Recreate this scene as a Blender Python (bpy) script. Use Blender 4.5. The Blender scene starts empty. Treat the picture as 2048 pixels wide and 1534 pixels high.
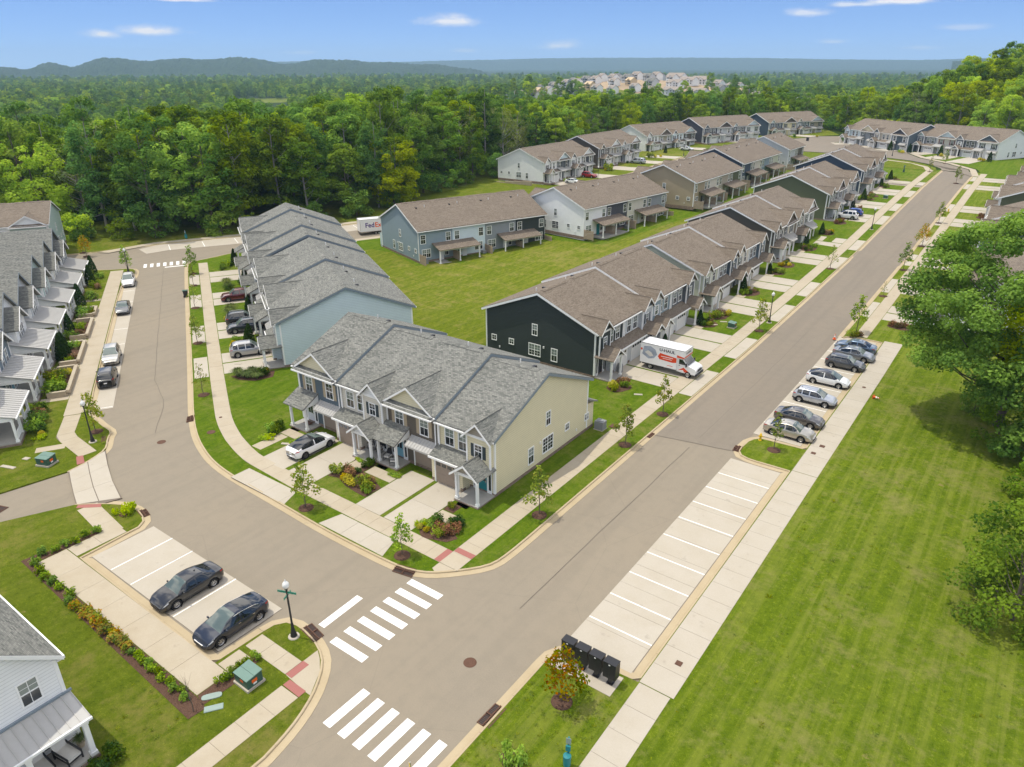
import bpy, math, random
import numpy as np
from mathutils import Vector, Matrix
R = random.Random(7)
NR = np.random.default_rng(11)
C = bpy.context.scene.collection
SC = bpy.context.scene

# ------------------------------------------------------------------ camera, sky, sun, exposure
def cam_axes(pitch=.418886, roll=-.002724, yaw=-.632357):
    fw = np.array([math.sin(yaw)*math.cos(pitch), math.cos(yaw)*math.cos(pitch), -math.sin(pitch)])
    r = np.array([math.cos(yaw), -math.sin(yaw), 0.]); u = np.cross(r, fw)
    c, s = math.cos(roll), math.sin(roll)
    return c*r+s*u, -s*r+c*u, fw
CR, CU, CF = cam_axes()
camd = bpy.data.cameras.new('camera'); cam = bpy.data.objects.new('camera', camd); C.objects.link(cam)
camd.sensor_width = 36; camd.lens = 36*1436/2048; camd.clip_start = .5; camd.clip_end = 30000
cam.matrix_world = Matrix(((CR[0], CU[0], -CF[0], 0), (CR[1], CU[1], -CF[1], 0), (CR[2], CU[2], -CF[2], 32.5), (0, 0, 0, 1)))
SC.camera = cam
SUNV = Vector((-.31, -.115, 1.0)).normalized()
SUN_EL = math.asin(SUNV.z); SUN_AZ = math.atan2(SUNV.x, SUNV.y)
W = bpy.data.worlds.new('World'); SC.world = W; W.use_nodes = True
wn = W.node_tree; wn.nodes.clear()
def wnode(t, **k):
    n = wn.nodes.new(t)
    for a, b in k.items(): setattr(n, a, b)
    return n
sky = wnode('ShaderNodeTexSky', sky_type='NISHITA', sun_disc=False, sun_elevation=SUN_EL, sun_rotation=SUN_AZ, altitude=8000, air_density=1.0, dust_density=0., ozone_density=4.)
bg = wnode('ShaderNodeBackground'); bg.inputs['Strength'].default_value = .15
wo = wnode('ShaderNodeOutputWorld')
# small fair-weather clouds: soft elliptical patches broken up by noise, placed by compass bearing and elevation
tc = wnode('ShaderNodeTexCoord')
nz = wnode('ShaderNodeTexNoise'); nz.inputs['Scale'].default_value = 34; nz.inputs['Detail'].default_value = 6; nz.inputs['Roughness'].default_value = .55
mpn = wnode('ShaderNodeMapping'); mpn.inputs['Scale'].default_value = (1, 1, 2.2)
wn.links.new(tc.outputs['Generated'], mpn.inputs['Vector']); wn.links.new(mpn.outputs[0], nz.inputs['Vector'])
def wmath(op, a, b=None, c=None, clamp=False):
    n = wnode('ShaderNodeMath', operation=op, use_clamp=clamp)
    for i, v in enumerate((a, b, c)):
        if v is None: continue
        if isinstance(v, (int, float)): n.inputs[i].default_value = v
        else: wn.links.new(v, n.inputs[i])
    return n.outputs[0]
def pdir(px, py):
    d = CF+CR*(px-1024)/1436-CU*(py-767)/1436
    return d/np.linalg.norm(d)
sepd = wnode('ShaderNodeSeparateXYZ'); wn.links.new(tc.outputs['Generated'], sepd.inputs[0])
az_n = wmath('ARCTAN2', sepd.outputs['X'], sepd.outputs['Y'])
el_n = wmath('ARCSINE', sepd.outputs['Z'])
cl = None
for (px, py, rx, ry, dens) in [(203, 69, 34, 11, .95), (303, 63, 62, 15, 1.0), (898, 43, 64, 17, .95), (1120, 92, 48, 13, .75), (1616, 26, 40, 10, .7), (1706, 9, 46, 7, .7),
                               (1812, 2, 74, 10, 1.), (362, 0, 62, 5, .9), (600, 106, 40, 5, .3), (930, 102, 34, 6, .38), (1665, 84, 30, 6, .4), (1930, 55, 50, 8, .35), (1840, 96, 40, 6, .3), (520, -60, 120, 22, .9), (1500, -90, 160, 30, .9), (-350, 40, 70, 16, .9), (2400, 30, 90, 20, .9)]:
    d = pdir(px, py); az = math.atan2(d[0], d[1]); el = math.asin(d[2])
    da = wmath('DIVIDE', wmath('SUBTRACT', az_n, az), rx/1436*.92)
    de = wmath('DIVIDE', wmath('SUBTRACT', el_n, el), ry/1436*.86)
    # flatter base: stretch below centre
    de = wmath('MULTIPLY', de, wmath('ADD', 1., wmath('MULTIPLY', wmath('LESS_THAN', de, 0.), .6)))
    rr = wmath('SQRT', wmath('ADD', wmath('MULTIPLY', da, da), wmath('MULTIPLY', de, de)))
    v = wmath('SUBTRACT', 1.25, rr)
    v = wmath('ADD', v, wmath('MULTIPLY', wmath('SUBTRACT', nz.outputs['Fac'], .5), 1.7))
    v = wmath('MULTIPLY', v, 1.0, clamp=True)
    v = wmath('MULTIPLY', wmath('MULTIPLY', v, v), dens)
    cl = v if cl is None else wmath('MAXIMUM', cl, v)
mixc = wnode('ShaderNodeMix', data_type='RGBA'); mixc.inputs['B'].default_value = (6.2, 6.1, 6.2, 1); SKC = (.1, .19, .4)
# the photograph's sky: a clear saturated blue
def wvec(op, a, b):
    n = wnode('ShaderNodeVectorMath', operation=op)
    for i, v in enumerate((a, b)):
        if isinstance(v, tuple): n.inputs[i].default_value = v
        else: wn.links.new(v, n.inputs[i])
    return n.outputs[0]
skyc = wvec('ADD', wvec('MULTIPLY', sky.outputs[0], (.5, .5, .5)), (SKC[0]/.15, SKC[1]/.15, SKC[2]/.15))
# unseen cloud layer overhead, added for fill light, brighter than the clouds in view
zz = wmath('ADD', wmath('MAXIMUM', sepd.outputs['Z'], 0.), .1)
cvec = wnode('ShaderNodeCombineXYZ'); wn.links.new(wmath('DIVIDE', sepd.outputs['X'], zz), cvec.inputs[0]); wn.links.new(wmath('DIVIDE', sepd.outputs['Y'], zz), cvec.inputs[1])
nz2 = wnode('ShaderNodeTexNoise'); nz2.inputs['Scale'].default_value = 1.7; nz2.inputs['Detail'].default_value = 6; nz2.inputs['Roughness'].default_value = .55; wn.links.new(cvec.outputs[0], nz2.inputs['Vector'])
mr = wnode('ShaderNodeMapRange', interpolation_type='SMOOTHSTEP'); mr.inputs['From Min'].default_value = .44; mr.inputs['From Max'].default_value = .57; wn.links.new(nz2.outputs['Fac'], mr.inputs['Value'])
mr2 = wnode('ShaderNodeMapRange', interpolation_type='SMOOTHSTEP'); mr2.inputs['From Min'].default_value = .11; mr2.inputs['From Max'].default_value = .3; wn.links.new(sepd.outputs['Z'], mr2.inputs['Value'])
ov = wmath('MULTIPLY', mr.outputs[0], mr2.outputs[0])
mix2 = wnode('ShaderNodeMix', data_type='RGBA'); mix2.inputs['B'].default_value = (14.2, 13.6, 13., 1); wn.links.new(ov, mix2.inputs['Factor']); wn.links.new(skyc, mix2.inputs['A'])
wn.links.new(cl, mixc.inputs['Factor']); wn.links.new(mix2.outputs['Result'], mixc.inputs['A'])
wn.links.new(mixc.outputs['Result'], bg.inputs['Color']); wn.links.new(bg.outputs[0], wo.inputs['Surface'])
sund = bpy.data.lights.new('sun', 'SUN'); sund.energy = 3.0; sund.angle = math.radians(.53); sund.color = (1, .94, .82)
sun = bpy.data.objects.new('sun', sund); C.objects.link(sun)
sun.rotation_euler = SUNV.to_track_quat('Z', 'Y').to_euler()
SC.view_settings.view_transform = 'Standard'; SC.view_settings.look = 'None'; SC.view_settings.gamma = 1
SC.view_settings.exposure = .08; SC.view_settings.use_curve_mapping = False
SC.cycles.max_bounces = 6; SC.cycles.diffuse_bounces = 3; SC.cycles.transparent_max_bounces = 6; SC.cycles.volume_bounces = 0
SC.cycles.volume_step_rate = 4; SC.cycles.volume_max_steps = 64

# ------------------------------------------------------------------ lie of the land
def sstep(a, b, x): t = np.clip((np.asarray(x, float)-a)/(b-a), 0, 1); return t*t*(3-2*t)
YA = [85, 109, 140, 174, 205, 235, 400]; ZA = [0, .5, 1.4, 3.3, 4.7, 5.2, 6]
YB = [85, 100, 133, 166, 199, 224, 260, 400]; ZB = [0, .15, 1.6, 3.3, 4.1, 4.7, 5.2, 6]
YC = [95, 140, 182, 212, 250, 285, 400]; ZC = [0, 1.2, 2.4, 3.5, 4.3, 5, 6]
def T(x, y):
    x = np.asarray(x, float); y = np.asarray(y, float)
    a = np.interp(y, YA, ZA); b = np.interp(y, YB, ZB); c = np.interp(y, YC, ZC)
    t1 = sstep(-42, -66, x); t2 = sstep(-72, -108, x)
    return (a*(1-t1)+b*t1)*(1-t2)+c*t2
def TE(x, y):
    """the wider country: valley to the north-west, wooded rise to the north-east"""
    x = np.asarray(x, float); y = np.asarray(y, float)
    d = np.maximum(np.maximum((-x-150)/1., 0)*1.0, 0) + np.maximum(y-340, 0)*np.interp(x, [-60, 20], [1.7, .3])
    v = -22*sstep(25, 230, d)
    hill = 30*sstep(-90, 40, x+.12*(y-300))*sstep(285, 400, y)*(1-sstep(900, 1500, y))
    knoll = 33*np.exp(-(((x+365)/170)**2+((y-725)/110)**2))
    return T(x, np.minimum(y, 400))+v+hill+knoll

# ------------------------------------------------------------------ mesh helpers
class MB:
    def __init__(s): s.v = []; s.f = []; s.m = []
    def add(s, vs, fs, m=0):
        o = len(s.v); s.v.extend(tuple(map(float, p)) for p in vs)
        for f in fs: s.f.append(tuple(i+o for i in f)); s.m.append(m)
        return s
    def box(s, x0, x1, y0, y1, z0, z1, m=0):
        if x0 > x1: x0, x1 = x1, x0
        if y0 > y1: y0, y1 = y1, y0
        return s.add([(x0,y0,z0),(x1,y0,z0),(x1,y1,z0),(x0,y1,z0),(x0,y0,z1),(x1,y0,z1),(x1,y1,z1),(x0,y1,z1)],
                     [(0,3,2,1),(4,5,6,7),(0,1,5,4),(1,2,6,5),(2,3,7,6),(3,0,4,7)], m)
    def _prism(s, poly, a, b, fn, flip, m):
        n = len(poly); A = sum(poly[i][0]*poly[(i+1) % n][1]-poly[(i+1) % n][0]*poly[i][1] for i in range(n))
        if (A < 0) != flip: poly = poly[::-1]
        if a > b: a, b = b, a
        vs = [fn(p, a) for p in poly]+[fn(p, b) for p in poly]
        fs = [tuple(range(n))[::-1], tuple(range(n, 2*n))]+[(i, (i+1) % n, n+(i+1) % n, n+i) for i in range(n)]
        return s.add(vs, fs, m)
    def px(s, poly, x0, x1, m=0): return s._prism(list(poly), x0, x1, lambda p, c: (c, p[0], p[1]), False, m)
    def py(s, poly, y0, y1, m=0): return s._prism(list(poly), y0, y1, lambda p, c: (p[0], c, p[1]), True, m)
    def pz(s, poly, z0, z1, m=0): return s._prism(list(poly), z0, z1, lambda p, c: (p[0], p[1], c), False, m)
    def slab(s, a, b, c, d, t, m=0):
        """quad a,b,c,d (counter-clockwise seen from outside), thickened inwards"""
        a, b, c, d = map(Vector, (a, b, c, d)); n = (b-a).cross(d-a)
        if n.length < 1e-9: n = (c-b).cross(d-b)
        n.normalize(); k = -n*t
        if n.z < 0: k = n*t; a, b, c, d = d, c, b, a
        vs = [a, b, c, d, a+k, b+k, c+k, d+k]
        return s.add(vs, [(0,1,2,3),(7,6,5,4),(1,0,4,5),(2,1,5,6),(3,2,6,7),(0,3,7,4)], m)
    def tube(s, p, q, r0, r1, n=6, m=0, cap=True):
        p = Vector(p); q = Vector(q); d = (q-p)
        if d.length < 1e-6: return s
        d.normalize(); a = d.orthogonal().normalized(); b = d.cross(a); vs = []
        for c, r in ((p, r0), (q, r1)):
            for i in range(n):
                t = 2*math.pi*i/n; vs.append(c+a*math.cos(t)*r+b*math.sin(t)*r)
        fs = [(i, (i+1) % n, n+(i+1) % n, n+i) for i in range(n)]
        if cap: fs += [tuple(range(n))[::-1], tuple(range(n, 2*n))]
        return s.add(vs, fs, m)
    def lathe(s, prof, n=16, c=(0, 0, 0), axis='z', m=0):
        vs = []; fs = []; k = len(prof)
        for i in range(n):
            t = 2*math.pi*i/n; ct, st = math.cos(t), math.sin(t)
            for r, z in prof:
                p = (r*ct, r*st, z) if axis == 'z' else (z, r*ct, r*st) if axis == 'x' else (r*st, z, r*ct)
                vs.append((p[0]+c[0], p[1]+c[1], p[2]+c[2]))
        for i in range(n):
            j = (i+1) % n
            for q in range(k-1): fs.append((i*k+q, j*k+q, j*k+q+1, i*k+q+1))
        return s.add(vs, fs, m)
    def sphere(s, c, r, nu=10, nv=6, m=0):
        rx, ry, rz = (r, r, r) if isinstance(r, (int, float)) else r
        vs = [(c[0]+rx*math.sin(math.pi*j/nv)*math.cos(2*math.pi*i/nu), c[1]+ry*math.sin(math.pi*j/nv)*math.sin(2*math.pi*i/nu), c[2]+rz*math.cos(math.pi*j/nv)) for j in range(nv+1) for i in range(nu)]
        fs = [(j*nu+i, (j+1)*nu+i, (j+1)*nu+(i+1) % nu, j*nu+(i+1) % nu) for j in range(nv) for i in range(nu)]
        return s.add(vs, fs, m)
    def mesh(s, name, mats, smooth=False):
        me = bpy.data.meshes.new(name); me.from_pydata(s.v, [], s.f)
        for mm in (mats if isinstance(mats, (list, tuple)) else [mats]): me.materials.append(mm)
        if len(set(s.m)) > 1: me.polygons.foreach_set('material_index', s.m)
        if smooth: me.polygons.foreach_set('use_smooth', [True]*len(s.f))
        return me
def link(o, parent=None):
    C.objects.link(o)
    if parent is not None: o.parent = parent
    return o
def obj(name, mb, mats, parent=None, loc=None, rot=None, smooth=False):
    me = mb if isinstance(mb, bpy.types.Mesh) else mb.mesh(name, mats, smooth)
    o = bpy.data.objects.new(name, me); link(o, parent)
    if loc is not None: o.location = loc
    if rot is not None: o.rotation_euler = (0, 0, rot) if isinstance(rot, (int, float)) else rot
    return o
def tag(o, label=None, cat=None, group=None, kind=None):
    if label: o['label'] = label
    if cat: o['category'] = cat
    if group: o['group'] = group
    if kind: o['kind'] = kind
    return o
def thing(name, label, cat, loc=(0, 0, 0), rot=0, group=None):
    o = bpy.data.objects.new(name, None); o.empty_display_size = .3; link(o)
    o.location = loc; o.rotation_euler = (0, 0, rot)
    return tag(o, label, cat, group)
def dup(root, loc, rot=0, label=None, group=None, scale=None):
    def cp(o, p):
        c = o.copy(); link(c, p)
        for ch in list(o.children): cp(ch, c)
        return c
    r = cp(root, None); r.location = loc; r.rotation_euler = (0, 0, rot)
    if label: r['label'] = label
    if group: r['group'] = group
    if scale: r.scale = scale if isinstance(scale, tuple) else (scale,)*3
    return r
def gz(x, y, *_): return float(T(x, y))
UU = np.array([-.859, .512]); VV = np.array([.512, .859]); OO = np.array([-72.9, 37.9])
LROT = math.atan2(.512, -.859)                       # heading of the left-hand street
def LX(u, v): p = OO+UU*u+VV*v; return (float(p[0]), float(p[1]))

# ------------------------------------------------------------------ materials
class NT:
    def __init__(s, name):
        s.mat = bpy.data.materials.new(name); s.mat.use_nodes = True; s.t = s.mat.node_tree
        s.b = s.t.nodes['Principled BSDF']
    def n(s, t, ins=None, **k):
        n = s.t.nodes.new(t)
        for a, b in k.items(): setattr(n, a, b)
        for a, b in (ins or {}).items(): s.set(n.inputs[a], b)
        return n
    def set(s, sock, v):
        if isinstance(v, bpy.types.NodeSocket): s.t.links.new(v, sock)
        else: sock.default_value = v
    def math(s, op, a, b=0., c=0., clamp=False):
        n = s.n('ShaderNodeMath', operation=op, use_clamp=clamp)
        for i, v in enumerate((a, b, c)): s.set(n.inputs[i], v)
        return n.outputs[0]
    def noise(s, vec, scale, detail=3, rough=.55, dim='3D'):
        n = s.n('ShaderNodeTexNoise', {'Scale': scale, 'Detail': detail, 'Roughness': rough})
        s.t.links.new(vec, n.inputs['Vector']); return n.outputs['Fac']
    def ramp(s, fac, stops):
        n = s.n('ShaderNodeValToRGB'); s.t.links.new(fac, n.inputs[0]); e = n.color_ramp.elements
        while len(e) < len(stops): e.new(.5)
        for i, (p, c) in enumerate(stops):
            e[i].position = p; e[i].color = (c if isinstance(c, tuple) else (c, c, c))+((1,) if not isinstance(c, tuple) or len(c) == 3 else ())
        return n.outputs[0]
    def mix(s, f, a, b, mode='MIX'):
        n = s.n('ShaderNodeMix', data_type='RGBA', blend_type=mode)
        s.set(n.inputs['Factor'], f)
        for k, v in (('A', a), ('B', b)):
            s.set(n.inputs[k], v if isinstance(v, bpy.types.NodeSocket) else tuple(v)+((1,) if len(v) == 3 else ()))
        return n.outputs['Result']
    def pos(s): return s.n('ShaderNodeNewGeometry').outputs['Position']
    def oc(s): return s.n('ShaderNodeTexCoord').outputs['Object']
    def mapv(s, vec, scale=(1, 1, 1), loc=(0, 0, 0), rot=(0, 0, 0)):
        n = s.n('ShaderNodeMapping', {'Scale': scale, 'Location': loc, 'Rotation': rot}); s.t.links.new(vec, n.inputs['Vector']); return n.outputs[0]
    def bump(s, h, dist=.02, strength=1.):
        n = s.n('ShaderNodeBump', {'Distance': dist, 'Strength': strength}); s.t.links.new(h, n.inputs['Height'])
        s.t.links.new(n.outputs[0], s.b.inputs['Normal']); return n.outputs[0]
    def done(s, color=None, rough=.8, spec=.3, metal=0.):
        if color is not None: s.set(s.b.inputs['Base Color'], color if isinstance(color, bpy.types.NodeSocket) else tuple(color)+(1,))
        s.set(s.b.inputs['Roughness'], rough); s.set(s.b.inputs['Specular IOR Level'], spec); s.set(s.b.inputs['Metallic'], metal)
        return s.mat
def plain(name, c, rough=.6, spec=.3, metal=0., var=.06, scale=3.):
    k = NT(name); f = k.noise(k.oc(), scale, 4)
    return k.done(k.mix(k.math('MULTIPLY', f, 1.), tuple(x*(1-var*1.6) for x in c), tuple(min(x*(1+var*1.6), .95) for x in c)), rough, spec, metal)
def cmul(c, k): return tuple(min(x*k, .95) for x in c)

def m_asphalt(name, c):
    k = NT(name); p = k.pos()
    fine = k.noise(p, 14, 3, .7); mid = k.noise(p, 1.1, 4, .6); big = k.noise(p, .09, 3, .5)
    tr = k.noise(k.mapv(p, (.9, .035, 1)), 1., 2)
    col = k.mix(k.math('MULTIPLY_ADD', fine, .9, .05), cmul(c, .74), cmul(c, 1.24))
    col = k.mix(k.ramp(big, [(.3, 0.), (.7, 1.)]), col, k.mix(.5, col, (c[0]*1.12, c[1]*1.08, c[2]*1.02)))
    col = k.mix(k.ramp(mid, [(.45, 0.), (.75, .35)]), col, cmul(c, .8))
    col = k.mix(k.ramp(tr, [(.48, 0.), (.7, .4)]), col, cmul(c, .82))
    vo = k.n('ShaderNodeTexVoronoi', {'Scale': .085}, feature='DISTANCE_TO_EDGE'); k.t.links.new(k.mix(.12, p, k.n('ShaderNodeTexNoise', {'Scale': .5}).outputs['Color'], 'LINEAR_LIGHT'), vo.inputs['Vector'])
    crack = k.ramp(vo.outputs['Distance'], [(.0, .14), (.003, 0.)])
    col = k.mix(crack, col, cmul(c, .45))
    k.bump(fine, .006, .5); return k.done(col, .9, .25)
M = {}
M['asphalt'] = m_asphalt('asphalt', (.25, .215, .163))
M['asphalt_dark'] = m_asphalt('newer_asphalt', (.215, .185, .146))
def m_conc(name, c, stain=.35):
    k = NT(name); p = k.pos()
    ri = k.n('ShaderNodeObjectInfo').outputs['Random']
    fine = k.noise(p, 9, 4, .65); big = k.noise(p, .55, 4, .6)
    br = k.noise(k.mapv(p, (2, 9, 2)), 1.5, 2)
    col = k.mix(fine, cmul(c, .9), cmul(c, 1.08))
    col = k.mix(k.math('MULTIPLY', k.ramp(big, [(.42, 0.), (.72, 1.)]), stain), col, (c[0]*.8, c[1]*.76, c[2]*.67))
    col = k.mix(k.math('MULTIPLY', br, .12), col, cmul(c, .82))
    col = k.mix(k.math('MULTIPLY', ri, .22), col, (c[0]*.84, c[1]*.81, c[2]*.75))
    sp = k.noise(p, 1.3, 3, .5)
    col = k.mix(k.ramp(sp, [(.66, 0.), (.74, .3)]), col, cmul(c, .5))
    k.bump(fine, .004, .4); return k.done(col, .85, .25)
M['concrete'] = m_conc('pale_concrete', (.455, .41, .335))
M['concrete_warm'] = m_conc('buff_concrete', (.45, .365, .235), .5)
M['concrete_walk'] = m_conc('walk_concrete', (.44, .38, .285), .45)
M['joint'] = plain('joint_filler', (.17, .14, .11), .9)
M['red_paver'] = m_conc('red_tactile_paving', (.34, .135, .115), .2)
def m_paint(name, c):
    k = NT(name); p = k.pos(); f = k.noise(p, 6, 5, .7)
    return k.done(k.mix(k.ramp(f, [(.5, 0.), (.68, .6)]), c, (.5, .46, .4)), .7, .3)
M['paint'] = m_paint('road_paint', (.82, .81, .77))
def m_grass(name, dark, mid, lite, dry, dryamt=.5, stripe=.3, ang=.0, coarse=1.):
    k = NT(name); p = k.pos()
    f = k.noise(p, 3.6*coarse, 6, .8); ff = k.noise(p, 15, 3, .75); b = k.noise(p, .32, 5, .65); bb = k.noise(p, .06, 3, .5)
    st = k.noise(k.mapv(p, (1.5, .04, 1), rot=(0, 0, ang)), 1., 4, .65)
    g = k.math('ADD', k.math('MULTIPLY', f, .62), k.math('MULTIPLY', ff, .38))
    col = k.ramp(g, [(.38, dark), (.47, mid), (.53, mid), (.62, lite)])
    col = k.mix(k.math('MULTIPLY', k.ramp(st, [(.46, 0.), (.6, 1.)]), stripe), col, k.mix(.55, col, k.mix(.35, lite, dry)))
    mow = k.math('SINE', k.math('ADD', k.math('MULTIPLY', k.n('ShaderNodeSeparateXYZ', {0: k.mapv(p, rot=(0, 0, ang))}).outputs['X'], 5.2), k.math('MULTIPLY', k.noise(p, .12, 2), 9.)))
    col = k.mix(k.math('MULTIPLY', k.ramp(mow, [(.3, 0.), (.7, 1.)]), stripe*.5), col, k.mix(.45, col, lite))
    tone = k.noise(p, .7, 5, .7)
    col = k.mix(k.math('MULTIPLY', k.ramp(tone, [(.42, 0.), (.62, 1.)]), .5), col, k.mix(.6, col, (dark[0]*1.3, dark[1]*1.35, dark[2]*1.2)))
    wig = k.noise(p, 1.5, 6, .75)
    d = k.math('ADD', k.math('MULTIPLY', b, .45), k.math('ADD', k.math('MULTIPLY', wig, .35), k.math('MULTIPLY', bb, .25)))
    col = k.mix(k.math('MULTIPLY', k.ramp(d, [(.52, 0.), (.64, 1.)]), dryamt), col, k.mix(ff, cmul(dry, .7), cmul(dry, 1.3)))
    soil = k.noise(p, .5, 6, .72)
    col = k.mix(k.math('MULTIPLY', k.ramp(soil, [(.66, 0.), (.72, 1.)]), dryamt), col, (.36, .25, .13))
    k.bump(g, .22, 1.); return k.done(col, .95, .06)
M['lawn'] = m_grass('lawn_grass', (.045, .075, .005), (.115, .155, .009), (.21, .245, .022), (.25, .215, .06), .6, .35)
M['lawn_lush'] = m_grass('lush_lawn_grass', (.034, .075, .004), (.09, .155, .005), (.18, .245, .014), (.24, .225, .06), .55, .5, -.45)
M['field'] = m_grass('field_grass', (.045, .082, .005), (.12, .175, .007), (.23, .285, .022), (.3, .26, .1), .5, .85, .1, .85)
M['back_lawn'] = m_grass('back_lawn_grass', (.05, .08, .006), (.125, .165, .009), (.23, .26, .022), (.29, .24, .08), .62, .7, -.5, .9)
M['verge_dry'] = m_grass('dry_verge_grass', (.03, .05, .009), (.085, .11, .014), (.17, .18, .03), (.22, .17, .07), .7, .2)
M['wild'] = m_grass('woodland_floor', (.012, .025, .004), (.03, .055, .008), (.05, .085, .012), (.06, .06, .02), .3, .1)
def m_mulch():
    k = NT('bark_mulch'); p = k.pos(); v = k.n('ShaderNodeTexVoronoi', {'Scale': 14., 'Randomness': 1.}); k.t.links.new(p, v.inputs['Vector'])
    f = k.noise(p, 6, 4)
    col = k.mix(f, k.ramp(v.outputs['Distance'], [(.0, (.17, .095, .06)), (.6, (.06, .03, .02))]), (.14, .085, .06))
    k.bump(v.outputs['Distance'], .05, 1.); return k.done(col, .95, .1)
M['mulch'] = m_mulch()
M['soil'] = plain('bare_soil', (.3, .2, .11), .95, .1, var=.2, scale=6)
def m_siding(name, c, period=.2):
    k = NT(name); o = k.oc(); s = k.n('ShaderNodeSeparateXYZ'); k.t.links.new(o, s.inputs[0])
    fr = k.math('FRACT', k.math('DIVIDE', s.outputs['Z'], period))
    f = k.noise(o, 1.2, 4); f2 = k.noise(k.mapv(o, (.6, .6, 40)), 1., 1)
    col = k.mix(f, cmul(c, .92), cmul(c, 1.06)); col = k.mix(k.math('MULTIPLY', f2, .25), col, cmul(c, .88))
    col = k.mix(k.ramp(fr, [(.0, .0), (.8, 0.), (.88, .45), (1., .45)]), col, cmul(c, .5))
    k.bump(k.math('SUBTRACT', 1., fr), .018, .8); return k.done(col, .6, .3)
SID = {}
def siding(nm):
    if nm not in SID:
        c = dict(cream=(.7, .635, .43), lblue=(.58, .68, .7), slate=(.105, .14, .165), linen=(.64, .6, .51), taupe=(.135, .115, .09), charcoal=(.036, .046, .043), grey=(.26, .285, .305), dgrey=(.135, .15, .165),
                 sage=(.54, .56, .44), brown=(.1, .09, .075), olive=(.105, .12, .065), navy=(.055, .08, .115), white=(.8, .81, .8), tan=(.36, .295, .195), lgrey=(.52, .54, .55), bluegrey=(.16, .21, .25),
                 ltaupe=(.39, .35, .28), stone=(.58, .56, .48), ink=(.07, .075, .09), mint=(.46, .57, .53), black=(.045, .05, .055), bluegrey2=(.25, .32, .36), sky=(.6, .7, .74))[nm]
        SID[nm] = m_siding(nm+'_lap_siding', c)
    return SID[nm]
def m_roof(name, c1, c2, c3, tab=(.25, .14)):
    k = NT(name); t = k.n('ShaderNodeTexCoord'); o = k.n('ShaderNodeSeparateXYZ'); k.t.links.new(t.outputs['Object'], o.inputs[0])
    nn = k.n('ShaderNodeSeparateXYZ'); k.t.links.new(t.outputs['Normal'], nn.inputs[0])
    sel = k.math('GREATER_THAN', k.math('ABSOLUTE', nn.outputs['X']), k.math('ABSOLUTE', nn.outputs['Y']))
    u = k.math('ADD', k.math('MULTIPLY', o.outputs['Y'], sel), k.math('MULTIPLY', o.outputs['X'], k.math('SUBTRACT', 1., sel)))
    cv = k.n('ShaderNodeCombineXYZ', {'X': u, 'Y': k.math('MULTIPLY', o.outputs['Z'], 2.5)})
    b = k.n('ShaderNodeTexBrick', {'Scale': 1., 'Brick Width': tab[0], 'Row Height': tab[1], 'Mortar Size': .012, 'Color1': (0, 0, 0, 1), 'Color2': (1, 1, 1, 1), 'Mortar': (.3, .3, .3, 1), 'Bias': 0.}, offset=.5, offset_frequency=2, squash=1.)
    k.t.links.new(cv.outputs[0], b.inputs['Vector'])
    b2 = k.n('ShaderNodeTexBrick', {'Scale': 1., 'Brick Width': tab[0]*2.4, 'Row Height': tab[1], 'Mortar Size': .0, 'Color1': (0, 0, 0, 1), 'Color2': (1, 1, 1, 1)}, offset=.37, offset_frequency=3)
    k.t.links.new(cv.outputs[0], b2.inputs['Vector'])
    f = k.noise(t.outputs['Object'], .45, 3); g = k.noise(t.outputs['Object'], 40, 2)
    tone = k.math('ADD', k.math('MULTIPLY', b.outputs['Color'], .44), k.math('ADD', k.math('MULTIPLY', b2.outputs['Color'], .18), k.math('MULTIPLY', g, .34)))
    col = k.ramp(tone, [(.15, c1), (.5, c2), (.95, c3)])
    col = k.mix(k.math('MULTIPLY', k.ramp(f, [(.35, 0.), (.7, 1.)]), .25), col, cmul(c1, .9))
    col = k.mix(k.math('MULTIPLY', b.outputs['Fac'], .45), col, cmul(c1, .45))
    k.bump(k.math('SUBTRACT', tone, k.math('MULTIPLY', b.outputs['Fac'], .8)), .014, .7); return k.done(col, .9, .2)
M['roof_grey'] = m_roof('grey_shingles', (.1, .105, .095), (.225, .225, .2), (.36, .35, .31))
M['roof_brown'] = m_roof('brown_shingles', (.135, .108, .082), (.215, .176, .135), (.285, .238, .185))
M['trim'] = plain('white_trim', (.82, .82, .8), .5, .4, var=.03)
M['fascia_grey'] = plain('slate_fascia', (.2, .24, .27), .5, .4, var=.05)
M['shutter_tan'] = plain('tan_shutters', (.42, .34, .23), .6)
M['shutter_dark'] = plain('dark_shutters', (.04, .055, .06), .6)
M['shutter_red'] = plain('maroon_shutters', (.14, .05, .045), .6)
M['garage_tan'] = plain('tan_garage_paint', (.3, .24, .19), .55)
M['garage_white'] = plain('white_garage_paint', (.66, .66, .65), .5)
M['metal_roof'] = plain('pale_standing_seam_metal', (.42, .41, .385), .5, .4, .0, .05)
M['porch_floor'] = plain('porch_slab_concrete', (.36, .345, .31), .85)
M['dark'] = plain('black_metal', (.018, .018, .02), .45, .5)
M['rust'] = plain('rusty_iron', (.12, .062, .04), .8, .3, .2, .3, 12)
M['pvc'] = plain('white_pvc', (.72, .72, .7), .5)
M['wood'] = plain('weathered_cedar', (.38, .3, .22), .85, .2, var=.22, scale=5)
M['wood_dark'] = plain('stained_wood', (.2, .085, .035), .7, .2, var=.15)
M['utility'] = plain('utility_green_paint', (.045, .1, .075), .5, .4)
M['utility_top'] = plain('utility_green_lid', (.13, .22, .18), .45, .4)
M['hvac'] = plain('hvac_grey', (.23, .24, .24), .6)
M['block'] = plain('retaining_block', (.4, .33, .235), .9, .2, var=.14, scale=2.5)
M['pad'] = plain('pale_green_cover', (.26, .33, .29), .7)
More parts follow.
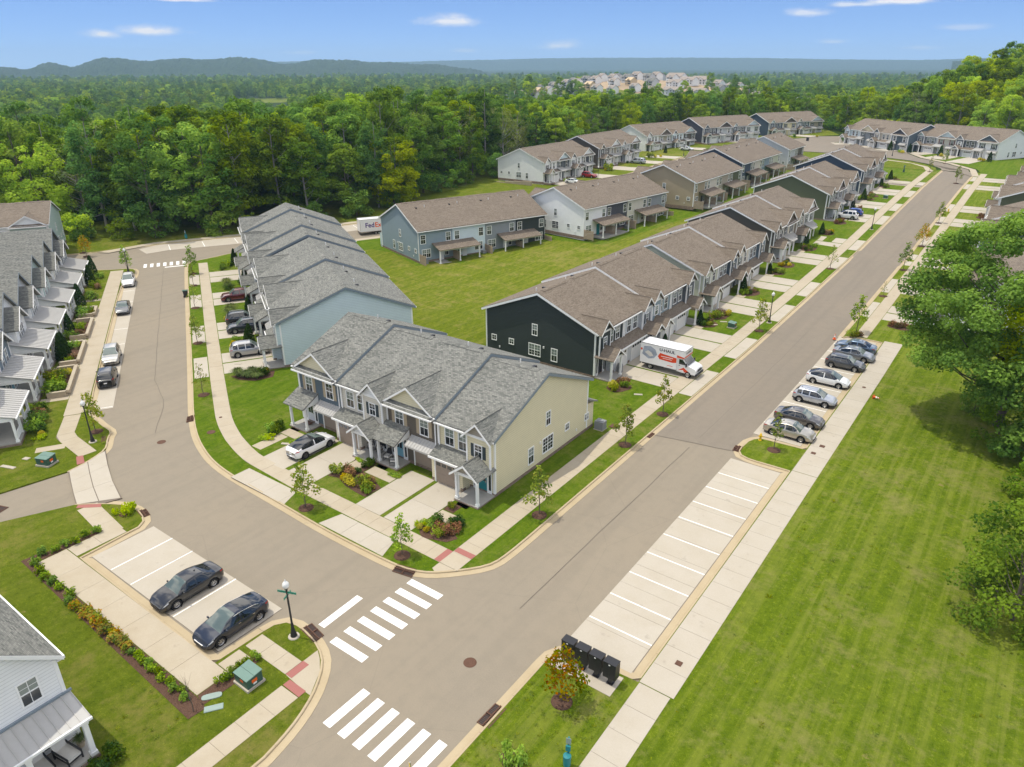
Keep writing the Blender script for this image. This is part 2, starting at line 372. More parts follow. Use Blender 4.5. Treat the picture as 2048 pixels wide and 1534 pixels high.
M['door_white'] = plain('white_door', (.68, .7, .72), .4)
M['door_teal'] = plain('teal_door', (.02, .2, .22), .4)
M['door_blue'] = plain('sky_blue_door', (.2, .42, .52), .4)
M['door_dark'] = plain('dark_door', (.03, .03, .035), .4)
M['door_red'] = plain('red_door', (.22, .03, .025), .4)
M['cushion'] = plain('pale_cushion', (.6, .58, .53), .9)
def m_brick():
    k = NT('brick_veneer'); t = k.n('ShaderNodeTexCoord'); o = k.n('ShaderNodeSeparateXYZ'); k.t.links.new(t.outputs['Object'], o.inputs[0])
    cv = k.n('ShaderNodeCombineXYZ', {'X': k.math('ADD', o.outputs['X'], o.outputs['Y']), 'Y': o.outputs['Z']})
    b = k.n('ShaderNodeTexBrick', {'Scale': 1., 'Brick Width': .22, 'Row Height': .075, 'Mortar Size': .01, 'Color1': (.14, .075, .05, 1), 'Color2': (.27, .18, .13, 1), 'Mortar': (.3, .27, .23, 1)})
    k.t.links.new(cv.outputs[0], b.inputs['Vector']); k.bump(k.math('SUBTRACT', 1., b.outputs['Fac']), .012, .7); return k.done(b.outputs['Color'], .9, .2)
M['brick'] = m_brick()
def m_glass(name, c, rough=.06):
    k = NT(name); ri = k.n('ShaderNodeObjectInfo').outputs['Random']; f = k.noise(k.oc(), 1.3, 2)
    return k.done(k.mix(k.math('MULTIPLY', ri, .6), k.mix(f, cmul(c, .7), cmul(c, 1.3)), cmul(c, .5)), rough, .9)
M['glass'] = m_glass('window_glass', (.035, .042, .045))
M['glass_blind'] = m_glass('window_glass_over_blinds', (.21, .25, .235), .12)
M['car_glass'] = m_glass('car_glass', (.012, .016, .018), .03)
M['car_glass_green'] = m_glass('windscreen_glass', (.13, .17, .155), .05)
def m_car(name, c, metal=.35, rough=.28):
    k = NT(name); f = k.n('ShaderNodeTexNoise', {'Scale': 300., 'Detail': 1.}); k.t.links.new(k.oc(), f.inputs['Vector'])
    k.done(k.mix(k.math('MULTIPLY', f.outputs['Fac'], .3), c, cmul(c, 1.25)), rough, .5, metal)
    k.set(k.b.inputs['Coat Weight'], 1.); k.set(k.b.inputs['Coat Roughness'], .04); return k.mat
M['tyre'] = plain('tyre_rubber', (.02, .02, .02), .85, .2)
M['alloy'] = plain('wheel_alloy', (.5, .5, .5), .3, .5, .8)
M['alloy_dark'] = plain('dark_wheel_alloy', (.08, .08, .085), .35, .5, .6)
M['chrome'] = plain('chrome', (.7, .7, .7), .12, .5, 1.)
M['lamp_red'] = plain('red_lamp_lens', (.45, .015, .012), .2, .6)
M['lamp_clear'] = plain('clear_lamp_lens', (.55, .56, .56), .12, .7)
M['black_plastic'] = plain('black_plastic', (.02, .02, .022), .5, .4)
M['orange'] = plain('orange_plastic', (.75, .12, .02), .5)
M['yellow'] = plain('yellow_paint', (.75, .48, .02), .45)
M['sign_green'] = plain('green_sign', (.01, .22, .13), .4)
M['sign_red'] = plain('red_sign', (.5, .02, .02), .4)
M['white_gloss'] = plain('white_panel', (.74, .74, .73), .35, .4, var=.03)
M['haul_orange'] = plain('red_orange_graphic', (.62, .06, .015), .4)
M['haul_grey'] = plain('grey_graphic', (.3, .34, .4), .4, var=.35, scale=2.)
M['letter_dark'] = plain('dark_lettering', (.03, .03, .04), .4)
M['letter_purple'] = plain('purple_lettering', (.07, .03, .2), .4)
M['letter_orange'] = plain('orange_lettering', (.75, .1, .02), .4)
M['letter_white'] = plain('white_lettering', (.8, .8, .78), .4)
M['teal'] = plain('teal_plastic', (.02, .19, .21), .45)
M['globe'] = plain('frosted_globe', (.75, .75, .72), .25, .5)
def m_leaf(name, dark, lite, alt, trans=.3, altamt=.3):
    k = NT(name); a = k.n('ShaderNodeAttribute', attribute_name='tint').outputs['Fac']; ri = k.n('ShaderNodeObjectInfo').outputs['Random']
    col = k.mix(a, dark, lite)
    col = k.mix(k.math('MULTIPLY', k.math('GREATER_THAN', k.math('FRACT', k.math('MULTIPLY', a, 7.31)), .72), altamt), col, alt)
    h = k.n('ShaderNodeHueSaturation', {'Hue': k.math('MULTIPLY_ADD', ri, .035, .477), 'Saturation': k.math('MULTIPLY_ADD', ri, -.2, 1.08), 'Value': k.math('MULTIPLY_ADD', k.math('FRACT', k.math('MULTIPLY', ri, 5.77)), .6, .75)})
    k.t.links.new(col, h.inputs['Color'])
    d = k.n('ShaderNodeBsdfDiffuse'); tr = k.n('ShaderNodeBsdfTranslucent'); mx = k.n('ShaderNodeMixShader', {'Fac': trans})
    k.t.links.new(h.outputs[0], d.inputs['Color'])
    k.t.links.new(k.mix(.6, h.outputs[0], k.mix(1., h.outputs[0], (1.3, 1.15, .5), 'MULTIPLY')), tr.inputs['Color'])
    k.t.links.new(d.outputs[0], mx.inputs[1]); k.t.links.new(tr.outputs[0], mx.inputs[2])
    k.t.nodes.remove(k.b); k.t.links.new(mx.outputs[0], k.t.nodes['Material Output'].inputs['Surface']); return k.mat
M['leaf'] = m_leaf('broadleaf_foliage', (0.0854, 0.183, 0.0171), (0.268, 0.415, 0.0268), (0.317, 0.451, 0.0366), 0.5, 0.3)
M['leaf_dark'] = m_leaf('dark_foliage', (0.0549, 0.146, 0.022), (0.171, 0.317, 0.0342), (0.207, 0.354, 0.0427), 0.48, 0.3)
M['leaf_lime'] = m_leaf('bright_foliage', (0.183, 0.317, 0.0146), (0.415, 0.561, 0.0268), (0.488, 0.61, 0.0488), 0.5, 0.3)
M['leaf_grey'] = m_leaf('greyish_foliage', (0.134, 0.207, 0.061), (0.281, 0.366, 0.11), (0.329, 0.39, 0.146), 0.48, 0.3)
M['leaf_young'] = m_leaf('young_maple_foliage', (.1, .17, .01), (.28, .36, .025), (.42, .3, .03), .45, .35)
M['leaf_orange'] = m_leaf('orange_tinged_foliage', (.15, .22, .015), (.4, .32, .025), (.58, .22, .03), .42, .6)
M['leaf_yellow'] = m_leaf('golden_foliage', (.28, .27, .01), (.55, .47, .015), (.6, .5, .03), .25, .4)
M['leaf_red'] = m_leaf('reddish_foliage', (.13, .1, .035), (.27, .17, .08), (.34, .14, .09), .25, .5)
M['leaf_box'] = m_leaf('boxwood_foliage', (.022, .06, .008), (.07, .14, .018), (.1, .17, .025), .25, .2)
M['leaf_arb'] = m_leaf('arborvitae_foliage', (.012, .035, .008), (.035, .07, .012), (.05, .09, .015), .15, .2)
M['leaf_blade'] = m_leaf('ornamental_grass', (.07, .12, .025), (.17, .22, .06), (.24, .25, .1), .25, .4)
M['leaf_far'] = m_leaf('far_foliage', (.03, .058, .012), (.075, .115, .02), (.1, .13, .025), .1, .3)
M['leaf_tuft'] = m_leaf('grass_blades', (.09, .15, .008), (.24, .31, .025), (.3, .28, .07), .45, .3)
M['bark'] = plain('bark', (.12, .1, .08), .95, .1, var=.3, scale=6)
M['bark_pale'] = plain('pale_bark', (.3, .28, .24), .95, .1, var=.2, scale=6)
# ------------------------------------------------------------------ setting: ground, roads, kerbs, walks
import bmesh
def drape(me, dz=0.):
    bm = bmesh.new(); bm.from_mesh(me)
    ys = [v.co.y for v in bm.verts]; xs = [v.co.x for v in bm.verts]
    if max(ys) > 86:
        y = 85.
        while y < max(ys):
            if y > min(ys): bmesh.ops.bisect_plane(bm, geom=bm.verts[:]+bm.edges[:]+bm.faces[:], plane_co=(0, y, 0), plane_no=(0, 1, 0))
            y += 8
        for x in range(-112, -40, 6):
            if min(xs) < x < max(xs): bmesh.ops.bisect_plane(bm, geom=bm.verts[:]+bm.edges[:]+bm.faces[:], plane_co=(x, 0, 0), plane_no=(1, 0, 0))
    bmesh.ops.triangulate(bm, faces=[f for f in bm.faces if len(f.verts) > 4])
    for v in bm.verts: v.co.z += float(T(v.co.x, v.co.y))+dz
    bm.to_mesh(me); bm.free(); return me
def pieces(poly):
    """split a long polygon's sheet into a triangulated mesh (handles concave outlines)"""
    bm = bmesh.new(); f = bm.faces.new([bm.verts.new((p[0], p[1], 0)) for p in poly])
    f.normal_update(); bmesh.ops.triangulate(bm, faces=[f]); me = [([(v.co.x, v.co.y) for v in g.verts]) for g in bm.faces]; bm.free(); return me
def sheet(name, polys, z, mat, thick=.0, parent=None, kind='structure'):
    mb = MB()
    for poly in polys:
        A = sum(poly[i][0]*poly[(i+1) % len(poly)][1]-poly[(i+1) % len(poly)][0]*poly[i][1] for i in range(len(poly)))
        if A < 0: poly = poly[::-1]
        n = len(poly)
        for t in pieces(poly):
            a = sum(t[i][0]*t[(i+1) % 3][1]-t[(i+1) % 3][0]*t[i][1] for i in range(3))
            mb.add([(x, y, z) for x, y in (t if a > 0 else t[::-1])], [(0, 1, 2)])
        if thick:
            for i in range(n):
                p, q = poly[i], poly[(i+1) % n]
                mb.add([(p[0], p[1], z-thick), (q[0], q[1], z-thick), (q[0], q[1], z), (p[0], p[1], z)], [(0, 1, 2, 3)])
    me = mb.mesh(name, mat); drape(me)
    bm = bmesh.new(); bm.from_mesh(me); bmesh.ops.remove_doubles(bm, verts=bm.verts, dist=.0005); bm.to_mesh(me); bm.free()
    o = obj(name, me, mat, parent)
    if kind and parent is None: o['kind'] = kind
    return o
def rect(x0, x1, y0, y1): return [(x0, y0), (x1, y0), (x1, y1), (x0, y1)]
def resample(poly, pitch):
    P = [np.array(p, float) for p in poly]; seg = [np.linalg.norm(P[i+1]-P[i]) for i in range(len(P)-1)]; tot = sum(seg); n = max(1, round(tot/pitch)); out = []
    for k in range(n+1):
        d = tot*k/n; i = 0
        while i < len(seg)-1 and d > seg[i]: d -= seg[i]; i += 1
        out.append(P[i]+(P[i+1]-P[i])*(d/seg[i]))
    return out
def smooth(poly, it=2):
    for _ in range(it):
        q = [poly[0]]
        for a, b in zip(poly[:-1], poly[1:]):
            q += [(a[0]*.75+b[0]*.25, a[1]*.75+b[1]*.25), (a[0]*.25+b[0]*.75, a[1]*.25+b[1]*.75)]
        poly = q+[poly[-1]]
    return poly
def normals(P):
    N = []
    for i in range(len(P)):
        t = P[min(i+1, len(P)-1)]-P[max(i-1, 0)]; t = t/np.linalg.norm(t); N.append(np.array([-t[1], t[0]]))
    return N

# -- outlines of the raised blocks (kerb backs), metres
kA = [(-25.45, 236), (-25.45, 120), (-25.45, 42), (-25.4, 33.2), (-25.9, 32.), (-26.8, 30.9), (-28.3, 29.4), (-29.5, 28.75), (-31, 28.45), (-35.9, 28.35), (-39.5, 28.4), (-43.6, 28.6), (-47.7, 28.75), (-51, 28.9), (-53.8, 29.2), (-56.3, 29.8), (-59.9, 31.1), (-64.3, 33.4),
      LX(0, .62), LX(25, .62), LX(54.8, .62), LX(56.5, 1.0), LX(57.8, 2.2), LX(58.6, 4.), (-121.2, 77.2), (-112.6, 94), (-103.7, 112), (-96.6, 131), (-93.1, 150), (-92.6, 170), (-92.6, 236)]
kB = [(-25.5, -22), (-25.5, 12.7), (-25.9, 15.1), (-26.6, 17.1), (-27.7, 18.8), (-28.5, 19.5), (-29.5, 20.), (-31.4, 20.4), (-32.5, 20.25), (-33., 19.7), (-33.1, 18.8), (-33.25, 15.45), (-50.05, 15.55), (-50.3, 19.3), (-50.25, 20.1), (-50.9, 20.8), (-52.5, 21.2), (-54.2, 20.95), (-55.7, 20.), (-57.4, 18.6), (-59.6, 14.)]
kC = [(-64.2, 15.8), (-63.3, 20.7), (-63.6, 22.4), (-64.6, 24.7), (-66.5, 25.7), (-67.7, 26.75), LX(-8.6, -7.8), LX(-6.7, -8.6), LX(-5, -9.5), LX(20, -9.5), LX(45.5, -9.5), LX(47.8, -8.6), LX(50, -7.75), LX(55.3, -7.7), LX(56.5, -8.6), LX(56.8, -11.5), (-131.2, 54.2), (-136, 40), (-146, 18)]
kD = [(-158, 20), (-150, 45), (-146.8, 56), (-143.2, 62), (-139.9, 72.2), (-132.1, 87.8), (-124.1, 103), (-115.6, 120.5), (-108.6, 137), (-103.2, 150), (-100.7, 165), (-100.7, 236)]
kE = [(-17.45, -30), (-17.45, 27.6), (-17.15, 28.3), (-16.5, 28.7), (-12.3, 28.95), (-12.3, 40), (-12.35, 57.8), (-15.9, 57.75), (-16.9, 58.1), (-17.25, 58.9), (-17.1, 61.2), (-16.5, 62.1), (-12.35, 62.35), (-12.35, 95.9), (-15.6, 96.), (-16.5, 95.7), (-16.9, 94.9), (-16.9, 120), (-16.9, 236)]
ROADW = sheet('road', [rect(-165, -12, -31, 237)], 0., M['asphalt'])
d2 = sheet('resurfaced_road', [[(-24.95, 57.0), (-17.35, 58.5), (-17.35, 96), (-17.35, 236), (-24.95, 236)]], .02, M['asphalt_dark'])
d2.name = 'road'
lawnA = sheet('lawn', [kA], .12, M['lawn_lush'], .2)
sheet('lawn', [[(-52.6, 55), (-52.6, 150), (-60.5, 150), (-65.6, 119), (-75.8, 117.5), (-86.4, 89.6), (-101.6, 96.4), (-103.5, 88), (-80.6, 74.4), (-58.4, 61.6)]], .132, M['back_lawn'])
lawnB = sheet('lawn', [kB+[(-75, -22)]], .12, M['lawn'], .2)
lawnC = sheet('lawn', [kC+[(-260, 0), (-260, -40), (-90, -40)]], .12, M['lawn'], .2)
lawnD = sheet('lawn', [kD+[(-172, 236), (-172, 20)]], .12, M['lawn'], .2)
lawnE = sheet('lawn', [[p for p in kE if True]+[(62, 236), (62, -30)]], .12, M['field'], .2)

def kerb_run(poly, side, sm=1, pitch=3., gut=.46, curve=False):
    """poly runs along the kerb back; side=+1 when the road lies to the left"""
    P = resample(smooth(poly, sm) if sm else poly, .75); N = normals(P); k = 4
    base = MB(); off = lambda p, n, d: (p[0]+n[0]*d*side, p[1]+n[1]*d*side)
    top = .135; G = [off(p, n, .14) for p, n in zip(P, N)]; H = [off(p, n, .14+gut) for p, n in zip(P, N)]
    for i in range(len(P)-1):
        a, b, c, d = G[i], G[i+1], H[i+1], H[i]
        q = [(a[0], a[1], .03), (b[0], b[1], .03), (c[0], c[1], .022), (d[0], d[1], .022)]
        base.add([(x, y, z+gz(x, y)) for x, y, z in (q if side < 0 else q[::-1])], [(0, 1, 2, 3)])
        q = [(c[0], c[1], .022), (d[0], d[1], .022), (d[0], d[1], -.05), (c[0], c[1], -.05)]
        base.add([(x, y, z+gz(x, y)) for x, y, z in q], [(0, 1, 2, 3)])
    g = obj('kerb', base, M['concrete_warm']); g['kind'] = 'structure'
    i = 0
    while i < len(P)-1:
        j = min(i+k, len(P)-1)
        if len(P)-1-j < 2: j = len(P)-1
        mb = MB()
        for q in range(i, j):
            e0 = .012 if q == i else 0.; e1 = .012 if q == j-1 else 0.
            p0 = P[q]+(P[q+1]-P[q])*e0; p1 = P[q+1]-(P[q+1]-P[q])*e1
            a0, b0 = off(p0, N[q], 0), off(p0, N[q], .14); a1, b1 = off(p1, N[q+1], 0), off(p1, N[q+1], .14)
            z0, z1 = gz(*a0), gz(*a1); t0, t1 = off(p0, N[q], .1), off(p1, N[q+1], .1)
            s = [(a0[0], a0[1], z0), (b0[0], b0[1], z0), (b0[0], b0[1], z0+.1), (t0[0], t0[1], z0+top), (a0[0], a0[1], z0+top)]
            e = [(a1[0], a1[1], z1), (b1[0], b1[1], z1), (b1[0], b1[1], z1+.1), (t1[0], t1[1], z1+top), (a1[0], a1[1], z1+top)]
            fs = [(r, (r+1) % 5, 5+(r+1) % 5, 5+r) for r in range(5)]
            if side > 0: fs = [f[::-1] for f in fs]
            mb.add(s+e, fs+([(4, 3, 2, 1, 0)] if q == i else [])+([(5, 6, 7, 8, 9)] if q == j-1 else []))
        obj('kerb_stone', mb, M['concrete_warm'], g); i = j
    return g
kerb_run(kA[1:24], 1, 2); kerb_run(kA[:2], 1, 0, gut=.46); kerb_run(kA[23:], 1, 1)
kerb_run(kB[:11], -1, 1); kerb_run(kB[10:14], -1, 0); kerb_run(kB[13:20], -1, 1); kerb_run(kC[1:17], -1, 1); kerb_run(kD[2:], -1, 1); kerb_run(kE[:17], 1, 0); kerb_run(kE[16:], 1, 0)

def slab_run(parent, poly, w0, w1, mat, z=.135, pitch=1.5, gap=.018, th=.05, sm=0):
    """paving slabs between offsets w0..w1 (left positive) of a centre line, each one a piece"""
    P = resample(smooth(poly, sm) if sm else poly, pitch); N = normals(P); n = 0
    for i in range(len(P)-1):
        d = P[i+1]-P[i]; L = np.linalg.norm(d); d = d/L
        A = P[i]+d*gap/2; B = P[i+1]-d*gap/2; jit = R.uniform(-.003, .003)
        q = [A+N[i]*w0, B+N[i+1]*w0, B+N[i+1]*w1, A+N[i]*w1]
        mb = MB(); zz = [gz(*p)+z+jit for p in q]
        vs = [(p[0], p[1], zq) for p, zq in zip(q, zz)]+[(p[0], p[1], zq-th) for p, zq in zip(q, zz)]
        fs = [(0,1,2,3),(7,6,5,4),(1,0,4,5),(2,1,5,6),(3,2,6,7),(0,3,7,4)]
        if w1 < w0: fs = [f[::-1] for f in fs]
        mb.add(vs, fs); obj('slab', mb, mat, parent)
def walk(poly, w, mat='concrete_walk', pitch=1.5, sm=0, z=.135, name='sidewalk'):
    P = resample(smooth(poly, sm) if sm else poly, .8); N = normals(P)
    out = [tuple(p+n*w/2) for p, n in zip(P, N)]+[tuple(p-n*w/2) for p, n in zip(P, N)][::-1]
    s = sheet(name, [out], z-.012, M['joint'], .03)
    slab_run(s, poly, -w/2, w/2, M[mat], z, pitch, sm=sm); return s
def apron(name, rects, mat='concrete', z=.133, nx=1, ny=1, jz=.012):
    """rectangular concrete paving cut into nx by ny panels each"""
    s = sheet(name, [rect(*r[:4]) for r in rects], z-jz, M['joint'], .03)
    for r in rects:
        x0, x1, y0, y1 = r[:4]; a, b = (r[4], r[5]) if len(r) > 4 else (nx, ny); g = .009
        for i in range(a):
            for j in range(b):
                X0, X1 = x0+(x1-x0)*i/a+g, x0+(x1-x0)*(i+1)/a-g; Y0, Y1 = y0+(y1-y0)*j/b+g, y0+(y1-y0)*(j+1)/b-g
                q = [(X0, Y0), (X1, Y0), (X1, Y1), (X0, Y1)]; jit = R.uniform(-.003, .003)
                zz = [gz(*p)+z+jit for p in q]
                mb = MB().add([(p[0], p[1], c) for p, c in zip(q, zz)]+[(p[0], p[1], c-.05) for p, c in zip(q, zz)], [(0,1,2,3),(7,6,5,4),(1,0,4,5),(2,1,5,6),(3,2,6,7),(0,3,7,4)])
                obj('slab', mb, M[mat], s)
    return s
def line_on(parent, a, b, w, z, mat='paint', name='painted_line'):
    a = np.array(a, float); b = np.array(b, float); d = (b-a)/np.linalg.norm(b-a); n = np.array([-d[1], d[0]])*w/2
    q = [a-n, b-n, b+n, a+n]
    return obj(name, MB().add([(p[0], p[1], gz(*p)+z) for p in q], [(0, 1, 2, 3)]), M[mat], parent)

# -- right-hand car park, two bays of stalls and the walk beside it
lot = apron('parking_lot', [(-17.4, -12.95, 29.35, 57.05, 1, 12), (-17.4, -12.95, 62.9, 95.4, 1, 12)], 'concrete', .03)
for i in range(9): line_on(lot, (-17.35, 32.06+2.737*i), (-12.97, 32.06+2.737*i), .1, .037)
for i in range(10): line_on(lot, (-17.35, 65.95+2.937*i), (-12.97, 65.95+2.937*i), .1, .037)
wk = walk([(-11.2, 29.0), (-11.2, 57.9)], 2.1, 'concrete', 1.83); walk([(-11.2, 57.95), (-11.2, 96.4)], 2.1, 'concrete', 1.83)
walk([(-11.27, -6), (-11.27, 28.95)], 1.9, 'concrete', 1.83)
pad = apron('mailbox_pad', [(-17.25, -13.1, 27.05, 28.7, 2, 1)], 'concrete', .14)
# -- corner car park on the left with its broad paved walk
lot2 = apron('parking_lot', [(-49.55, -33.95, 16.2, 20.85, 6, 1)], 'concrete', .03)
for x in (-46.95, -44.3, -41.6, -39.0, -36.4): line_on(lot2, (x, 16.25), (x+.03, 20.85), .1, .037)
wide = apron('sidewalk', [(-51.85, -31.9, 13.5, 15.5, 7, 1), (-33.0, -31.9, 15.55, 17.0, 1, 1), (-51.85, -50.35, 15.55, 19.2, 1, 2)], 'concrete_walk')
sheet('mulch_bed', [[(-52.9, 13.95), (-53.0, 12.9), (-30.8, 12.3), (-30.7, 13.3), (-31.8, 13.45), (-51.9, 13.45)], [(-52.6, 13.9), (-51.9, 13.9), (-51.9, 18.2), (-52.5, 18.1)], [(-31.85, 13.5), (-31.0, 13.3), (-30.9, 15.5), (-31.35, 17.4), (-31.85, 17.4)]], .14, M['mulch'], .03)
for p in ([(-31.85, 17.45), (-29.1, 17.45)],): walk([(-32.95, 18.0), (-29.15, 18.0)], 1.2)
walk([(-27.9, -14), (-27.9, 16.75)], 1.45)
sheet('sidewalk', [[(-29.1, 17.4), (-28.6, 17.35), (-27.15, 17.25), (-26.75, 17.25), (-27.7, 18.75), (-28.5, 19.4), (-29.1, 19.75)]], .134, M['concrete_walk'], .04)
pv = sheet('tactile_paving', [[(-29.12, 17.42), (-28.6, 17.42), (-28.6, 18.68), (-29.12, 18.68)], [(-28.6, 16.82), (-27.17, 16.78), (-27.17, 17.3), (-28.6, 17.3)]], .146, M['red_paver'], .03)
# -- walk on the far side of the bottom street, in front of the cream end house, and round the bend up the left street
walk([(-28.7, 31.15), (-50.8, 31.35), (-55.9, 32.5), (-60.6, 34.4), (-64.6, 36.7), LX(2, 3.12), LX(55.6, 3.15)], 1.5, sm=1)
walk([(-27.9, 30.4), (-27.9, 95.)], 1.65)
sheet('sidewalk', [[(-27.1, 30.38), (-28.7, 30.38), (-28.7, 29.62), (-28.3, 29.42)]], .134, M['concrete_walk'], .04)
sheet('sidewalk', [rect(-28.7, -27.08, 95.02, 234)], .134, M['concrete_walk'], .03); sheet('sidewalk', [rect(-15.8, -14.3, 96.3, 234)], .134, M['concrete_walk'], .03)
sheet('tactile_paving', [[(-28.72, 30.42), (-29.25, 30.42), (-29.25, 31.9), (-28.72, 31.9)], [(-28.7, 31.98), (-27.08, 31.98), (-27.08, 32.5), (-28.7, 32.5)]], .147, M['red_paver'], .03)
# -- the long walk and kerbside bays on the left of the left street
walk([LX(-4.6, -10.6), LX(55.8, -10.6)], 2.0, pitch=1.8)
walk([LX(-4.7, -10.75), LX(-9.5, -10.9), (-65.0, 23.3)], 1.5, pitch=1.5)
bay = sheet('parking_lot', [[LX(-4.2, -7.15), LX(-4.2, -8.85), LX(45.4, -8.85), LX(47.4, -8.1), LX(47.4, -7.15)]], .03, M['concrete'], .06)
for u in (2.6-6.4, 3.0, 9.6, 16.2, 22.6, 29, 35.5, 42): line_on(bay, LX(u, -7.2), LX(u, -8.85), .1, .036)
s = sheet('sidewalk', [[(-64.4, 24.6), (-62.1, 23.6), (-59.0, 22.4), (-55.3, 21.4), (-55.75, 20.05), (-57.4, 18.7), (-63.25, 20.75), (-63.5, 22.4)]], .1, M['joint'], .12)
ap = [(-64.4, 24.6), (-62.1, 23.6), (-59.0, 22.4), (-55.3, 21.4)]; bp = [(-63.35, 20.95), (-61.4, 20.1), (-59.4, 19.35), (-55.85, 20.1)]
bp = [(-63.3, 20.85), (-61.3, 20.1), (-59.2, 19.35), (-57.35, 18.75)]; ap = [(-64.3, 24.5), (-61.6, 23.4), (-58.6, 22.3), (-55.4, 21.35)]
for i in range(3):
    for t0, t1 in ((0.01, .49), (.51, .99)):
        L2 = lambda a, b, t: (a[0]+(b[0]-a[0])*t, a[1]+(b[1]-a[1])*t)
        q = [L2(bp[i], ap[i], t0), L2(bp[i+1], ap[i+1], t0), L2(bp[i+1], ap[i+1], t1), L2(bp[i], ap[i], t1)]
        cx = sum(p[0] for p in q)/4; cy = sum(p[1] for p in q)/4; q = [(cx+(x-cx)*.993, cy+(y-cy)*.993) for x, y in q]
        mb = MB(); mb.pz(q, .06, .112); obj('slab', mb, M['concrete'], s)
sheet('tactile_paving', [[(-63.6, 22.35), (-65.05, 22.9), (-65.3, 22.4), (-63.75, 21.75)], [(-55.75, 19.95), (-57.1, 18.75), (-56.75, 18.45), (-55.3, 19.7)]], .148, M['red_paver'], .03)
walk([(-56.3, 19.1), (-51.1, 18.55)], 1.5)
# -- driveways: the four at the front, then the pairs along each row
dr = apron('driveway', [(-51.6, -48.3, 32.0, 38.45, 1, 2), (-47.75, -44.45, 32.0, 38.45, 1, 2), (-39.1, -36.35, 32.0, 38.45, 1, 2), (-35.95, -33.0, 32.0, 38.45, 1, 2), (-50.9, -44.45, 28.55, 30.4, 3, 1), (-38.95, -33.1, 28.5, 30.4, 3, 1)])
sheet('driveway', [[(-44.45, 30.4), (-44.45, 28.6), (-43.75, 28.6)], [(-38.95, 30.38), (-38.95, 28.5), (-39.45, 28.5)], [(-33.1, 30.38), (-33.1, 28.5), (-32.5, 28.5)]], .131, M['concrete'], .03)
apron('footpath', [(-54.2, -51.75, 36.2, 37.3, 2, 1), (-54.2, -52.9, 33, 36.1, 1, 2), (-44.35, -43.05, 35.9, 37.2, 1, 1), (-42.2, -39.2, 35.9, 37.1, 2, 1), (-32.9, -31.2, 34.3, 35.5, 1, 1)], 'concrete_walk')
ROWR = [65.2, 94.2, 124.6, 159.2, 188.4]; rp = []; fp = []
for q, y0 in enumerate(ROWR):
    for yc in (y0+5.8, y0+18.9):
        rp += [(-36.0, -28.75, yc-3.5, yc-.16, 2, 1), (-36.0, -28.75, yc+.16, yc+3.5, 2, 1), (-27.0, -25.5, yc-3.9, yc+3.9, 1, 2)]
    fp += [(-34.4, -33.0, y0+1.2, y0+2.25, 1, 1), (-34.4, -33.0, y0+9.4, y0+12.0, 1, 1), (-34.4, -33.0, y0+13., y0+15.3, 1, 1), (-34.4, -33.0, y0+22.5, y0+24.5, 1, 1)]
apron('driveway', rp); apron('footpath', fp, 'concrete_walk')
ROWE = [102.2, 132.6, 163.5]
apron('driveway', [r for y0 in ROWE+[204.] for yc in (y0+5.9, y0+19.3) for r in ((-14.25, -7.2, yc-3.4, yc-.16, 2, 1), (-14.25, -7.2, yc+.16, yc+3.4, 2, 1), (-16.85, -15.85, yc-3.9, yc+3.9, 1, 2))])
# left street, right-hand side: rotated pairs
def lpoly(u0, u1, v0, v1): return [LX(u0, v0), LX(u1, v0), LX(u1, v1), LX(u0, v1)]
ld = sheet('driveway', [lpoly(u-3.4, u-.16, 3.95, 9.6) for u in (3.9, 16.3, 31.6, 44.9)]+[lpoly(u+.16, u+3.4, 3.95, 9.6) for u in (3.9, 16.3, 31.6, 44.9)]+[lpoly(a, b, .78, 2.3) for a, b in ((.3, 6.9), (12.4, 19.3), (28.2, 34.9), (40.9, 47.4))], .134, M['concrete'], .03)
for u in (0, 9.4, 18.6, 28.4, 37.9): sheet('footpath', [lpoly(u-.2, u+.8, -14.3, -11.65)], .134, M['concrete_walk'], .03)
sheet('footpath', [lpoly(-12.2, -11.2, -13.0, -10.6)], .134, M['concrete_walk'], .03)
# -- crosswalks and stop line
cw = thing('crosswalk', None, None); cw['kind'] = 'structure'
for i in range(7): line_on(cw, (-29.15, 27.75-1.13*i), (-26.3, 27.77-1.13*i), .56, .006, name='painted_stripe')
for i in range(6): line_on(cw, (-24.55+1.15*i, 16.5), (-24.5+1.15*i, 19.42), .58, .006, name='painted_stripe')
line_on(cw, (-30.63, 21.3), (-30.7, 24.65), .55, .006, name='stop_line')
cw2 = thing('crosswalk', None, None); cw2['kind'] = 'structure'
for i in range(7):
    a = LX(56.6, -6.3+1.06*i); b = LX(59.2, -6.3+1.06*i); line_on(cw2, a, b, .52, .008, name='painted_stripe')
line_on(cw2, LX(55.5, -3.1), LX(55.6, .2), .5, .008, name='stop_line')
# -- lot and walk across the far cross street
lf = sheet('parking_lot', [[(-134.2, 67), (-138.9, 68), (-139.4, 72.2), (-131.7, 87.6), (-123.7, 102.8), (-115.2, 120.2), (-110.2, 117.5), (-118.7, 99.5), (-127.1, 82.6), (-133.6, 71)]], .03, M['concrete'], .06)
for i in range(9):
    t = i/8.; a = np.array((-133.4, 71.3))*(1-t)+np.array((-111.2, 115.6))*t; line_on(lf, a, a+np.array((-4.5, 2.2)), .12, .036)
sheet('sidewalk', [[(-140.4, 63), (-142.6, 62), (-141.8, 72.6), (-134, 88.5), (-126, 103.8), (-117.4, 121.5), (-110.2, 138), (-108.7, 137.2), (-115.8, 120.6), (-124.4, 103), (-132.4, 87.7), (-140.2, 72)]], .134, M['concrete_walk'], .03)
sheet('sidewalk', [[(-119.6, 80.3), (-118.2, 79.6), (-101.6, 112.6), (-94.6, 131), (-96, 131.6), (-103, 113.2)]], .134, M['concrete_walk'], .03)
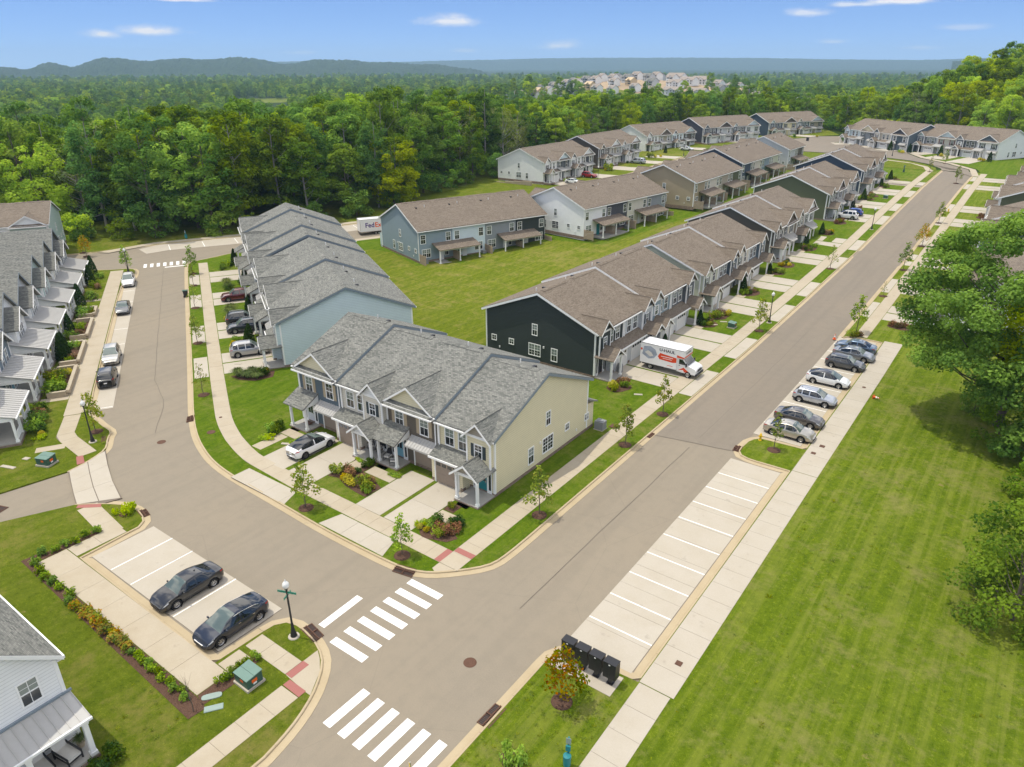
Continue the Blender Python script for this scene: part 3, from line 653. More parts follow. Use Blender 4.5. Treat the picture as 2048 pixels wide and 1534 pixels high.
# west street behind: driveways of the row along the wood
sheet('driveway', [[(-112, y-3), (-101, y-3), (-101, y+3), (-112, y+3)] for y in (173, 188, 203, 218, 231)], .134, M['concrete'], .03)

# -- the wider ground sheet out to the horizon
def ground_sheet():
    rad = [40*1.13**i for i in range(46)]; na = 120; cx, cy = -60., 150.
    vs = [(cx, cy, 0)]; 
    for r in rad:
        for i in range(na): vs.append((cx+r*math.cos(2*math.pi*i/na), cy+r*math.sin(2*math.pi*i/na), 0))
    V = np.array(vs); inb = (sstep(-172, -166, V[:, 0]))*(1-sstep(54, 60, V[:, 0]))*(1-sstep(229, 234, V[:, 1]))*sstep(-36, -30, V[:, 1])
    V[:, 2] = TE(V[:, 0], V[:, 1])+.1-.6*inb
    fs = [(0, 1+i, 1+(i+1) % na) for i in range(na)]
    for k in range(len(rad)-1):
        a = 1+k*na; b = a+na
        fs += [(a+i, b+i, b+(i+1) % na, a+(i+1) % na) for i in range(na)]
    me = bpy.data.meshes.new('ground'); me.from_pydata(V.tolist(), [], fs); me.materials.append(M['wild']); me.polygons.foreach_set('use_smooth', [True]*len(fs))
    o = bpy.data.objects.new('ground', me); link(o); o['kind'] = 'structure'
ground_sheet()
def far_sheet(name, poly, mat, z=.16, thick=.3):
    mb = MB()
    bm = bmesh.new(); f = bm.faces.new([bm.verts.new((p[0], p[1], 0)) for p in poly]); f.normal_update(); bmesh.ops.triangulate(bm, faces=[f])
    for k in range(30):
        y = min(p[1] for p in poly)+k*10
        if y < max(p[1] for p in poly): bmesh.ops.bisect_plane(bm, geom=bm.verts[:]+bm.edges[:]+bm.faces[:], plane_co=(0, y, 0), plane_no=(0, 1, 0))
    for k in range(30):
        x = min(p[0] for p in poly)+k*10
        if x < max(p[0] for p in poly): bmesh.ops.bisect_plane(bm, geom=bm.verts[:]+bm.edges[:]+bm.faces[:], plane_co=(x, 0, 0), plane_no=(1, 0, 0))
    for v in bm.verts: v.co.z = float(TE(v.co.x, v.co.y))+z
    bmesh.ops.recalc_face_normals(bm, faces=bm.faces)
    if sum(f.normal.z for f in bm.faces) < 0: bmesh.ops.reverse_faces(bm, faces=bm.faces)
    me = bpy.data.meshes.new(name); bm.to_mesh(me); bm.free(); me.materials.append(mat)
    o = bpy.data.objects.new(name, me); link(o); o['kind'] = 'structure'; return o

SEAM = plain('crack_sealant', (.15, .128, .1), .85)
def seam(pts, w=.035):
    P = resample(pts, 2.); m = MB()
    for i in range(1, len(P)-1): P[i] = P[i]+np.array((R.uniform(-.05, .05), R.uniform(-.05, .05)))
    N_ = normals(P)
    for i in range(len(P)-1):
        q = [P[i]-N_[i]*w, P[i+1]-N_[i+1]*w, P[i+1]+N_[i+1]*w, P[i]+N_[i]*w]; m.add([(a[0], a[1], gz(*a)+.024) for a in q], [(0, 1, 2, 3)])
    obj('crack_sealant', m, SEAM, ROADW)
seam([(-21.4, 30), (-21.25, 56.8)], .022); seam([(-24.9, 57.05), (-17.4, 58.5)], .04); seam([(-21.2, 59), (-21.2, 95)], .02); seam([LX(2, -3.4), LX(54, -3.3)], .02); seam([LX(-12, -3), LX(-5, -2.2), LX(2, -3.4)], .02); 
# ------------------------------------------------------------------ houses
WC = {}
def window_meshes(w, h, cols=2, rows=2, double=False):
    """frame, upper pane and lower pane of a sash window; wall plane y=0, outside is -y, sill at z=0"""
    key = (round(w, 2), round(h, 2), cols, rows)
    if key in WC: return WC[key]
    f = MB(); t = .085
    f.box(-w/2-t, w/2+t, -.05, .02, h, h+t); f.box(-w/2-t, w/2+t, -.07, .02, -t, 0); f.box(-w/2-t, -w/2, -.05, .02, 0, h); f.box(w/2, w/2+t, -.05, .02, 0, h)
    if h > .8: f.box(-w/2, w/2, -.035, .0, h/2-.035, h/2+.035)
    for i in range(1, cols):
        x = -w/2+w*i/cols; ww = .045 if w > 1.2 and i == cols//2 else .014
        f.box(x-ww, x+ww, -.03, .0, 0, h)
    if h > .8:
        f.box(-w/2, w/2, -.028, 0, h*.75-.012, h*.75+.012)
        if rows > 2: f.box(-w/2, w/2, -.028, 0, h*.25-.012, h*.25+.012)
    elif rows > 1: f.box(-w/2, w/2, -.028, 0, h/2-.014, h/2+.014)
    a = MB().box(-w/2, w/2, -.02, .0, h/2, h).mesh('pane', M['glass_blind']); b = MB().box(-w/2, w/2, -.018, .0, 0, h/2).mesh('pane', M['glass'])
    a2 = MB().box(-w/2, w/2, -.02, .0, h/2, h).mesh('pane', M['glass'])
    WC[key] = (f.mesh('window', M['trim']), a, b, a2); return WC[key]
def window(parent, x, y, z, w, h, rot=0., cols=2, rows=2, blind=None, lite=False):
    fm, a, b, a2 = window_meshes(w, h, cols, rows)
    o = bpy.data.objects.new('window', fm); link(o, parent); o.location = (x, y, z); o.rotation_euler = (0, 0, rot)
    if blind is None: blind = R.random() < .6
    for me in ((a if blind else a2), b): link(bpy.data.objects.new('pane', me), o)
    return o
SH = {}
def shutter(parent, x, y, z, w, h, mat):
    k = (w, h, mat)
    if k not in SH:
        m = MB(); m.box(-w/2, w/2, -.04, 0, 0, h)
        for i in range(2): m.box(-w/2+.04, w/2-.04, -.052, -.04, h*(.06+.48*i), h*(.46+.48*i))
        SH[k] = m.mesh('shutter', M[mat])
    o = bpy.data.objects.new('shutter', SH[k]); link(o, parent); o.location = (x, y, z)
GC = {}
def garage_door(parent, x, y, z, w, h, mat, lites, lod):
    k = (w, h, mat, lites, lod)
    if k not in GC:
        f = MB(); f.box(-w/2-.12, -w/2, -.06, .02, 0, h+.12); f.box(w/2, w/2+.12, -.06, .02, 0, h+.12); f.box(-w/2, w/2, -.06, .02, h, h+.12)
        d = MB(); d.box(-w/2, w/2, -.01, .02, 0, h)
        for r in range(4): d.box(-w/2, w/2, -.016, -.01, h*r/4+.012, h*(r+1)/4-.012)
        p = MB().box(-w/8+.05, w/8-.05, -.024, -.016, .07, h/4-.07)
        GC[k] = (f.mesh('garage_frame', M['trim']), d.mesh('garage_door', M[mat]), p.mesh('panel', M[mat]), MB().box(-w/8+.07, w/8-.07, -.02, -.014, .12, h/4-.1).mesh('pane', M['glass']))
    fm, dm, pm, gm = GC[k]
    o = bpy.data.objects.new('garage_frame', fm); link(o, parent); o.location = (x, y, z)
    o = bpy.data.objects.new('garage_door', dm); link(o, parent); o.location = (x, y, z)
    for r in range(4):
        for c in range(4):
            if r == 3 and lites: q = bpy.data.objects.new('pane', gm)
            elif lod >= 2: q = bpy.data.objects.new('panel', pm)
            else: continue
            link(q, o); q.location = (-w/2+w*(c+.5)/4, 0, h*r/4)
DC = {}
def front_door(parent, x, y, z, mat, side=True):
    k = (mat, side)
    if k not in DC:
        f = MB(); w = .95
        for s in (-1, 1): f.box(s*(w/2+.1), s*w/2, -.05, .02, 0, 2.2)
        f.box(-w/2-.1, w/2+.1, -.05, .02, 2.1, 2.2)
        d = MB(); d.box(-w/2, w/2, -.02, .02, 0, 2.1); d.box(-.33, -.05, -.035, -.02, .15, .8); d.box(.05, .33, -.035, -.02, .15, .8)
        g = MB(); 
        for a in (-1, 1): g.box(a*.03, a*.32, -.03, -.018, 1.0, 1.9)
        h = MB().box(.36, .42, -.09, -.02, .95, 1.1)
        DC[k] = [m.mesh(n, M[t]) for m, n, t in ((f, 'door_frame', 'trim'), (d, 'door', mat), (g, 'pane', 'glass'), (h, 'handle', 'chrome'))]
        sl = MB(); sl.box(-.2, .2, -.04, .02, 0, 2.2); DC[k].append(sl.mesh('sidelight', M['trim'])); DC[k].append(MB().box(-.11, .11, -.05, -.04, .3, 2.).mesh('pane', M['glass']))
    fm, dm, gm, hm, sm, sg = DC[k]
    o = bpy.data.objects.new('door_frame', fm); link(o, parent); o.location = (x, y, z)
    o = bpy.data.objects.new('door', dm); link(o, parent); o.location = (x, y, z)
    for q, n in ((gm, 'pane'), (hm, 'handle')): link(bpy.data.objects.new(n, q), o)
    if side:
        for s in (-1, 1):
            o = bpy.data.objects.new('sidelight', sm); link(o, parent); o.location = (x+s*.78, y, z); link(bpy.data.objects.new('pane', sg), o)
PC = {}
def post(parent, x, y, z, h, w=.2):
    k = (round(h, 2), w)
    if k not in PC:
        m = MB(); m.box(-w/2, w/2, -w/2, w/2, 0, h); m.box(-w/2-.045, w/2+.045, -w/2-.045, w/2+.045, 0, .2); m.box(-w/2-.04, w/2+.04, -w/2-.04, w/2+.04, h-.12, h)
        PC[k] = m.mesh('porch_post', M['trim'])
    o = bpy.data.objects.new('porch_post', PC[k]); link(o, parent); o.location = (x, y, z)
def boxes(name, bs, mat, parent):
    for b in bs: obj(name, MB().box(*b), M[mat], parent)
def gable_roof_y(parent, xc, hw, y0, ze, za, yr, ye, mat, name='gable_roof', t=.12):
    """roof with its ridge running back along y over a front gable: eaves at xc-hw, xc+hw"""
    m = MB()
    m.slab((xc, y0, za), (xc, yr, za), (xc-hw, ye, ze), (xc-hw, y0, ze), t); m.slab((xc+hw, y0, ze), (xc+hw, ye, ze), (xc, yr, za), (xc, y0, za), t)
    o = obj(name, m, M[mat], parent)
    r = MB(); k = .2
    for s in (-1, 1):
        a = (xc, za-.03); b = (xc+s*hw, ze-.03)
        r.py([a, b, (b[0], b[1]-k), (a[0], a[1]-k)], y0-.03, y0+.02)
    obj('rake_board', r, M['trim'], parent)
    c = MB(); c.tube((xc, y0+.1, za+.01), (xc, yr-.2, za+.01), .06, .06, 5); obj('ridge_cap', c, M[mat], o)
    return o
def standing_seam(parent, x0, x1, y0, y1, z0, z1, n, name='metal_roof', t=.07):
    """lean-to metal roof from (y0,z0) low to (y1,z1) high, each pan a piece between raised seams"""
    s = MB(); w = (x1-x0)/n
    for i in range(n+1):
        x = x0+w*i; s.slab((x-.018, y0, z0+.05), (x+.018, y0, z0+.05), (x+.018, y1, z1+.05), (x-.018, y1, z1+.05), .05)
    s.box(x0-.02, x1+.02, y0-.02, y0+.03, z0-.16, z0+.012)
    o = obj(name, s, M['metal_roof'], parent)
    pm = MB().slab((.006, y0, z0), (w-.006, y0, z0), (w-.006, y1, z1), (.006, y1, z1), t).mesh('roof_pan', M['metal_roof'])
    for i in range(n):
        q = bpy.data.objects.new('roof_pan', pm); link(q, o); q.location = (x0+w*i, 0, 0)
    return o

def row(name, label, origin, rot, L, D, units, ze=5.62, zr=8.7, roof='roof_brown', rake='trim', z=None, lod=1, rear=False, ends=(True, True), group='rows of two-storey townhouses', lower='lgrey', gar='garage_white', brick=True, endwin=True, scale=1., bump=False):
    o = thing(name, label, 'townhouses', (origin[0], origin[1], gz(*origin) if z is None else z), rot, group)
    if scale != 1.: o.scale = (scale,)*3
    n = len(units); w = L/n; rd = D/2; s = (zr-ze)/rd; ov = .42; fl = .32
    rm = M[roof]; fm = M[rake]
    dzs = [u.get('dz', 0.) for u in units]
    for i, u in enumerate(units):
        x0, x1 = w*i, w*(i+1); dz = dzs[i]; e = ze+dz; r = zr+dz; col = siding(u['c']); lo = siding(u.get('lo', lower))
        X = (lambda a, x1=x1: x1-a) if u['t'].endswith('m') else (lambda a, x0=x0: x0+a)
        wall = MB(); wall.px([(0, -.3), (D, -.3), (D, e), (rd, r), (0, e)], x0, x1); wo_ = obj('wall', wall, col, o)
        wo_['label'] = u['c']+' lap-sided unit wall' if u['c'] not in ('lblue', 'lgrey', 'dgrey', 'ltaupe', 'bluegrey2') else {'lblue': 'light blue', 'lgrey': 'light grey', 'dgrey': 'dark grey', 'ltaupe': 'light taupe', 'bluegrey2': 'dusty blue'}[u['c']]+' lap-sided unit wall'
        # roof plane with overhangs where the neighbour is lower or missing
        a = .3 if i == 0 else (.14 if dzs[i-1] < dz else 0.); b = .3 if i == n-1 else (.14 if dzs[i+1] < dz else 0.)
        ch = lambda d0, d1: [(-ov, e-ov*s+d1), (rd, r+d1), (D+ov, e-ov*s+d1), (D+ov, e-ov*s+d0), (rd, r+d0), (-ov, e-ov*s+d0)]
        ro = obj('roof', MB().px(ch(.02, .15), x0-a, x1+b), rm, o)
        rv = MB(); k = .3; rv.px([(rd-k, r+.15-k*s+.05), (rd, r+.2), (rd+k, r+.15-k*s+.05), (rd+k, r+.15-k*s), (rd, r+.15), (rd-k, r+.15-k*s)], x0+.7, x1-.7); obj('ridge_vent', rv, rm, ro)
        rk = MB()
        if a: rk.px(ch(-.16, .1), x0-a-.03, x0-a+.02)
        if b: rk.px(ch(-.16, .1), x1+b-.02, x1+b+.03)
        if rk.v: obj('rake_board', rk, fm, ro)
        vp = MB(); vy = D*.62; vz = r-(vy-rd)*s
        vp.tube((x0+w*.35, vy, vz), (x0+w*.35, vy, vz+.55), .06, .06, 6, 0)
        obj('vent_pipe', vp, M['pvc'], ro)
        bx = MB(); bx.box(x0+w*.6-.15, x0+w*.6+.15, vy-.2, vy+.2, vz-.02, vz+.26); obj('roof_vent', bx, M['dark'], ro)
        boxes('gutter', [(x0-a*.9, x1+b*.9, -ov-.11, -ov+.02, e-ov*s-.1, e-ov*s+.02), (x0-a*.9, x1+b*.9, D+ov-.02, D+ov+.11, e-ov*s-.1, e-ov*s+.02)], 'trim', o)
        boxes('soffit', [(x0, x1, -ov, .0, e-ov*s-.12, e-ov*s-.08)], 'trim', o)
        if brick:
            bk = MB(); c = .025; bk.box(x0-(c if i == 0 else 0), x1+(c if i == n-1 else 0), -c, D+c, -.2, .42); obj('brick_base', bk, M['brick'], o)
        cb = [(xx-.09, xx+.09, -.05, .03, 2.6, e) for xx in ((x0+.07,) if i else ())]
        if i == 0: cb += [(x0-.045, x0+.16, -.045, .13, .42, e), (x0-.03, x0+.03, D-.14, D+.03, .42, e)]
        if i == n-1: cb += [(x1-.16, x1+.045, -.045, .13, .42, e), (x1-.03, x1+.03, D-.14, D+.03, .42, e)]
        boxes('corner_board', cb, 'trim', o)
        ds = MB(); xx = x0+.3 if i else x1-.3
        ds.box(X(w-.22)-.045, X(w-.22)+.045, -.13, -.05, 2.9, e-.2); obj('downspout', ds, M['trim'], o)
        za2 = e+.1
        ww, wh, wz = .88, 1.5, 3.45+dz*.5
        if u['t'][0] == 'N':
            # narrow gabled bay over the entry porch, garage beside it
            bw = 2.35; xc = X(1.25); za = e+1.12; lowz = 2.75
            bay = MB(); bay.box(X(.08), X(.08+bw), -.5, .02, lowz, e-.06); obj('bay_wall', bay, col, o)
            gt = MB(); gt.py([(X(.08), e-.12), (X(.08+bw), e-.12), (xc, za-.13)], -.52, .6); obj('gable_wall', gt, siding(u.get('gab', u['c'])), o)
            yr = (za-e)/s+.05; ye = max(-.1, 0.)+.0
            gable_roof_y(o, xc, bw/2+.32, -.88, e-.2, za+.1, yr+.2, .0, roof)
            boxes('corner_board', [(X(.06), X(.1+bw), -.56, -.48, e-.22, e-.04)]+[(X(q)-.07, X(q)+.07, -.55, -.42, lowz, e-.22) for q in (.08, .08+bw)], 'trim', o)
            window(o, xc, -.5, e-1.95, .68, 1.1, cols=2)
            for q in (-.58, .58): shutter(o, xc+q, -.5, e-1.98, .34, 1.16, u.get('sh', 'shutter_dark'))
            for q in (3.35, 4.85): window(o, X(q*w/6.2), 0, wz, ww, wh)
            lw = MB(); lw.box(X(2.62), X(w), -.95, .02, -.2, 2.72); obj('garage_wall', lw, lo, o)
            pr = MB(); pr.slab((X(2.5), -1.3, 2.68), (X(w), -1.3, 2.68), (X(w), .05, 3.3), (X(2.5), .05, 3.3), .1); pr_ = obj('pent_roof', pr, rm, o)
            pg = MB(); pg.box(X(2.5), X(w), -1.4, -1.28, 2.5, 2.66); obj('gutter', pg, M['trim'], o)
            gw = 2.44; gx = X((2.62+w)/2)
            garage_door(o, gx, -.95, .02, gw, 2.15, gar, gar == 'garage_white' or u.get('lites', 1), lod)
            boxes('brick_base', [(X(2.6), X(2.82), -.98, -.6, -.1, .45), (X(w-.22), X(w), -.98, -.6, -.1, .45)], 'brick', o)
            # porch
            sl = MB(); sl.box(X(.02), X(2.5), -2.25, .0, -.2, .28); obj('porch_slab', sl, M['porch_floor'], o)
            sb = MB(); sb.box(X(.0), X(2.52), -2.28, -.04, -.2, .2); sb.box(X(.8), X(2.), -2.75, -2.28, -.1, .12); obj('porch_step', sb, M['brick'], o)
            for q in (.2, 2.32): post(o, X(q), -2.05, .28, 2.35)
            bm_ = MB(); bm_.box(X(.08), X(2.44), -2.16, -1.94, 2.6, 2.85); 
            for q in (.2, 2.32): bm_.box(X(q)-.1, X(q)+.1, -1.94, 0, 2.6, 2.85)
            obj('porch_beam', bm_, M['trim'], o)
            gt = MB(); gt.py([(X(.14), 2.85), (X(2.38), 2.85), (xc, 3.72)], -2.12, -2.0); obj('porch_gable', gt, siding(u.get('gab', u['c'])), o)
            gable_roof_y(o, xc, 1.45, -2.5, 2.74, 3.86, -.02 if True else -.5, -.02, roof, 'porch_roof')
            front_door(o, X(1.28), -.0, .28, u.get('door', 'door_dark'))
        else:
            # full-width gable over two shuttered windows, porch beside the garage
            za = e+u.get('gh', 1.75); xa, xb = x0+.12, x1-.12; xc = (x0+x1)/2
            gt = MB(); gt.py([(xa+.15, e-.02), (xb-.15, e-.02), (xc, za-.12)], -.2, .9); obj('gable_wall', gt, siding(u.get('gab', u['c'])), o)
            gable_roof_y(o, xc, (xb-xa)/2+.1, -.5, e-.16, za+.1, (za-e)/s+.3, .05, roof)
            pk = MB(); pk.slab((xa+.2, -.78, e-.3), (xb-.2, -.78, e-.3), (xb-.2, -.15, e+.03), (xa+.2, -.15, e+.03), .08); obj('pent_roof', pk, rm, o)
            boxes('gutter', [(xa, xb, -.86, -.76, e-.44, e-.31)], 'trim', o); boxes('soffit', [(xa, xb, -.76, 0, e-.47, e-.43)], 'trim', o)
            for q in (1.55, w-1.55):
                window(o, x0+q, 0, wz-.12, ww, wh)
                for k in (-.72, .72): shutter(o, x0+q+k, 0, wz-.16, .36, 1.58, u.get('sh', 'shutter_tan'))
            gw = 2.44; gx = X(w-1.6)
            garage_door(o, gx, 0, .02, gw, 2.15, gar, gar == 'garage_white', lod)
            standing_seam(o, min(X(w-.15), X(w-3.05)), max(X(w-.15), X(w-3.05)), -1.0, -.01, 2.5, 3.1, 9 if lod >= 2 else 7, 'awning')
            br = MB()
            for q in (w-.3, w-2.9):
                br.tube((X(q), -.02, 1.9), (X(q), -.85, 2.5), .05, .05, 4); br.box(X(q)-.05, X(q)+.05, -.95, 0, 2.42, 2.5)
            obj('bracket', br, M['trim'], o)
            sl = MB(); sl.box(X(.0), X(2.55), -1.75, 0, -.2, .28); obj('porch_slab', sl, M['porch_floor'], o)
            sb = MB(); sb.box(X(-.02), X(2.57), -1.78, -.04, -.2, .2); sb.box(X(.4), X(1.6), -2.25, -1.78, -.1, .12); obj('porch_step', sb, M['brick'], o)
            for q in (.2, 2.35): post(o, X(q), -1.5, .28, 2.3)
            bm_ = MB(); bm_.box(X(.08), X(2.47), -1.61, -1.39, 2.55, 2.8); 
            for q in (.2, 2.35): bm_.box(X(q)-.1, X(q)+.1, -1.39, 0, 2.55, 2.8)
            obj('porch_beam', bm_, M['trim'], o)
            xl, xh = min(X(-.18), X(2.75)), max(X(-.18), X(2.75))
            if u.get('metal'): standing_seam(o, xl, xh, -2.0, .0, 2.78, 3.5, 7, 'porch_roof')
            else:
                p = MB(); p.slab((xl, -2.05, 2.72), (xh, -2.05, 2.72), (xh, .02, 3.75), (xl, .02, 3.75), .12); obj('porch_roof', p, rm, o)
                for xx in (xl+.12, xh-.2):
                    p = MB(); p.px([(-1.9, 2.7), (0, 2.7), (0, 3.6)], xx, xx+.08); obj('porch_gable', p, M['trim'], o)
            front_door(o, X(1.3), 0, .28, u.get('door', 'door_white'))
        if rear:
            for q in (.9, w-.9): window(o, x0+q, D, wz, .88, 1.45, math.pi, rows=2)
            lefty = (i % 2 == 0); Y = (lambda a, x0=x0: x0+a) if lefty else (lambda a, x1=x1: x1-a)
            window(o, Y(1.45), D, .95, 1.6, 1.4, math.pi, cols=4)
            dd = MB(); dd.box(Y(4.0), Y(4.95), D-.02, D+.05, .1, 2.25); obj('patio_door', dd, M[u.get('door', 'door_white')], o)
            window(o, Y(5.55), D, .9, .7, 1.3, math.pi, cols=2) if w > 6.3 else None
            ps = MB(); ps.box(Y(2.8), Y(w), D, D+2.6, -.2, .12); obj('patio_slab', ps, M['porch_floor'], o)
            if lefty:
                xa, xb = x0+2.6, min(x0+2*w-2.6, L)
                p = MB(); p.slab((xb, D+2.9, 2.55), (xa, D+2.9, 2.55), (xa, D-.02, 3.35), (xb, D-.02, 3.35), .12); obj('patio_roof', p, rm, o)
                p = MB(); p.box(xa+.1, xb-.1, D+2.5, D+2.68, 2.3, 2.52); obj('patio_beam', p, M['trim'], o)
                for xx in (xa+.25, (xa+xb)/2, xb-.25): post(o, xx, D+2.55, .12, 2.2, .16)
                p = MB(); fence_slats(o, (xa+xb)/2, D+.1, D+2.3)
            fence_slats(o, Y(.06) if i in (0, n-1) else Y(.05), D+.1, D+2.3)
            hv = MB(); hv.box(Y(.45), Y(1.2), D+.4, D+1.15, .05, .8); hv.lathe([(.3, .8), (.3, .84), (.0, .84)], 10, (Y(.82), D+.78, 0)); obj('air_conditioner', hv, M['hvac'], o)
    if bump:
        b = MB(); b.box(L-2.6, L+.0, D, D+1.15, -.2, 2.9); obj('bump_out', b, siding(units[-1]['c']), o)
        b = MB(); b.box(L-2.6, L+.02, D, D+1.17, -.2, .4); obj('brick_base', b, M['brick'], o)
        b = MB(); b.slab((L+.3, D+1.5, 2.85), (L-2.9, D+1.5, 2.85), (L-2.9, D, 3.4), (L+.3, D, 3.4), .12); obj('bump_roof', b, rm, o)
        window(o, L, D-.1, 1.35, .62, .62, math.pi/2, cols=2)
    if endwin:
        for side, xx, rr in ((0, 0., -math.pi/2), (1, L, math.pi/2)):
            if not ends[side]: continue
            window(o, xx, D*.53, 3.6, .62, 1.25, rr, cols=2); window(o, xx, D*.53, 1.05, 1.55, 1.35, rr, cols=4, rows=3); window(o, xx, D*.35, .95, .72, 1.45, rr)
            window(o, xx, D*.75, 1.75, .6, .6, rr); 
            if not bump: window(o, xx, D*.92, 1.75, .6, .6, rr)
            q = -.12 if side == 0 else .0; boxes('wall_vent', [(xx+q, xx+q+.12, D*.44, D*.44+.16, 2.2, 2.45), (xx+q, xx+q+.1, D*.86, D*.86+.12, .9, 1.15)], 'pvc', o)
    return o
def fence_slats(parent, x, y0, y1, h=1.75):
    """a short privacy screen of upright boards; each board is a piece"""
    f = MB(); f.box(x-.03, x+.03, y0, y1, .35, .43); f.box(x-.03, x+.03, y0, y1, 1.35, 1.43)
    for y in (y0, y1): f.box(x-.05, x+.05, y-.05, y+.05, -.1, h+.06)
    o = obj('privacy_screen', f, M['wood'], parent)
    if 'board' not in WC: WC['board'] = MB().box(.03, .055, -.06, .06, .06, h).mesh('board', M['wood'])
    n = int((y1-y0)/.15)
    for i in range(n):
        b = bpy.data.objects.new('board', WC['board']); link(b, o); b.location = (x, y0+.08+(y1-y0-.16)*i/(n-1), 0)

N, NM, Wd, WM = 'N', 'Nm', 'W', 'Wm'
F = row('townhouse_row', 'cream-gabled townhouse row at the street corner with four units under a grey roof', (-54.6, 39.4), 0, 24., 14.5,
        [dict(t=Wd, c='slate', gab='cream', dz=.62, door='door_white', lo='slate'), dict(t=NM, c='linen', gab='white', lo='linen', dz=.32, door='door_dark', sh='shutter_dark'), dict(t=Wd, c='taupe', gab='cream', dz=.32, door='door_blue'), dict(t=NM, c='cream', gab='ltaupe', lo='cream', dz=0., door='door_teal')],
        ze=5.6, zr=8.62, roof='roof_grey', rake='fascia_grey', lod=2, ends=(True, True), gar='garage_tan', bump=True)
L2a = LX(25.9, 10.6); rL = math.atan2(-.512, .859)
row('townhouse_row', 'grey-roofed townhouse row with the pale blue gable end behind the cream row', L2a, rL, 26.2, 15.6,
    [dict(t=Wd, c='slate', gab='white', dz=.35), dict(t=NM, c='grey', dz=.35), dict(t=Wd, c='linen', gab='cream', dz=0.), dict(t=NM, c='lblue', gab='white', lo='lblue', dz=0.)], ze=5.72, zr=8.85, roof='roof_grey', rake='fascia_grey', ends=(True, True), gar='garage_tan', lower='linen', bump=False)
L2b = LX(52.6, 10.6)
row('townhouse_row', 'grey-roofed townhouse row nearest the far parking bays with a blue-grey upper gable', L2b, rL, 24.6, 15.6,
    [dict(t=Wd, c='slate', gab='white', dz=.7), dict(t=NM, c='linen', dz=.35), dict(t=Wd, c='taupe', gab='cream', dz=.35), dict(t=NM, c='bluegrey', gab='bluegrey', dz=0.)], ze=6.15, zr=9.3, roof='roof_grey', rake='fascia_grey', ends=(True, True), gar='garage_tan', lower='linen')
rr = math.pi/2
def rrow(label, y0, units, L=25.7, z=None): return row('townhouse_row', label, (-36.35, y0), rr, L, 15.3, units, z=z, lod=2 if y0 < 70 else 1, ends=(True, False))
rrow('brown-roofed townhouse row with the charcoal gable end beside the white moving truck', 65.2, [dict(t=N, c='charcoal', dz=0.), dict(t=NM, c='lgrey', gab='dgrey', dz=0.), dict(t=N, c='bluegrey2', gab='white', dz=.3, sh='garage_white'), dict(t=NM, c='dgrey', gab='grey', dz=.3)])
rrow('brown-roofed townhouse row with the pale sage gable end on the right-hand street', 94.2, [dict(t=N, c='sage', lo='sage', dz=0.), dict(t=NM, c='slate', gab='grey', lo='taupe', dz=0.), dict(t=N, c='linen', gab='white', dz=.3), dict(t=NM, c='bluegrey', gab='white', lo='ltaupe', dz=.3)])
rrow('brown-roofed townhouse row with the dark brown gable end on the right-hand street', 124.6, [dict(t=N, c='brown', dz=0.), dict(t=Wd, c='linen', gab='taupe', metal=1, sh='shutter_dark', dz=0.), dict(t=N, c='ltaupe', gab='white', dz=.3), dict(t=Wd, c='white', gab='white', metal=1, sh='shutter_dark', dz=.3)])
rrow('brown-roofed townhouse row with the olive green gable end beside the white and blue cars', 159.2, [dict(t=N, c='olive', dz=0.), dict(t=Wd, c='lgrey', gab='taupe', metal=1, sh='shutter_dark', dz=0.), dict(t=N, c='linen', gab='white', dz=.3), dict(t=Wd, c='slate', gab='white', metal=1, sh='garage_white', dz=.3)], 25.)
rrow('brown-roofed townhouse row with the navy gable end, last on its side before the bend', 188.4, [dict(t=N, c='navy', dz=0.), dict(t=Wd, c='grey', gab='taupe', metal=1, sh='shutter_dark', dz=0.), dict(t=N, c='lgrey', gab='white', dz=.3), dict(t=Wd, c='navy', gab='white', metal=1, sh='garage_white', dz=.3)], 25.)
def mrow(label, xr, y0, y1, units, z, L=None, rot=None, D=15.3, ze=5.7, zr=8.8, ends=(False, True)):
    """row seen from behind: rear wall along x=xr from y0 (near) to y1 (far)"""
    a = -math.pi/2 if rot is None else rot; c, s = math.cos(a), math.sin(a); L = L or (y1-y0)
    # far rear corner is local (0,D)
    o = (xr[1]-(-s*D), y1-(c*D)) if isinstance(xr, tuple) else (xr-D, y1)
    return row('townhouse_row', label, o, a, L, D, units, z=z, rear=True, ends=ends, ze=ze, zr=zr)
a1 = math.atan2(91.2-117.6, -87.9+78.5)
mrow('brown-roofed townhouse row with dusty blue end wall, seen from behind across the rough lawn', (0, -77.9), 0, 117.3, [dict(t=N, c='charcoal', door='door_white'), dict(t=NM, c='grey', dz=0.), dict(t=Wd, c='sky', metal=1, door='sky' and 'door_white'), dict(t=N, c='bluegrey2', gab='lblue', lo='lblue')], .1, L=27.6, rot=a1, ze=5.85, zr=9.3)
mrow('brown-roofed townhouse row with long white gable end seen from behind', (0, -66.6), 0, 147.2, [dict(t=N, c='grey'), dict(t=Wd, c='stone', metal=1), dict(t=N, c='ink'), dict(t=Wd, c='white', metal=1, door='door_teal')], 1.6, L=28.0, rot=math.atan2(-28, -3.8), ze=5.8, zr=8.9)
mrow('brown-roofed townhouse row with the tan gable end, backs in tan, linen and olive', -62.3, 152.4, 180.6, [dict(t=N, c='olive', lo='olive'), dict(t=Wd, c='ltaupe', metal=1), dict(t=N, c='linen'), dict(t=Wd, c='tan', metal=1, door='door_dark')], 3.3)
mrow('brown-roofed townhouse row with the deep blue gable end behind the olive row', -63.2, 184.0, 213.5, [dict(t=N, c='sage', lo='olive'), dict(t=Wd, c='bluegrey2', metal=1), dict(t=N, c='linen'), dict(t=Wd, c='navy', metal=1)], 4.0)
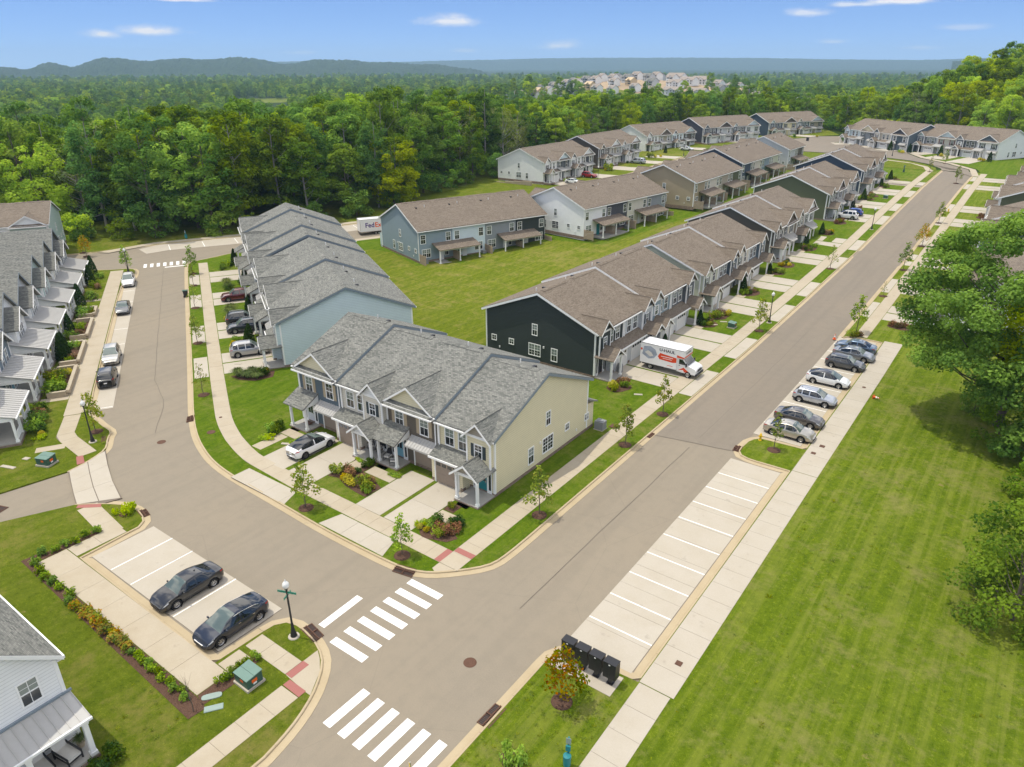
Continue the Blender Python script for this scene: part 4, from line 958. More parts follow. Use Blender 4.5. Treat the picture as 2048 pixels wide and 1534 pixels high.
mrow('short brown-roofed townhouse pair with the light grey gable end near the stop sign', -61.8, 216.8, 231.2, [dict(t=N, c='brown', gab='taupe'), dict(t=Wd, c='lgrey', metal=1)], 4.6)
def zrow(label, a, b, units, z, D=15.3, ends=(True, True)):
    L = math.hypot(b[0]-a[0], b[1]-a[1]); return row('townhouse_row', label, a, math.atan2(b[1]-a[1], b[0]-a[0]), L, D, units, z=z, ends=ends, lod=1)
zrow('brown-roofed townhouse row with white gable end and stepped retaining wall', (-112.6, 168.3), (-112.9, 195.6), [dict(t=N, c='white', gab='white', lo='white'), dict(t=Wd, c='dgrey', gab='lblue', metal=1, sh='shutter_dark'), dict(t=N, c='white', gab='grey'), dict(t=Wd, c='ink', gab='white', metal=1, sh='garage_white')], 2.45)
zrow('brown-roofed townhouse row with the dark taupe gable end against the wood', (-112.7, 198.6), (-113., 226.), [dict(t=N, c='brown'), dict(t=Wd, c='ltaupe', gab='white', metal=1, sh='garage_white'), dict(t=N, c='lgrey', gab='white'), dict(t=Wd, c='olive', gab='white', metal=1, sh='shutter_dark')], 3.55)
zrow('brown-roofed townhouse row with pale blue-white gable end against the wood', (-118.2, 241.), (-111.5, 268), [dict(t=N, c='white', gab='white', lo='white'), dict(t=Wd, c='ltaupe', gab='taupe', metal=1, sh='garage_white'), dict(t=N, c='lblue', gab='grey'), dict(t=Wd, c='taupe', gab='lblue', metal=1, sh='shutter_dark')], 3.8)
zrow('brown-roofed townhouse row with the dark slate gable end against the far wood', (-109.2, 269.7), (-97.4, 297), [dict(t=N, c='ink', gab='navy'), dict(t=Wd, c='lgrey', gab='brown', metal=1, sh='garage_white'), dict(t=N, c='dgrey', gab='lblue'), dict(t=Wd, c='white', gab='lblue', metal=1, sh='shutter_dark')], 5.)
zrow('brown-roofed townhouse row with the steel blue gable end, farthest on the left', (-97.3, 308.5), (-83.5, 335), [dict(t=N, c='navy', gab='lblue'), dict(t=Wd, c='cream', gab='brown', metal=1, sh='shutter_dark'), dict(t=N, c='slate', gab='stone', sh='garage_white'), dict(t=Wd, c='ltaupe', gab='lblue', metal=1, sh='shutter_dark')], 5.)
zrow('brown-roofed townhouse row at the end of the street with the black side gable', (-65.2, 296.5), (-41.5, 277.8), [dict(t=N, c='lblue', gab='lblue'), dict(t=Wd, c='grey', gab='cream', metal=1, sh='shutter_dark'), dict(t=N, c='linen', gab='slate'), dict(t=Wd, c='slate', gab='ink', metal=1, sh='garage_white')], 5.1)
zrow('brown-roofed townhouse row at the street end with pale blue gable and white garages', (-39., 281.2), (-15.2, 268.4), [dict(t=N, c='grey', gab='mint'), dict(t=Wd, c='stone', gab='lblue', metal=1, sh='shutter_red'), dict(t=N, c='dgrey', gab='grey', sh='garage_white'), dict(t=Wd, c='white', gab='slate', metal=1, sh='shutter_dark')], 5.1)
def erow(label, y0, L, units, x=-6.9): return row('townhouse_row', label, (x, y0+L), -math.pi/2, L, 15.3, units, ends=(True, True), lod=1)
erow('brown-roofed townhouse row mostly hidden behind the big roadside tree', 102.2, 26, [dict(t=NM, c='lgrey'), dict(t=Wd, c='slate', metal=1), dict(t=NM, c='linen'), dict(t=Wd, c='white', metal=1)])
erow('brown-roofed townhouse row at the right edge above the big tree', 132.4, 26, [dict(t=NM, c='sage', dz=.3), dict(t=Wd, c='lblue', metal=1, dz=.3), dict(t=NM, c='linen'), dict(t=Wd, c='dgrey', metal=1)])
erow('brown-roofed townhouse row at the right edge with a sage fascia gable', 163.5, 26, [dict(t=NM, c='grey', dz=.3), dict(t=Wd, c='white', metal=1, dz=.3), dict(t=NM, c='sage'), dict(t=Wd, c='olive', metal=1)])
erow('brown-roofed townhouse row with pale stone front at the right edge near the street end', 204., 26, [dict(t=NM, c='stone', gab='white'), dict(t=Wd, c='white', metal=1, sh='shutter_dark', gab='white'), dict(t=NM, c='lgrey'), dict(t=Wd, c='ltaupe', metal=1)], -4.5)

# -- the cottages with metal porch roofs along the left street
def cottage(u0, c, label, sh=False):
    w = 6.6; o = thing('porch_cottage', label, 'house', LX(u0, -17.1)+(.0,), LROT, 'grey-roofed cottages with metal porch roofs')
    # local x runs along the street (away from the camera), local -y ... street lies on +V: mirror by building with y measured away from the street as negative
    o.rotation_euler = (0, 0, LROT)
    # local x = U, local y = -V (since U,V,z is left-handed)
    col = siding(c)
    ze, zr = 6.3, 9.0; hw = 4.3; xc = w/2+.2
    b = MB(); b.py([(xc-hw, -.3), (xc+hw, -.3), (xc+hw, ze), (xc, zr), (xc-hw, ze)], .9, 17); obj('wall', b, col, o)
    r = MB()
    for s in (-1, 1): r.slab((xc, .5, zr+.14), (xc, 17.3, zr+.14), (xc+s*(hw+.3), 17.3, ze-.06), (xc+s*(hw+.3), .5, ze-.06), .14)
    r_ = obj('roof', r, M['roof_grey'], o)
    rk = MB(); 
    for s in (-1, 1): rk.py([(xc, zr+.1), (xc+s*(hw+.3), ze-.1), (xc+s*(hw+.3), ze-.32), (xc, zr-.14)], .46, .52)
    obj('rake_board', rk, M['fascia_grey'], r_)
    # front wing with its own lower gable
    fx0, fx1 = 1.0, w-.2; fc = (fx0+fx1)/2; fz, fr = 5.35, 7.1; fh = (fx1-fx0)/2
    b = MB(); b.py([(fx0, -.3), (fx1, -.3), (fx1, fz), (fc, fr), (fx0, fz)], -.1, 1.2); obj('wing_wall', b, col, o)
    r = MB()
    for s in (-1, 1): r.slab((fc, -.6, fr+.14), (fc, 4., fr+.14), (fc+s*(fh+.35), 4., fz-.12), (fc+s*(fh+.35), -.6, fz-.12), .13)
    obj('wing_roof', r, M['roof_grey'], o)
    rk = MB()
    for s in (-1, 1): rk.py([(fc, fr+.12), (fc+s*(fh+.35), fz-.14), (fc+s*(fh+.35), fz-.36), (fc, fr-.12)], -.65, -.58)
    obj('rake_board', rk, M['trim'], o)
    boxes('corner_board', [(fx0-.03, fx0+.18, -.14, .12, 3., fz), (fx1-.18, fx1+.03, -.14, .12, 3., fz)], 'trim', o)
    for k in ((-.95, .0, .95) if sh else (-.9, .9)): window(o, fc+k, -.1, 3.55, .78 if sh else .85, 1.45)
    for k in (-1.9, 1.2): window(o, xc+k, .9 if abs(k) > 3 else -.1, .7, .9, 1.7)
    front_door(o, fc-.2, -.1, .45, R.choice(['door_white', 'door_dark', 'door_blue']), False)
    # porch
    sl = MB(); sl.box(.1, w, -2.7, .9, -.2, .45); obj('porch_slab', sl, M['porch_floor'], o)
    bs = MB(); bs.box(.07, w+.03, -2.73, .9, -.25, .32); obj('brick_base', bs, M['brick'], o)
    for x in (.25, w/2-.9, w/2+1.1, w-.15): post(o, x, -2.5, .45, 2.2, .2)
    bm_ = MB(); bm_.box(.15, w-.05, -2.6, -2.4, 2.6, 2.88); bm_.box(.15, .35, -2.4, .9, 2.6, 2.88); bm_.box(w-.25, w-.05, -2.4, .9, 2.6, 2.88)
    bm_.px([(-2.5, 2.88), (.9, 2.88), (.9, 3.9), ], .2, .28); obj('porch_beam', bm_, M['trim'], o)
    standing_seam(o, -.05, w+.1, -2.9, .95, 2.93, 4.0, 14, 'porch_roof')
    g = MB(); g.box(-.05, w+.1, -3.02, -2.9, 2.78, 2.92); obj('gutter', g, M['trim'], o)
    rl = MB()
    for a, b_ in ((.35, w/2-1.), (w/2+1.2, w-.25)):
        rl.box(a, b_, -2.53, -2.48, 1.25, 1.31); rl.box(a, b_, -2.53, -2.48, .58, .63)
        n = int((b_-a)/.14)
        for i in range(n): x = a+(b_-a)*(i+.5)/n; rl.box(x-.015, x+.015, -2.52, -2.49, .63, 1.25)
    obj('railing', rl, M['trim'], o)
    return o
# ------------------------------------------------------------------ cottages placed
cots = [(-10.0, 'white', 'white cottage with metal porch roof nearest the green utility box', True), (-.3, 'bluegrey', 'slate blue cottage with metal porch roof behind the first retaining wall', False), (9.1, 'white', 'white cottage with three upper windows beside the silver parked car', True),
        (18.3, 'lgrey', 'light grey cottage with metal porch roof beside the low stone bed walls', True), (28., 'mint', 'pale green-grey cottage in the middle of the cottage row', False), (37.6, 'stone', 'stone-coloured cottage second from the far crossing', False), (46.4, 'dgrey', 'dark grey cottage at the far crossing', False)]
for u0, c, lb, sh in cots: cottage(u0, c, lb, sh)
# brown-roofed house behind them, far left
hb = row('townhouse_row', 'brown-roofed house with pale green gable and white dormer, at the left edge before the wood', LX(67.2, -45), math.atan2(.859, .512), 24, 14, [dict(t=N, c='white', gab='white'), dict(t=N, c='white', gab='white'), dict(t=N, c='white', gab='white'), dict(t=Wd, c='mint', gab='white', gh=1.5)], ze=6.2, zr=8.9, z=.8, ends=(False, True), group='house at the left edge')
hb.name = 'brown_roofed_house'; hb['category'] = 'house'

# -- the white corner house, bottom left, seen down its side
def corner_house():
    o = thing('corner_house', 'white corner house with metal porch roof in the bottom left corner', 'house', (0, 0, 0))
    col = siding('white'); xw, yc, ye, ze, sl_ = -34.3, 8.35, 8.62, 5.62, .8; yr = 3.0; zr = ze+(ye-yr)*sl_
    b = MB(); b.px([(yc, -.2), (yc, ze+.2), (yr, zr-.12), (2*yr-yc, ze+.2), (2*yr-yc, -.2)], -50, xw); obj('wall', b, col, o)
    b = MB(); b.box(-50.02, xw+.025, 2*yr-yc-.02, yc+.025, -.2, .45); obj('brick_base', b, M['brick'], o)
    r = MB(); r.px([(ye, ze), (yr, zr), (2*yr-ye, ze), (2*yr-ye, ze+.16), (yr, zr+.18), (ye, ze+.16)], -50.4, xw+.3); obj('roof', r, M['roof_grey'], o)
    r = MB(); r.px([(ye+.03, ze-.12), (yr, zr-.14), (2*yr-ye-.03, ze-.12), (2*yr-ye-.03, ze+.12), (yr, zr+.12), (ye+.03, ze+.12)], xw+.26, xw+.33); obj('rake_board', r, M['trim'], o)
    boxes('gutter', [(-50.4, xw+.3, ye-.02, ye+.1, ze-.06, ze+.1)], 'trim', o); boxes('soffit', [(-50.4, xw+.28, yc, ye, ze-.08, ze-.04)], 'trim', o)
    boxes('corner_board', [(xw-.14, xw+.04, yc-.14, yc+.04, .45, ze-.05)], 'trim', o)
    window(o, xw, 6.96, 3.95, .8, 1.33, math.pi/2, blind=True); window(o, xw, 3.6, 3.95, .8, 1.33, math.pi/2); window(o, xw, 7.1, .75, .85, 1.6, math.pi/2); window(o, xw, 4.6, .75, .85, 1.6, math.pi/2)
    xe = -32.3; sl = MB(); sl.box(xw, xe-.1, -2., 8.4, -.2, .4); obj('porch_slab', sl, M['porch_floor'], o)
    bs = MB(); bs.box(xw, xe-.07, -2., 8.43, -.2, .28); obj('brick_base', bs, M['brick'], o)
    for y in (8.2, 5.6, 2.6): post(o, xe-.22, y, .4, 2.2, .24)
    boxes('porch_beam', [(xe-.34, xe-.1, -2, 8.32, 2.58, 2.82), (xw, xe-.34, 8.08, 8.32, 2.58, 2.82)], 'trim', o); bm_ = MB(); bm_.py([(xw, 2.82), (xe-.15, 2.82), (xw, 3.3)], 8.2, 8.28); obj('porch_gable', bm_, M['trim'], o)
    s = MB(); n = 22; y0, y1 = -1.6, 8.5; w = (y1-y0)/n
    for i in range(n+1):
        y = y0+w*i; s.slab((xe, y-.018, 2.93), (xe, y+.018, 2.93), (xw, y+.018, 3.43), (xw, y-.018, 3.43), .05)
    pr = obj('porch_roof', s, M['metal_roof'], o)
    pm = MB().slab((xe, .006, 2.88), (xe, w-.006, 2.88), (xw, w-.006, 3.38), (xw, .006, 3.38), .07).mesh('roof_pan', M['metal_roof'])
    for i in range(n): q = bpy.data.objects.new('roof_pan', pm); link(q, pr); q.location = (0, y0+w*i, 0)
    boxes('gutter', [(xe-.02, xe+.1, y0, y1+.04, 2.74, 2.88)], 'trim', o); boxes('flashing', [(xw, xw+.12, y0, y1+.1, 3.38, 3.5)], 'fascia_grey', o)
corner_house()

# ------------------------------------------------------------------ vehicles
def smoothcurve(xs, ys, x):
    """monotone-ish smooth interpolation through control points"""
    xs = np.array(xs, float); ys = np.array(ys, float); h = np.diff(xs); dl = np.diff(ys)/h; m = np.zeros(len(xs))
    m[1:-1] = np.where(dl[1:]*dl[:-1] > 0, 2*dl[1:]*dl[:-1]/(dl[1:]+dl[:-1]+1e-12), 0); m[0] = dl[0]; m[-1] = dl[-1]
    i = np.clip(np.searchsorted(xs, x)-1, 0, len(xs)-2); t = (x-xs[i])/h[i]
    return (2*t**3-3*t**2+1)*ys[i]+(t**3-2*t**2+t)*h[i]*m[i]+(-2*t**3+3*t**2)*ys[i+1]+(t**3-t**2)*h[i]*m[i+1]
CAR = dict(  # x measured from the tail, lengths in metres: deck (beltline/bonnet) heights, roof profile, glass limits
    sedan=dict(L=4.62, W=1.78, H=1.42, wb=(.95, 3.62), deck=[(0, .78), (.12, .93), (.75, .98), (1.5, .95), (3.1, .93), (3.6, .9), (4.3, .74), (4.62, .5)], roof=[(.62, .98), (1.45, 1.34), (2.1, 1.42), (2.6, 1.4), (3.42, .94)], rear=(.62, 1.4), front=(2.62, 3.42), pillar=(2.05,)),
    hatch=dict(L=4.25, W=1.76, H=1.47, wb=(.78, 3.36), deck=[(0, .8), (.1, .95), (.6, .98), (1.5, .96), (2.8, .95), (3.3, .9), (3.95, .76), (4.25, .5)], roof=[(.12, 1.02), (.5, 1.36), (1.2, 1.46), (2.2, 1.45), (3.15, .95)], rear=(.12, .5), front=(2.3, 3.15), pillar=(1.7, .95)),
    prius=dict(L=4.46, W=1.75, H=1.49, wb=(.85, 3.55), deck=[(0, .9), (.1, 1.0), (.6, 1.0), (1.5, .96), (3.1, .95), (3.6, .88), (4.2, .7), (4.46, .48)], roof=[(.15, 1.04), (1.0, 1.36), (2.0, 1.49), (2.4, 1.47), (3.55, .93)], rear=(.2, 1.1), front=(2.5, 3.55), pillar=(1.9,)),
    suv=dict(L=4.55, W=1.84, H=1.68, wb=(.85, 3.55), deck=[(0, .9), (.1, 1.05), (.6, 1.1), (1.5, 1.07), (3.0, 1.05), (3.4, 1.03), (4.2, .93), (4.55, .58)], roof=[(.1, 1.14), (.45, 1.55), (1.0, 1.67), (2.4, 1.66), (3.25, 1.07)], rear=(.1, .45), front=(2.45, 3.25), pillar=(1.85, 1.0)),
    van=dict(L=5.0, W=1.95, H=1.75, wb=(.95, 3.95), deck=[(0, .9), (.1, 1.02), (.6, 1.06), (1.5, 1.05), (3.4, 1.02), (3.9, 1.0), (4.6, .85), (5.0, .55)], roof=[(.1, 1.1), (.4, 1.6), (1.0, 1.74), (2.9, 1.72), (4.1, 1.02)], rear=(.1, .42), front=(2.95, 4.05), pillar=(2.1, 1.1)),
    fastback=dict(L=4.62, W=1.82, H=1.42, wb=(.92, 3.68), deck=[(0, .8), (.1, .98), (.5, 1.0), (1.5, .95), (3.1, .92), (3.7, .87), (4.35, .7), (4.62, .45)], roof=[(.3, 1.0), (1.2, 1.31), (2.15, 1.42), (2.5, 1.4), (3.6, .9)], rear=(.35, 1.95), front=(2.35, 3.6), pillar=(2.1,)))
CARM = {}
def paint(c, metal=.35):
    if (c, metal) not in CARM: CARM[(c, metal)] = m_car('car_paint_%d' % len(CARM), c, metal)
    return CARM[(c, metal)]
def wheel_meshes(rad, dark):
    k = ('wheel', rad, dark)
    if k in WC: return WC[k]
    t = MB(); w = .105; t.lathe([(rad*.62, -w), (rad*.9, -w*1.02), (rad, -w*.7), (rad, w*.7), (rad*.9, w*1.02), (rad*.62, w)], 22, axis='y')
    r = MB(); r.lathe([(rad*.66, -w*.9), (rad*.63, -w*.98), (rad*.57, -w*.7), (rad*.57, w*.6)], 22, axis='y'); r.lathe([(0.001, -w*.82), (rad*.14, -w*.82), (rad*.16, -w*.6)], 12, axis='y')
    for i in range(7 if not dark else 5):
        a = 2*math.pi*i/(7 if not dark else 5); da = .17 if not dark else .3; q = []
        for rr_, d in ((rad*.1, da*1.3), (rad*.6, da)):
            q += [(rr_*math.cos(a-d), rr_*math.sin(a-d)), (rr_*math.cos(a+d), rr_*math.sin(a+d))]
        q = [q[0], q[1], q[3], q[2]]
        r.add([(x, -w*.8, z) for x, z in q]+[(x, -w*.62, z) for x, z in q], [(0,1,2,3), (0,4,5,1), (1,5,6,2), (2,6,7,3), (3,7,4,0)])
    b = MB(); b.lathe([(.001, -w*.2), (rad*.6, -w*.2)], 16, axis='y')
    WC[k] = (t.mesh('tyre', M['tyre'], True), r.mesh('rim', M['alloy_dark'] if dark else M['alloy']), b.mesh('brake_disc', M['dark'])); return WC[k]
def car(name, label, kind, color, loc, heading, group='parked cars', metal=.35, roof=None, darkrim=False, chrome=False, rails=False, plate=True, trimlow=False):
    p = CAR[kind]; L, Wd_ = p['L'], p['W']/2
    o = thing(name, label, 'car', (loc[0], loc[1], gz(*loc)+(loc[2] if len(loc) > 2 else .03)), heading, group)
    pm = paint(color, metal); rad = .335 if kind not in ('suv', 'van') else .36
    r0x, r1x = p['roof'][0][0], p['roof'][-1][0]
    xs = sorted(set(list(np.linspace(0, L, 56))+[r0x, r1x, p['rear'][0], p['rear'][1], p['front'][0], p['front'][1]]+[q+d for q in p['pillar'] for d in (-.05, .05)]+[w+d for w in p['wb'] for d in (-rad-.07, rad+.07)]))
    xs = [x for i, x in enumerate(xs) if i == 0 or x-xs[i-1] > .012]
    deck = [float(smoothcurve(*zip(*p['deck']), x)) for x in xs]
    roofz = [max(float(smoothcurve(*zip(*p['roof']), x)), d) if r0x < x < r1x else d for x, d in zip(xs, deck)]
    secs = []
    for x, d, rz in zip(xs, deck, roofz):
        e = min(x, L-x); hw = Wd_*(1-.26*max(0, 1-e/.42)**2.2-.05*max(0, 1-e/1.1))
        end = .1*max(0, 1-e/.25); arch = 0.
        for w in p['wb']:
            if abs(x-w) < rad+.07: arch = max(arch, math.sqrt(max((rad+.07)**2-(x-w)**2, 0))+rad)
        z0 = max(.19+end, arch); g = max(rz-d, 0); gf = min(g/.3, 1)
        s = [(hw*.88, max(.17+end, arch)), (hw*.955, max(z0, .3)), (hw*.995, max(z0+.005, .46)), (hw, max(z0+.01, .62)), (hw*.985, max(d-.07, z0+.02)), (hw*.955, d-.008)]
        ri = hw*(.955-.2*gf)
        s += [((hw*.955+(ri-hw*.955)*.5), d+(rz-d)*.52+.005), (ri, d+(rz-d)*.93+.02*(1-gf)), (ri*.93, rz+.018), (ri*.6, rz+.035+.012*(1-gf)), (0.0, rz+.045+.02*(1-gf))]
        secs.append([(x-L/2, y, z) for y, z in s])
    n = len(secs[0]); body = MB(); mats = [pm, M['black_plastic'], M['car_glass'], M['car_glass_green'], paint(roof, .3) if roof else pm]
    V = []
    for s in secs: V += s[::1]+[(x, -y, z) for x, y, z in s[:-1]]
    m2 = 2*n-1
    def vid(i, j, side): return i*m2+(j if side > 0 or j == n-1 else n+j)
    glass = {}
    fs = []; fm = []
    for i in range(len(secs)-1):
        xm = (xs[i]+xs[i+1])/2
        for side in (1, -1):
            for j in range(n-1):
                q = (vid(i, j, side), vid(i+1, j, side), vid(i+1, j+1, side), vid(i, j+1, side))
                if side < 0: q = q[::-1]
                q = q[::-1]
                hasroof = roofz[i]-deck[i] > .1 and roofz[i+1]-deck[i+1] > .1
                mi = 0
                if trimlow and j < 2: mi = 1
                if j == 0: mi = 1
                top = j >= 7
                if p['rear'][0] <= xm <= p['rear'][1] and j >= 8: glass.setdefault('rear_window', []).append(q); continue
                if p['front'][0] <= xm <= p['front'][1] and j >= 8: glass.setdefault('windscreen', []).append(q); continue
                if hasroof and j in (5, 6) and p['rear'][0]+.3 < xm < p['front'][1]-.32 and all(abs(xm-c) > .05 for c in p['pillar']):
                    k = 'side_window'; key = (k, side, sum(xm > c for c in p['pillar'])); glass.setdefault(key, []).append(q); continue
                if roof and top and hasroof: mi = 4
                fs.append(q); fm.append(mi)
    # close the ends
    for i in (0, len(secs)-1):
        ring = [vid(i, j, 1) for j in range(n)]+[vid(i, j, -1) for j in range(n-2, -1, -1)]
        fs.append(tuple(ring if i == 0 else ring[::-1])); fm.append(0)
    fs.append(tuple([vid(0, 0, 1), vid(0, 0, -1), vid(len(secs)-1, 0, -1), vid(len(secs)-1, 0, 1)])); fm.append(1)
    me = bpy.data.meshes.new('body'); me.from_pydata(V, [], fs)
    for mm in mats: me.materials.append(mm)
    me.polygons.foreach_set('material_index', fm); me.polygons.foreach_set('use_smooth', [True]*len(fs))
    bo = bpy.data.objects.new('body', me); link(bo, o)
    for k, quads in glass.items():
        nm = k if isinstance(k, str) else k[0]
        ids = sorted({v for q in quads for v in q}); mp = {v: i for i, v in enumerate(ids)}
        g = bpy.data.meshes.new(nm); g.from_pydata([V[v] for v in ids], [], [tuple(mp[v] for v in q) for q in quads])
        g.materials.append(M['car_glass_green'] if nm == 'windscreen' else M['car_glass']); g.polygons.foreach_set('use_smooth', [True]*len(quads))
        link(bpy.data.objects.new(nm, g), o)
    # doors: thin skins with a shut line around them
    cuts = [p['front'][1]-.42, p['pillar'][0]+.02, p['rear'][0]+.55 if kind in ('sedan', 'fastback') else p['wb'][0]+.22]
    cuts[2] = max(cuts[2], p['wb'][0]+.2)
    def sidepoint(x, j): 
        i = min(max(int(np.searchsorted(xs, x))-1, 0), len(xs)-2); t = (x-xs[i])/(xs[i+1]-xs[i]); a, b = secs[i][j], secs[i+1][j]
        return tuple(a[k]+(b[k]-a[k])*t for k in range(3))
    for side in (1, -1):
        for a, b in ((cuts[1]+.02, cuts[0]), (cuts[2], cuts[1]-.02)):
            cols = np.linspace(a, b, 7); vs = []; f = []
            for x in cols:
                for j in (1, 2, 3, 4, 5):
                    q = sidepoint(x, j); dz = .04 if j == 1 else (-.012 if j == 5 else 0); vs.append((q[0], side*(q[1]+.008), q[2]+dz))
            for i in range(6):
                for j in range(4):
                    q = (i*5+j, (i+1)*5+j, (i+1)*5+j+1, i*5+j+1); f.append(q[::-1] if side > 0 else q)
            d = bpy.data.meshes.new('door'); d.from_pydata(vs, [], f); d.materials.append(pm); d.polygons.foreach_set('use_smooth', [True]*len(f))
            do = bpy.data.objects.new('door', d); link(do, o)
            hq = sidepoint(a+.16, 4); h = MB().box(hq[0]-.09, hq[0]+.09, side*(hq[1]+.005), side*(hq[1]+.035), hq[2]-.05, hq[2]-.02); obj('handle', h, M['chrome'] if chrome else pm, do)
    # chrome window line
    if chrome:
        c = MB()
        for side in (1, -1):
            pts = [sidepoint(x, 6) for x in np.linspace(p['rear'][0]+.35, p['front'][1]-.2, 14)]
            pts = [sidepoint(x, 7) for x in np.linspace(p['rear'][0]+.42, p['front'][0]+.15, 12)]
            for a, b in zip(pts[:-1], pts[1:]): c.tube((a[0], side*(a[1]+.006), a[2]), (b[0], side*(b[1]+.006), b[2]), .014, .014, 4)
        obj('window_trim', c, M['chrome'], o)
    # lamps, grille, plate, mirrors, aerial
    for side in (1, -1):
        a = MB(); q = [sidepoint(L-.5, 4), sidepoint(L-.22, 4), sidepoint(L-.1, 3), sidepoint(L-.42, 3)]
        hl = MB(); pts = [sidepoint(x, j) for x in (L-.52, L-.3, L-.12) for j in (4, 5)]
        pts = [(x+.012, side*(y+.012), z+.006) for x, y, z in pts]; hl.add(pts, [(0, 2, 3, 1), (2, 4, 5, 3)] if side < 0 else [(1, 3, 2, 0), (3, 5, 4, 2)]); obj('headlight', hl, M['lamp_clear'], o)
        tl = MB(); pts = [sidepoint(x, j) for x in (.07, .2, .36) for j in (4, 5)]; pts = [(x-.012, side*(y+.012), z+.004) for x, y, z in pts]
        tl.add(pts, [(0, 2, 3, 1), (2, 4, 5, 3)] if side < 0 else [(1, 3, 2, 0), (3, 5, 4, 2)]); obj('taillight', tl, M['lamp_red'], o)
        q = sidepoint(p['front'][1]-.35, 5); mi = MB(); mi.sphere((q[0], side*(q[1]+.13), q[2]+.06), (.07, .11, .075), 8, 5); obj('mirror', mi, pm, o, smooth=True)
    g = MB(); hw = Wd_*.48; g.box(L/2-.06, L/2+.012, -hw, hw, .4, .52); g.box(L/2-.08, L/2+.01, -hw*1.2, hw*1.2, .24, .33); obj('grille', g, M['black_plastic'], o)
    if chrome: c = MB(); c.box(L/2-.05, L/2+.02, -hw, hw, .5, .53); obj('badge_bar', c, M['chrome'], o)
    g = MB(); g.box(-L/2-.012, -L/2+.05, -.16, .16, .62, .74); obj('licence_plate', g, M['white_gloss'], o)
    g = MB(); g.box(-L/2-.015, -L/2+.06, -Wd_*.62, Wd_*.62, .22, .36); obj('rear_valance', g, M['black_plastic'], o)
    if rails:
        g = MB()
        for side in (1, -1):
            pts = [sidepoint(x, 8) for x in np.linspace(p['roof'][1][0]+.15, p['front'][0]-.1, 6)]
            for a, b in zip(pts[:-1], pts[1:]): g.tube((a[0], side*a[1], a[2]+.05), (b[0], side*b[1], b[2]+.05), .022, .022, 5)
        obj('roof_rail', g, M['alloy'] if rails == 1 else M['black_plastic'], o)
    elif kind in ('sedan', 'hatch'):
        q = sidepoint(p['roof'][1][0]+.25, 10); g = MB(); g.py([(q[0]-.1, q[2]-.01), (q[0]+.08, q[2]-.01), (q[0]-.08, q[2]+.07)], -.015, .015); obj('aerial', g, M['black_plastic'], o)
    t, r, b = wheel_meshes(rad, darkrim)
    for w in p['wb']:
        for side in (1, -1):
            wo_ = thing_part('wheel', o, (w-L/2, side*-(Wd_-.115), rad), 0 if side > 0 else math.pi)
            for nm, me_ in (('tyre', t), ('rim', r), ('brake_disc', b)): link(bpy.data.objects.new(nm, me_), wo_)
    well = MB()
    for w in p['wb']:
        for side in (1, -1): well.lathe([(rad+.075, side*(Wd_-.02)), (rad+.075, side*(Wd_-.34)), (.02, side*(Wd_-.34))], 18, (w-L/2, 0, rad), 'y')
    obj('wheel_well', well, M['black_plastic'], o)
    return o
def thing_part(name, parent, loc, rot=0.):
    o = bpy.data.objects.new(name, None); o.empty_display_size = .2; link(o, parent); o.location = loc; o.rotation_euler = (0, 0, rot); return o
HS, HN, HE, HW = -math.pi/2, math.pi/2, 0, math.pi
car('parked_car', 'black sedan with silver wheels in the corner car park, left of the dark blue one', 'sedan', (.014, .015, .017), (-40.3, 18.15), HS, 'cars in the corner car park', .25)
car('parked_car', 'dark navy sedan with chrome window trim in the corner car park, nearest the lamp post', 'fastback', (.016, .022, .038), (-35.05, 17.95), HS, 'cars in the corner car park', .4, chrome=True)
car('parked_car', 'white electric fastback with black glass roof on the cream row driveway', 'fastback', (.72, .72, .72), (-49.0, 35.75, .15), HN, 'cars on driveways', 0., roof=(.012, .013, .016), darkrim=True)
G = 'cars along the right-hand car park'
car('parked_car', 'champagne sedan nearest the yellow hydrant', 'sedan', (.42, .39, .33), (-14.5, 64.45), HE, G, .55, chrome=True)
car('parked_car', 'brownish grey sedan beside the champagne one', 'sedan', (.115, .105, .095), (-14.55, 67.75), HE, G, .5)
car('parked_car', 'small silver crossover with black lower trim', 'hatch', (.42, .44, .47), (-14.6, 73.45), HE, G, .55, trimlow=True)
car('parked_car', 'white hatchback with dark glass roof between the silver and charcoal cars', 'prius', (.7, .71, .7), (-14.75, 79.25), HE, G, 0., roof=(.02, .022, .026))
car('parked_car', 'charcoal hatchback in front of the grey sedan', 'hatch', (.06, .064, .068), (-14.35, 85.2), HE, G, .4)
car('parked_car', 'mid grey sedan between the charcoal hatchback and the blue sedan', 'sedan', (.21, .225, .24), (-14.2, 88.6), HE, G, .5)
car('parked_car', 'steel blue sedan facing the road at the far end, beside the traffic cone', 'sedan', (.1, .15, .215), (-14.6, 91.2), HW, G, .5, darkrim=True)
a, b = LROT, LROT+math.pi
G = 'cars along the left street kerb'
car('parked_car', 'white crossover parked nearest the far crossing', 'suv', (.7, .7, .7), LX(46.0, -8.2), b, G, 0., rails=2)
car('parked_car', 'dark grey sedan alone in the kerbside bays', 'sedan', (.1, .105, .11), LX(30.9, -8.15), b, G, .45)
car('parked_car', 'silver beige off-roader facing the black one', 'suv', (.47, .46, .42), LX(10.5, -8.2), b, G, .5, rails=1)
car('parked_car', 'black off-roader with its tail to the tree on the left street', 'suv', (.016, .017, .018), LX(3.6, -8.15), a, G, .2)
c_ = math.atan2(.859, .512)
G = 'cars on the left street driveways'
car('parked_car', 'dark red crossover on a driveway beside the conifer', 'suv', (.11, .008, .012), LX(30.0, 7.3)+(.13,), c_+math.pi, G, .4)
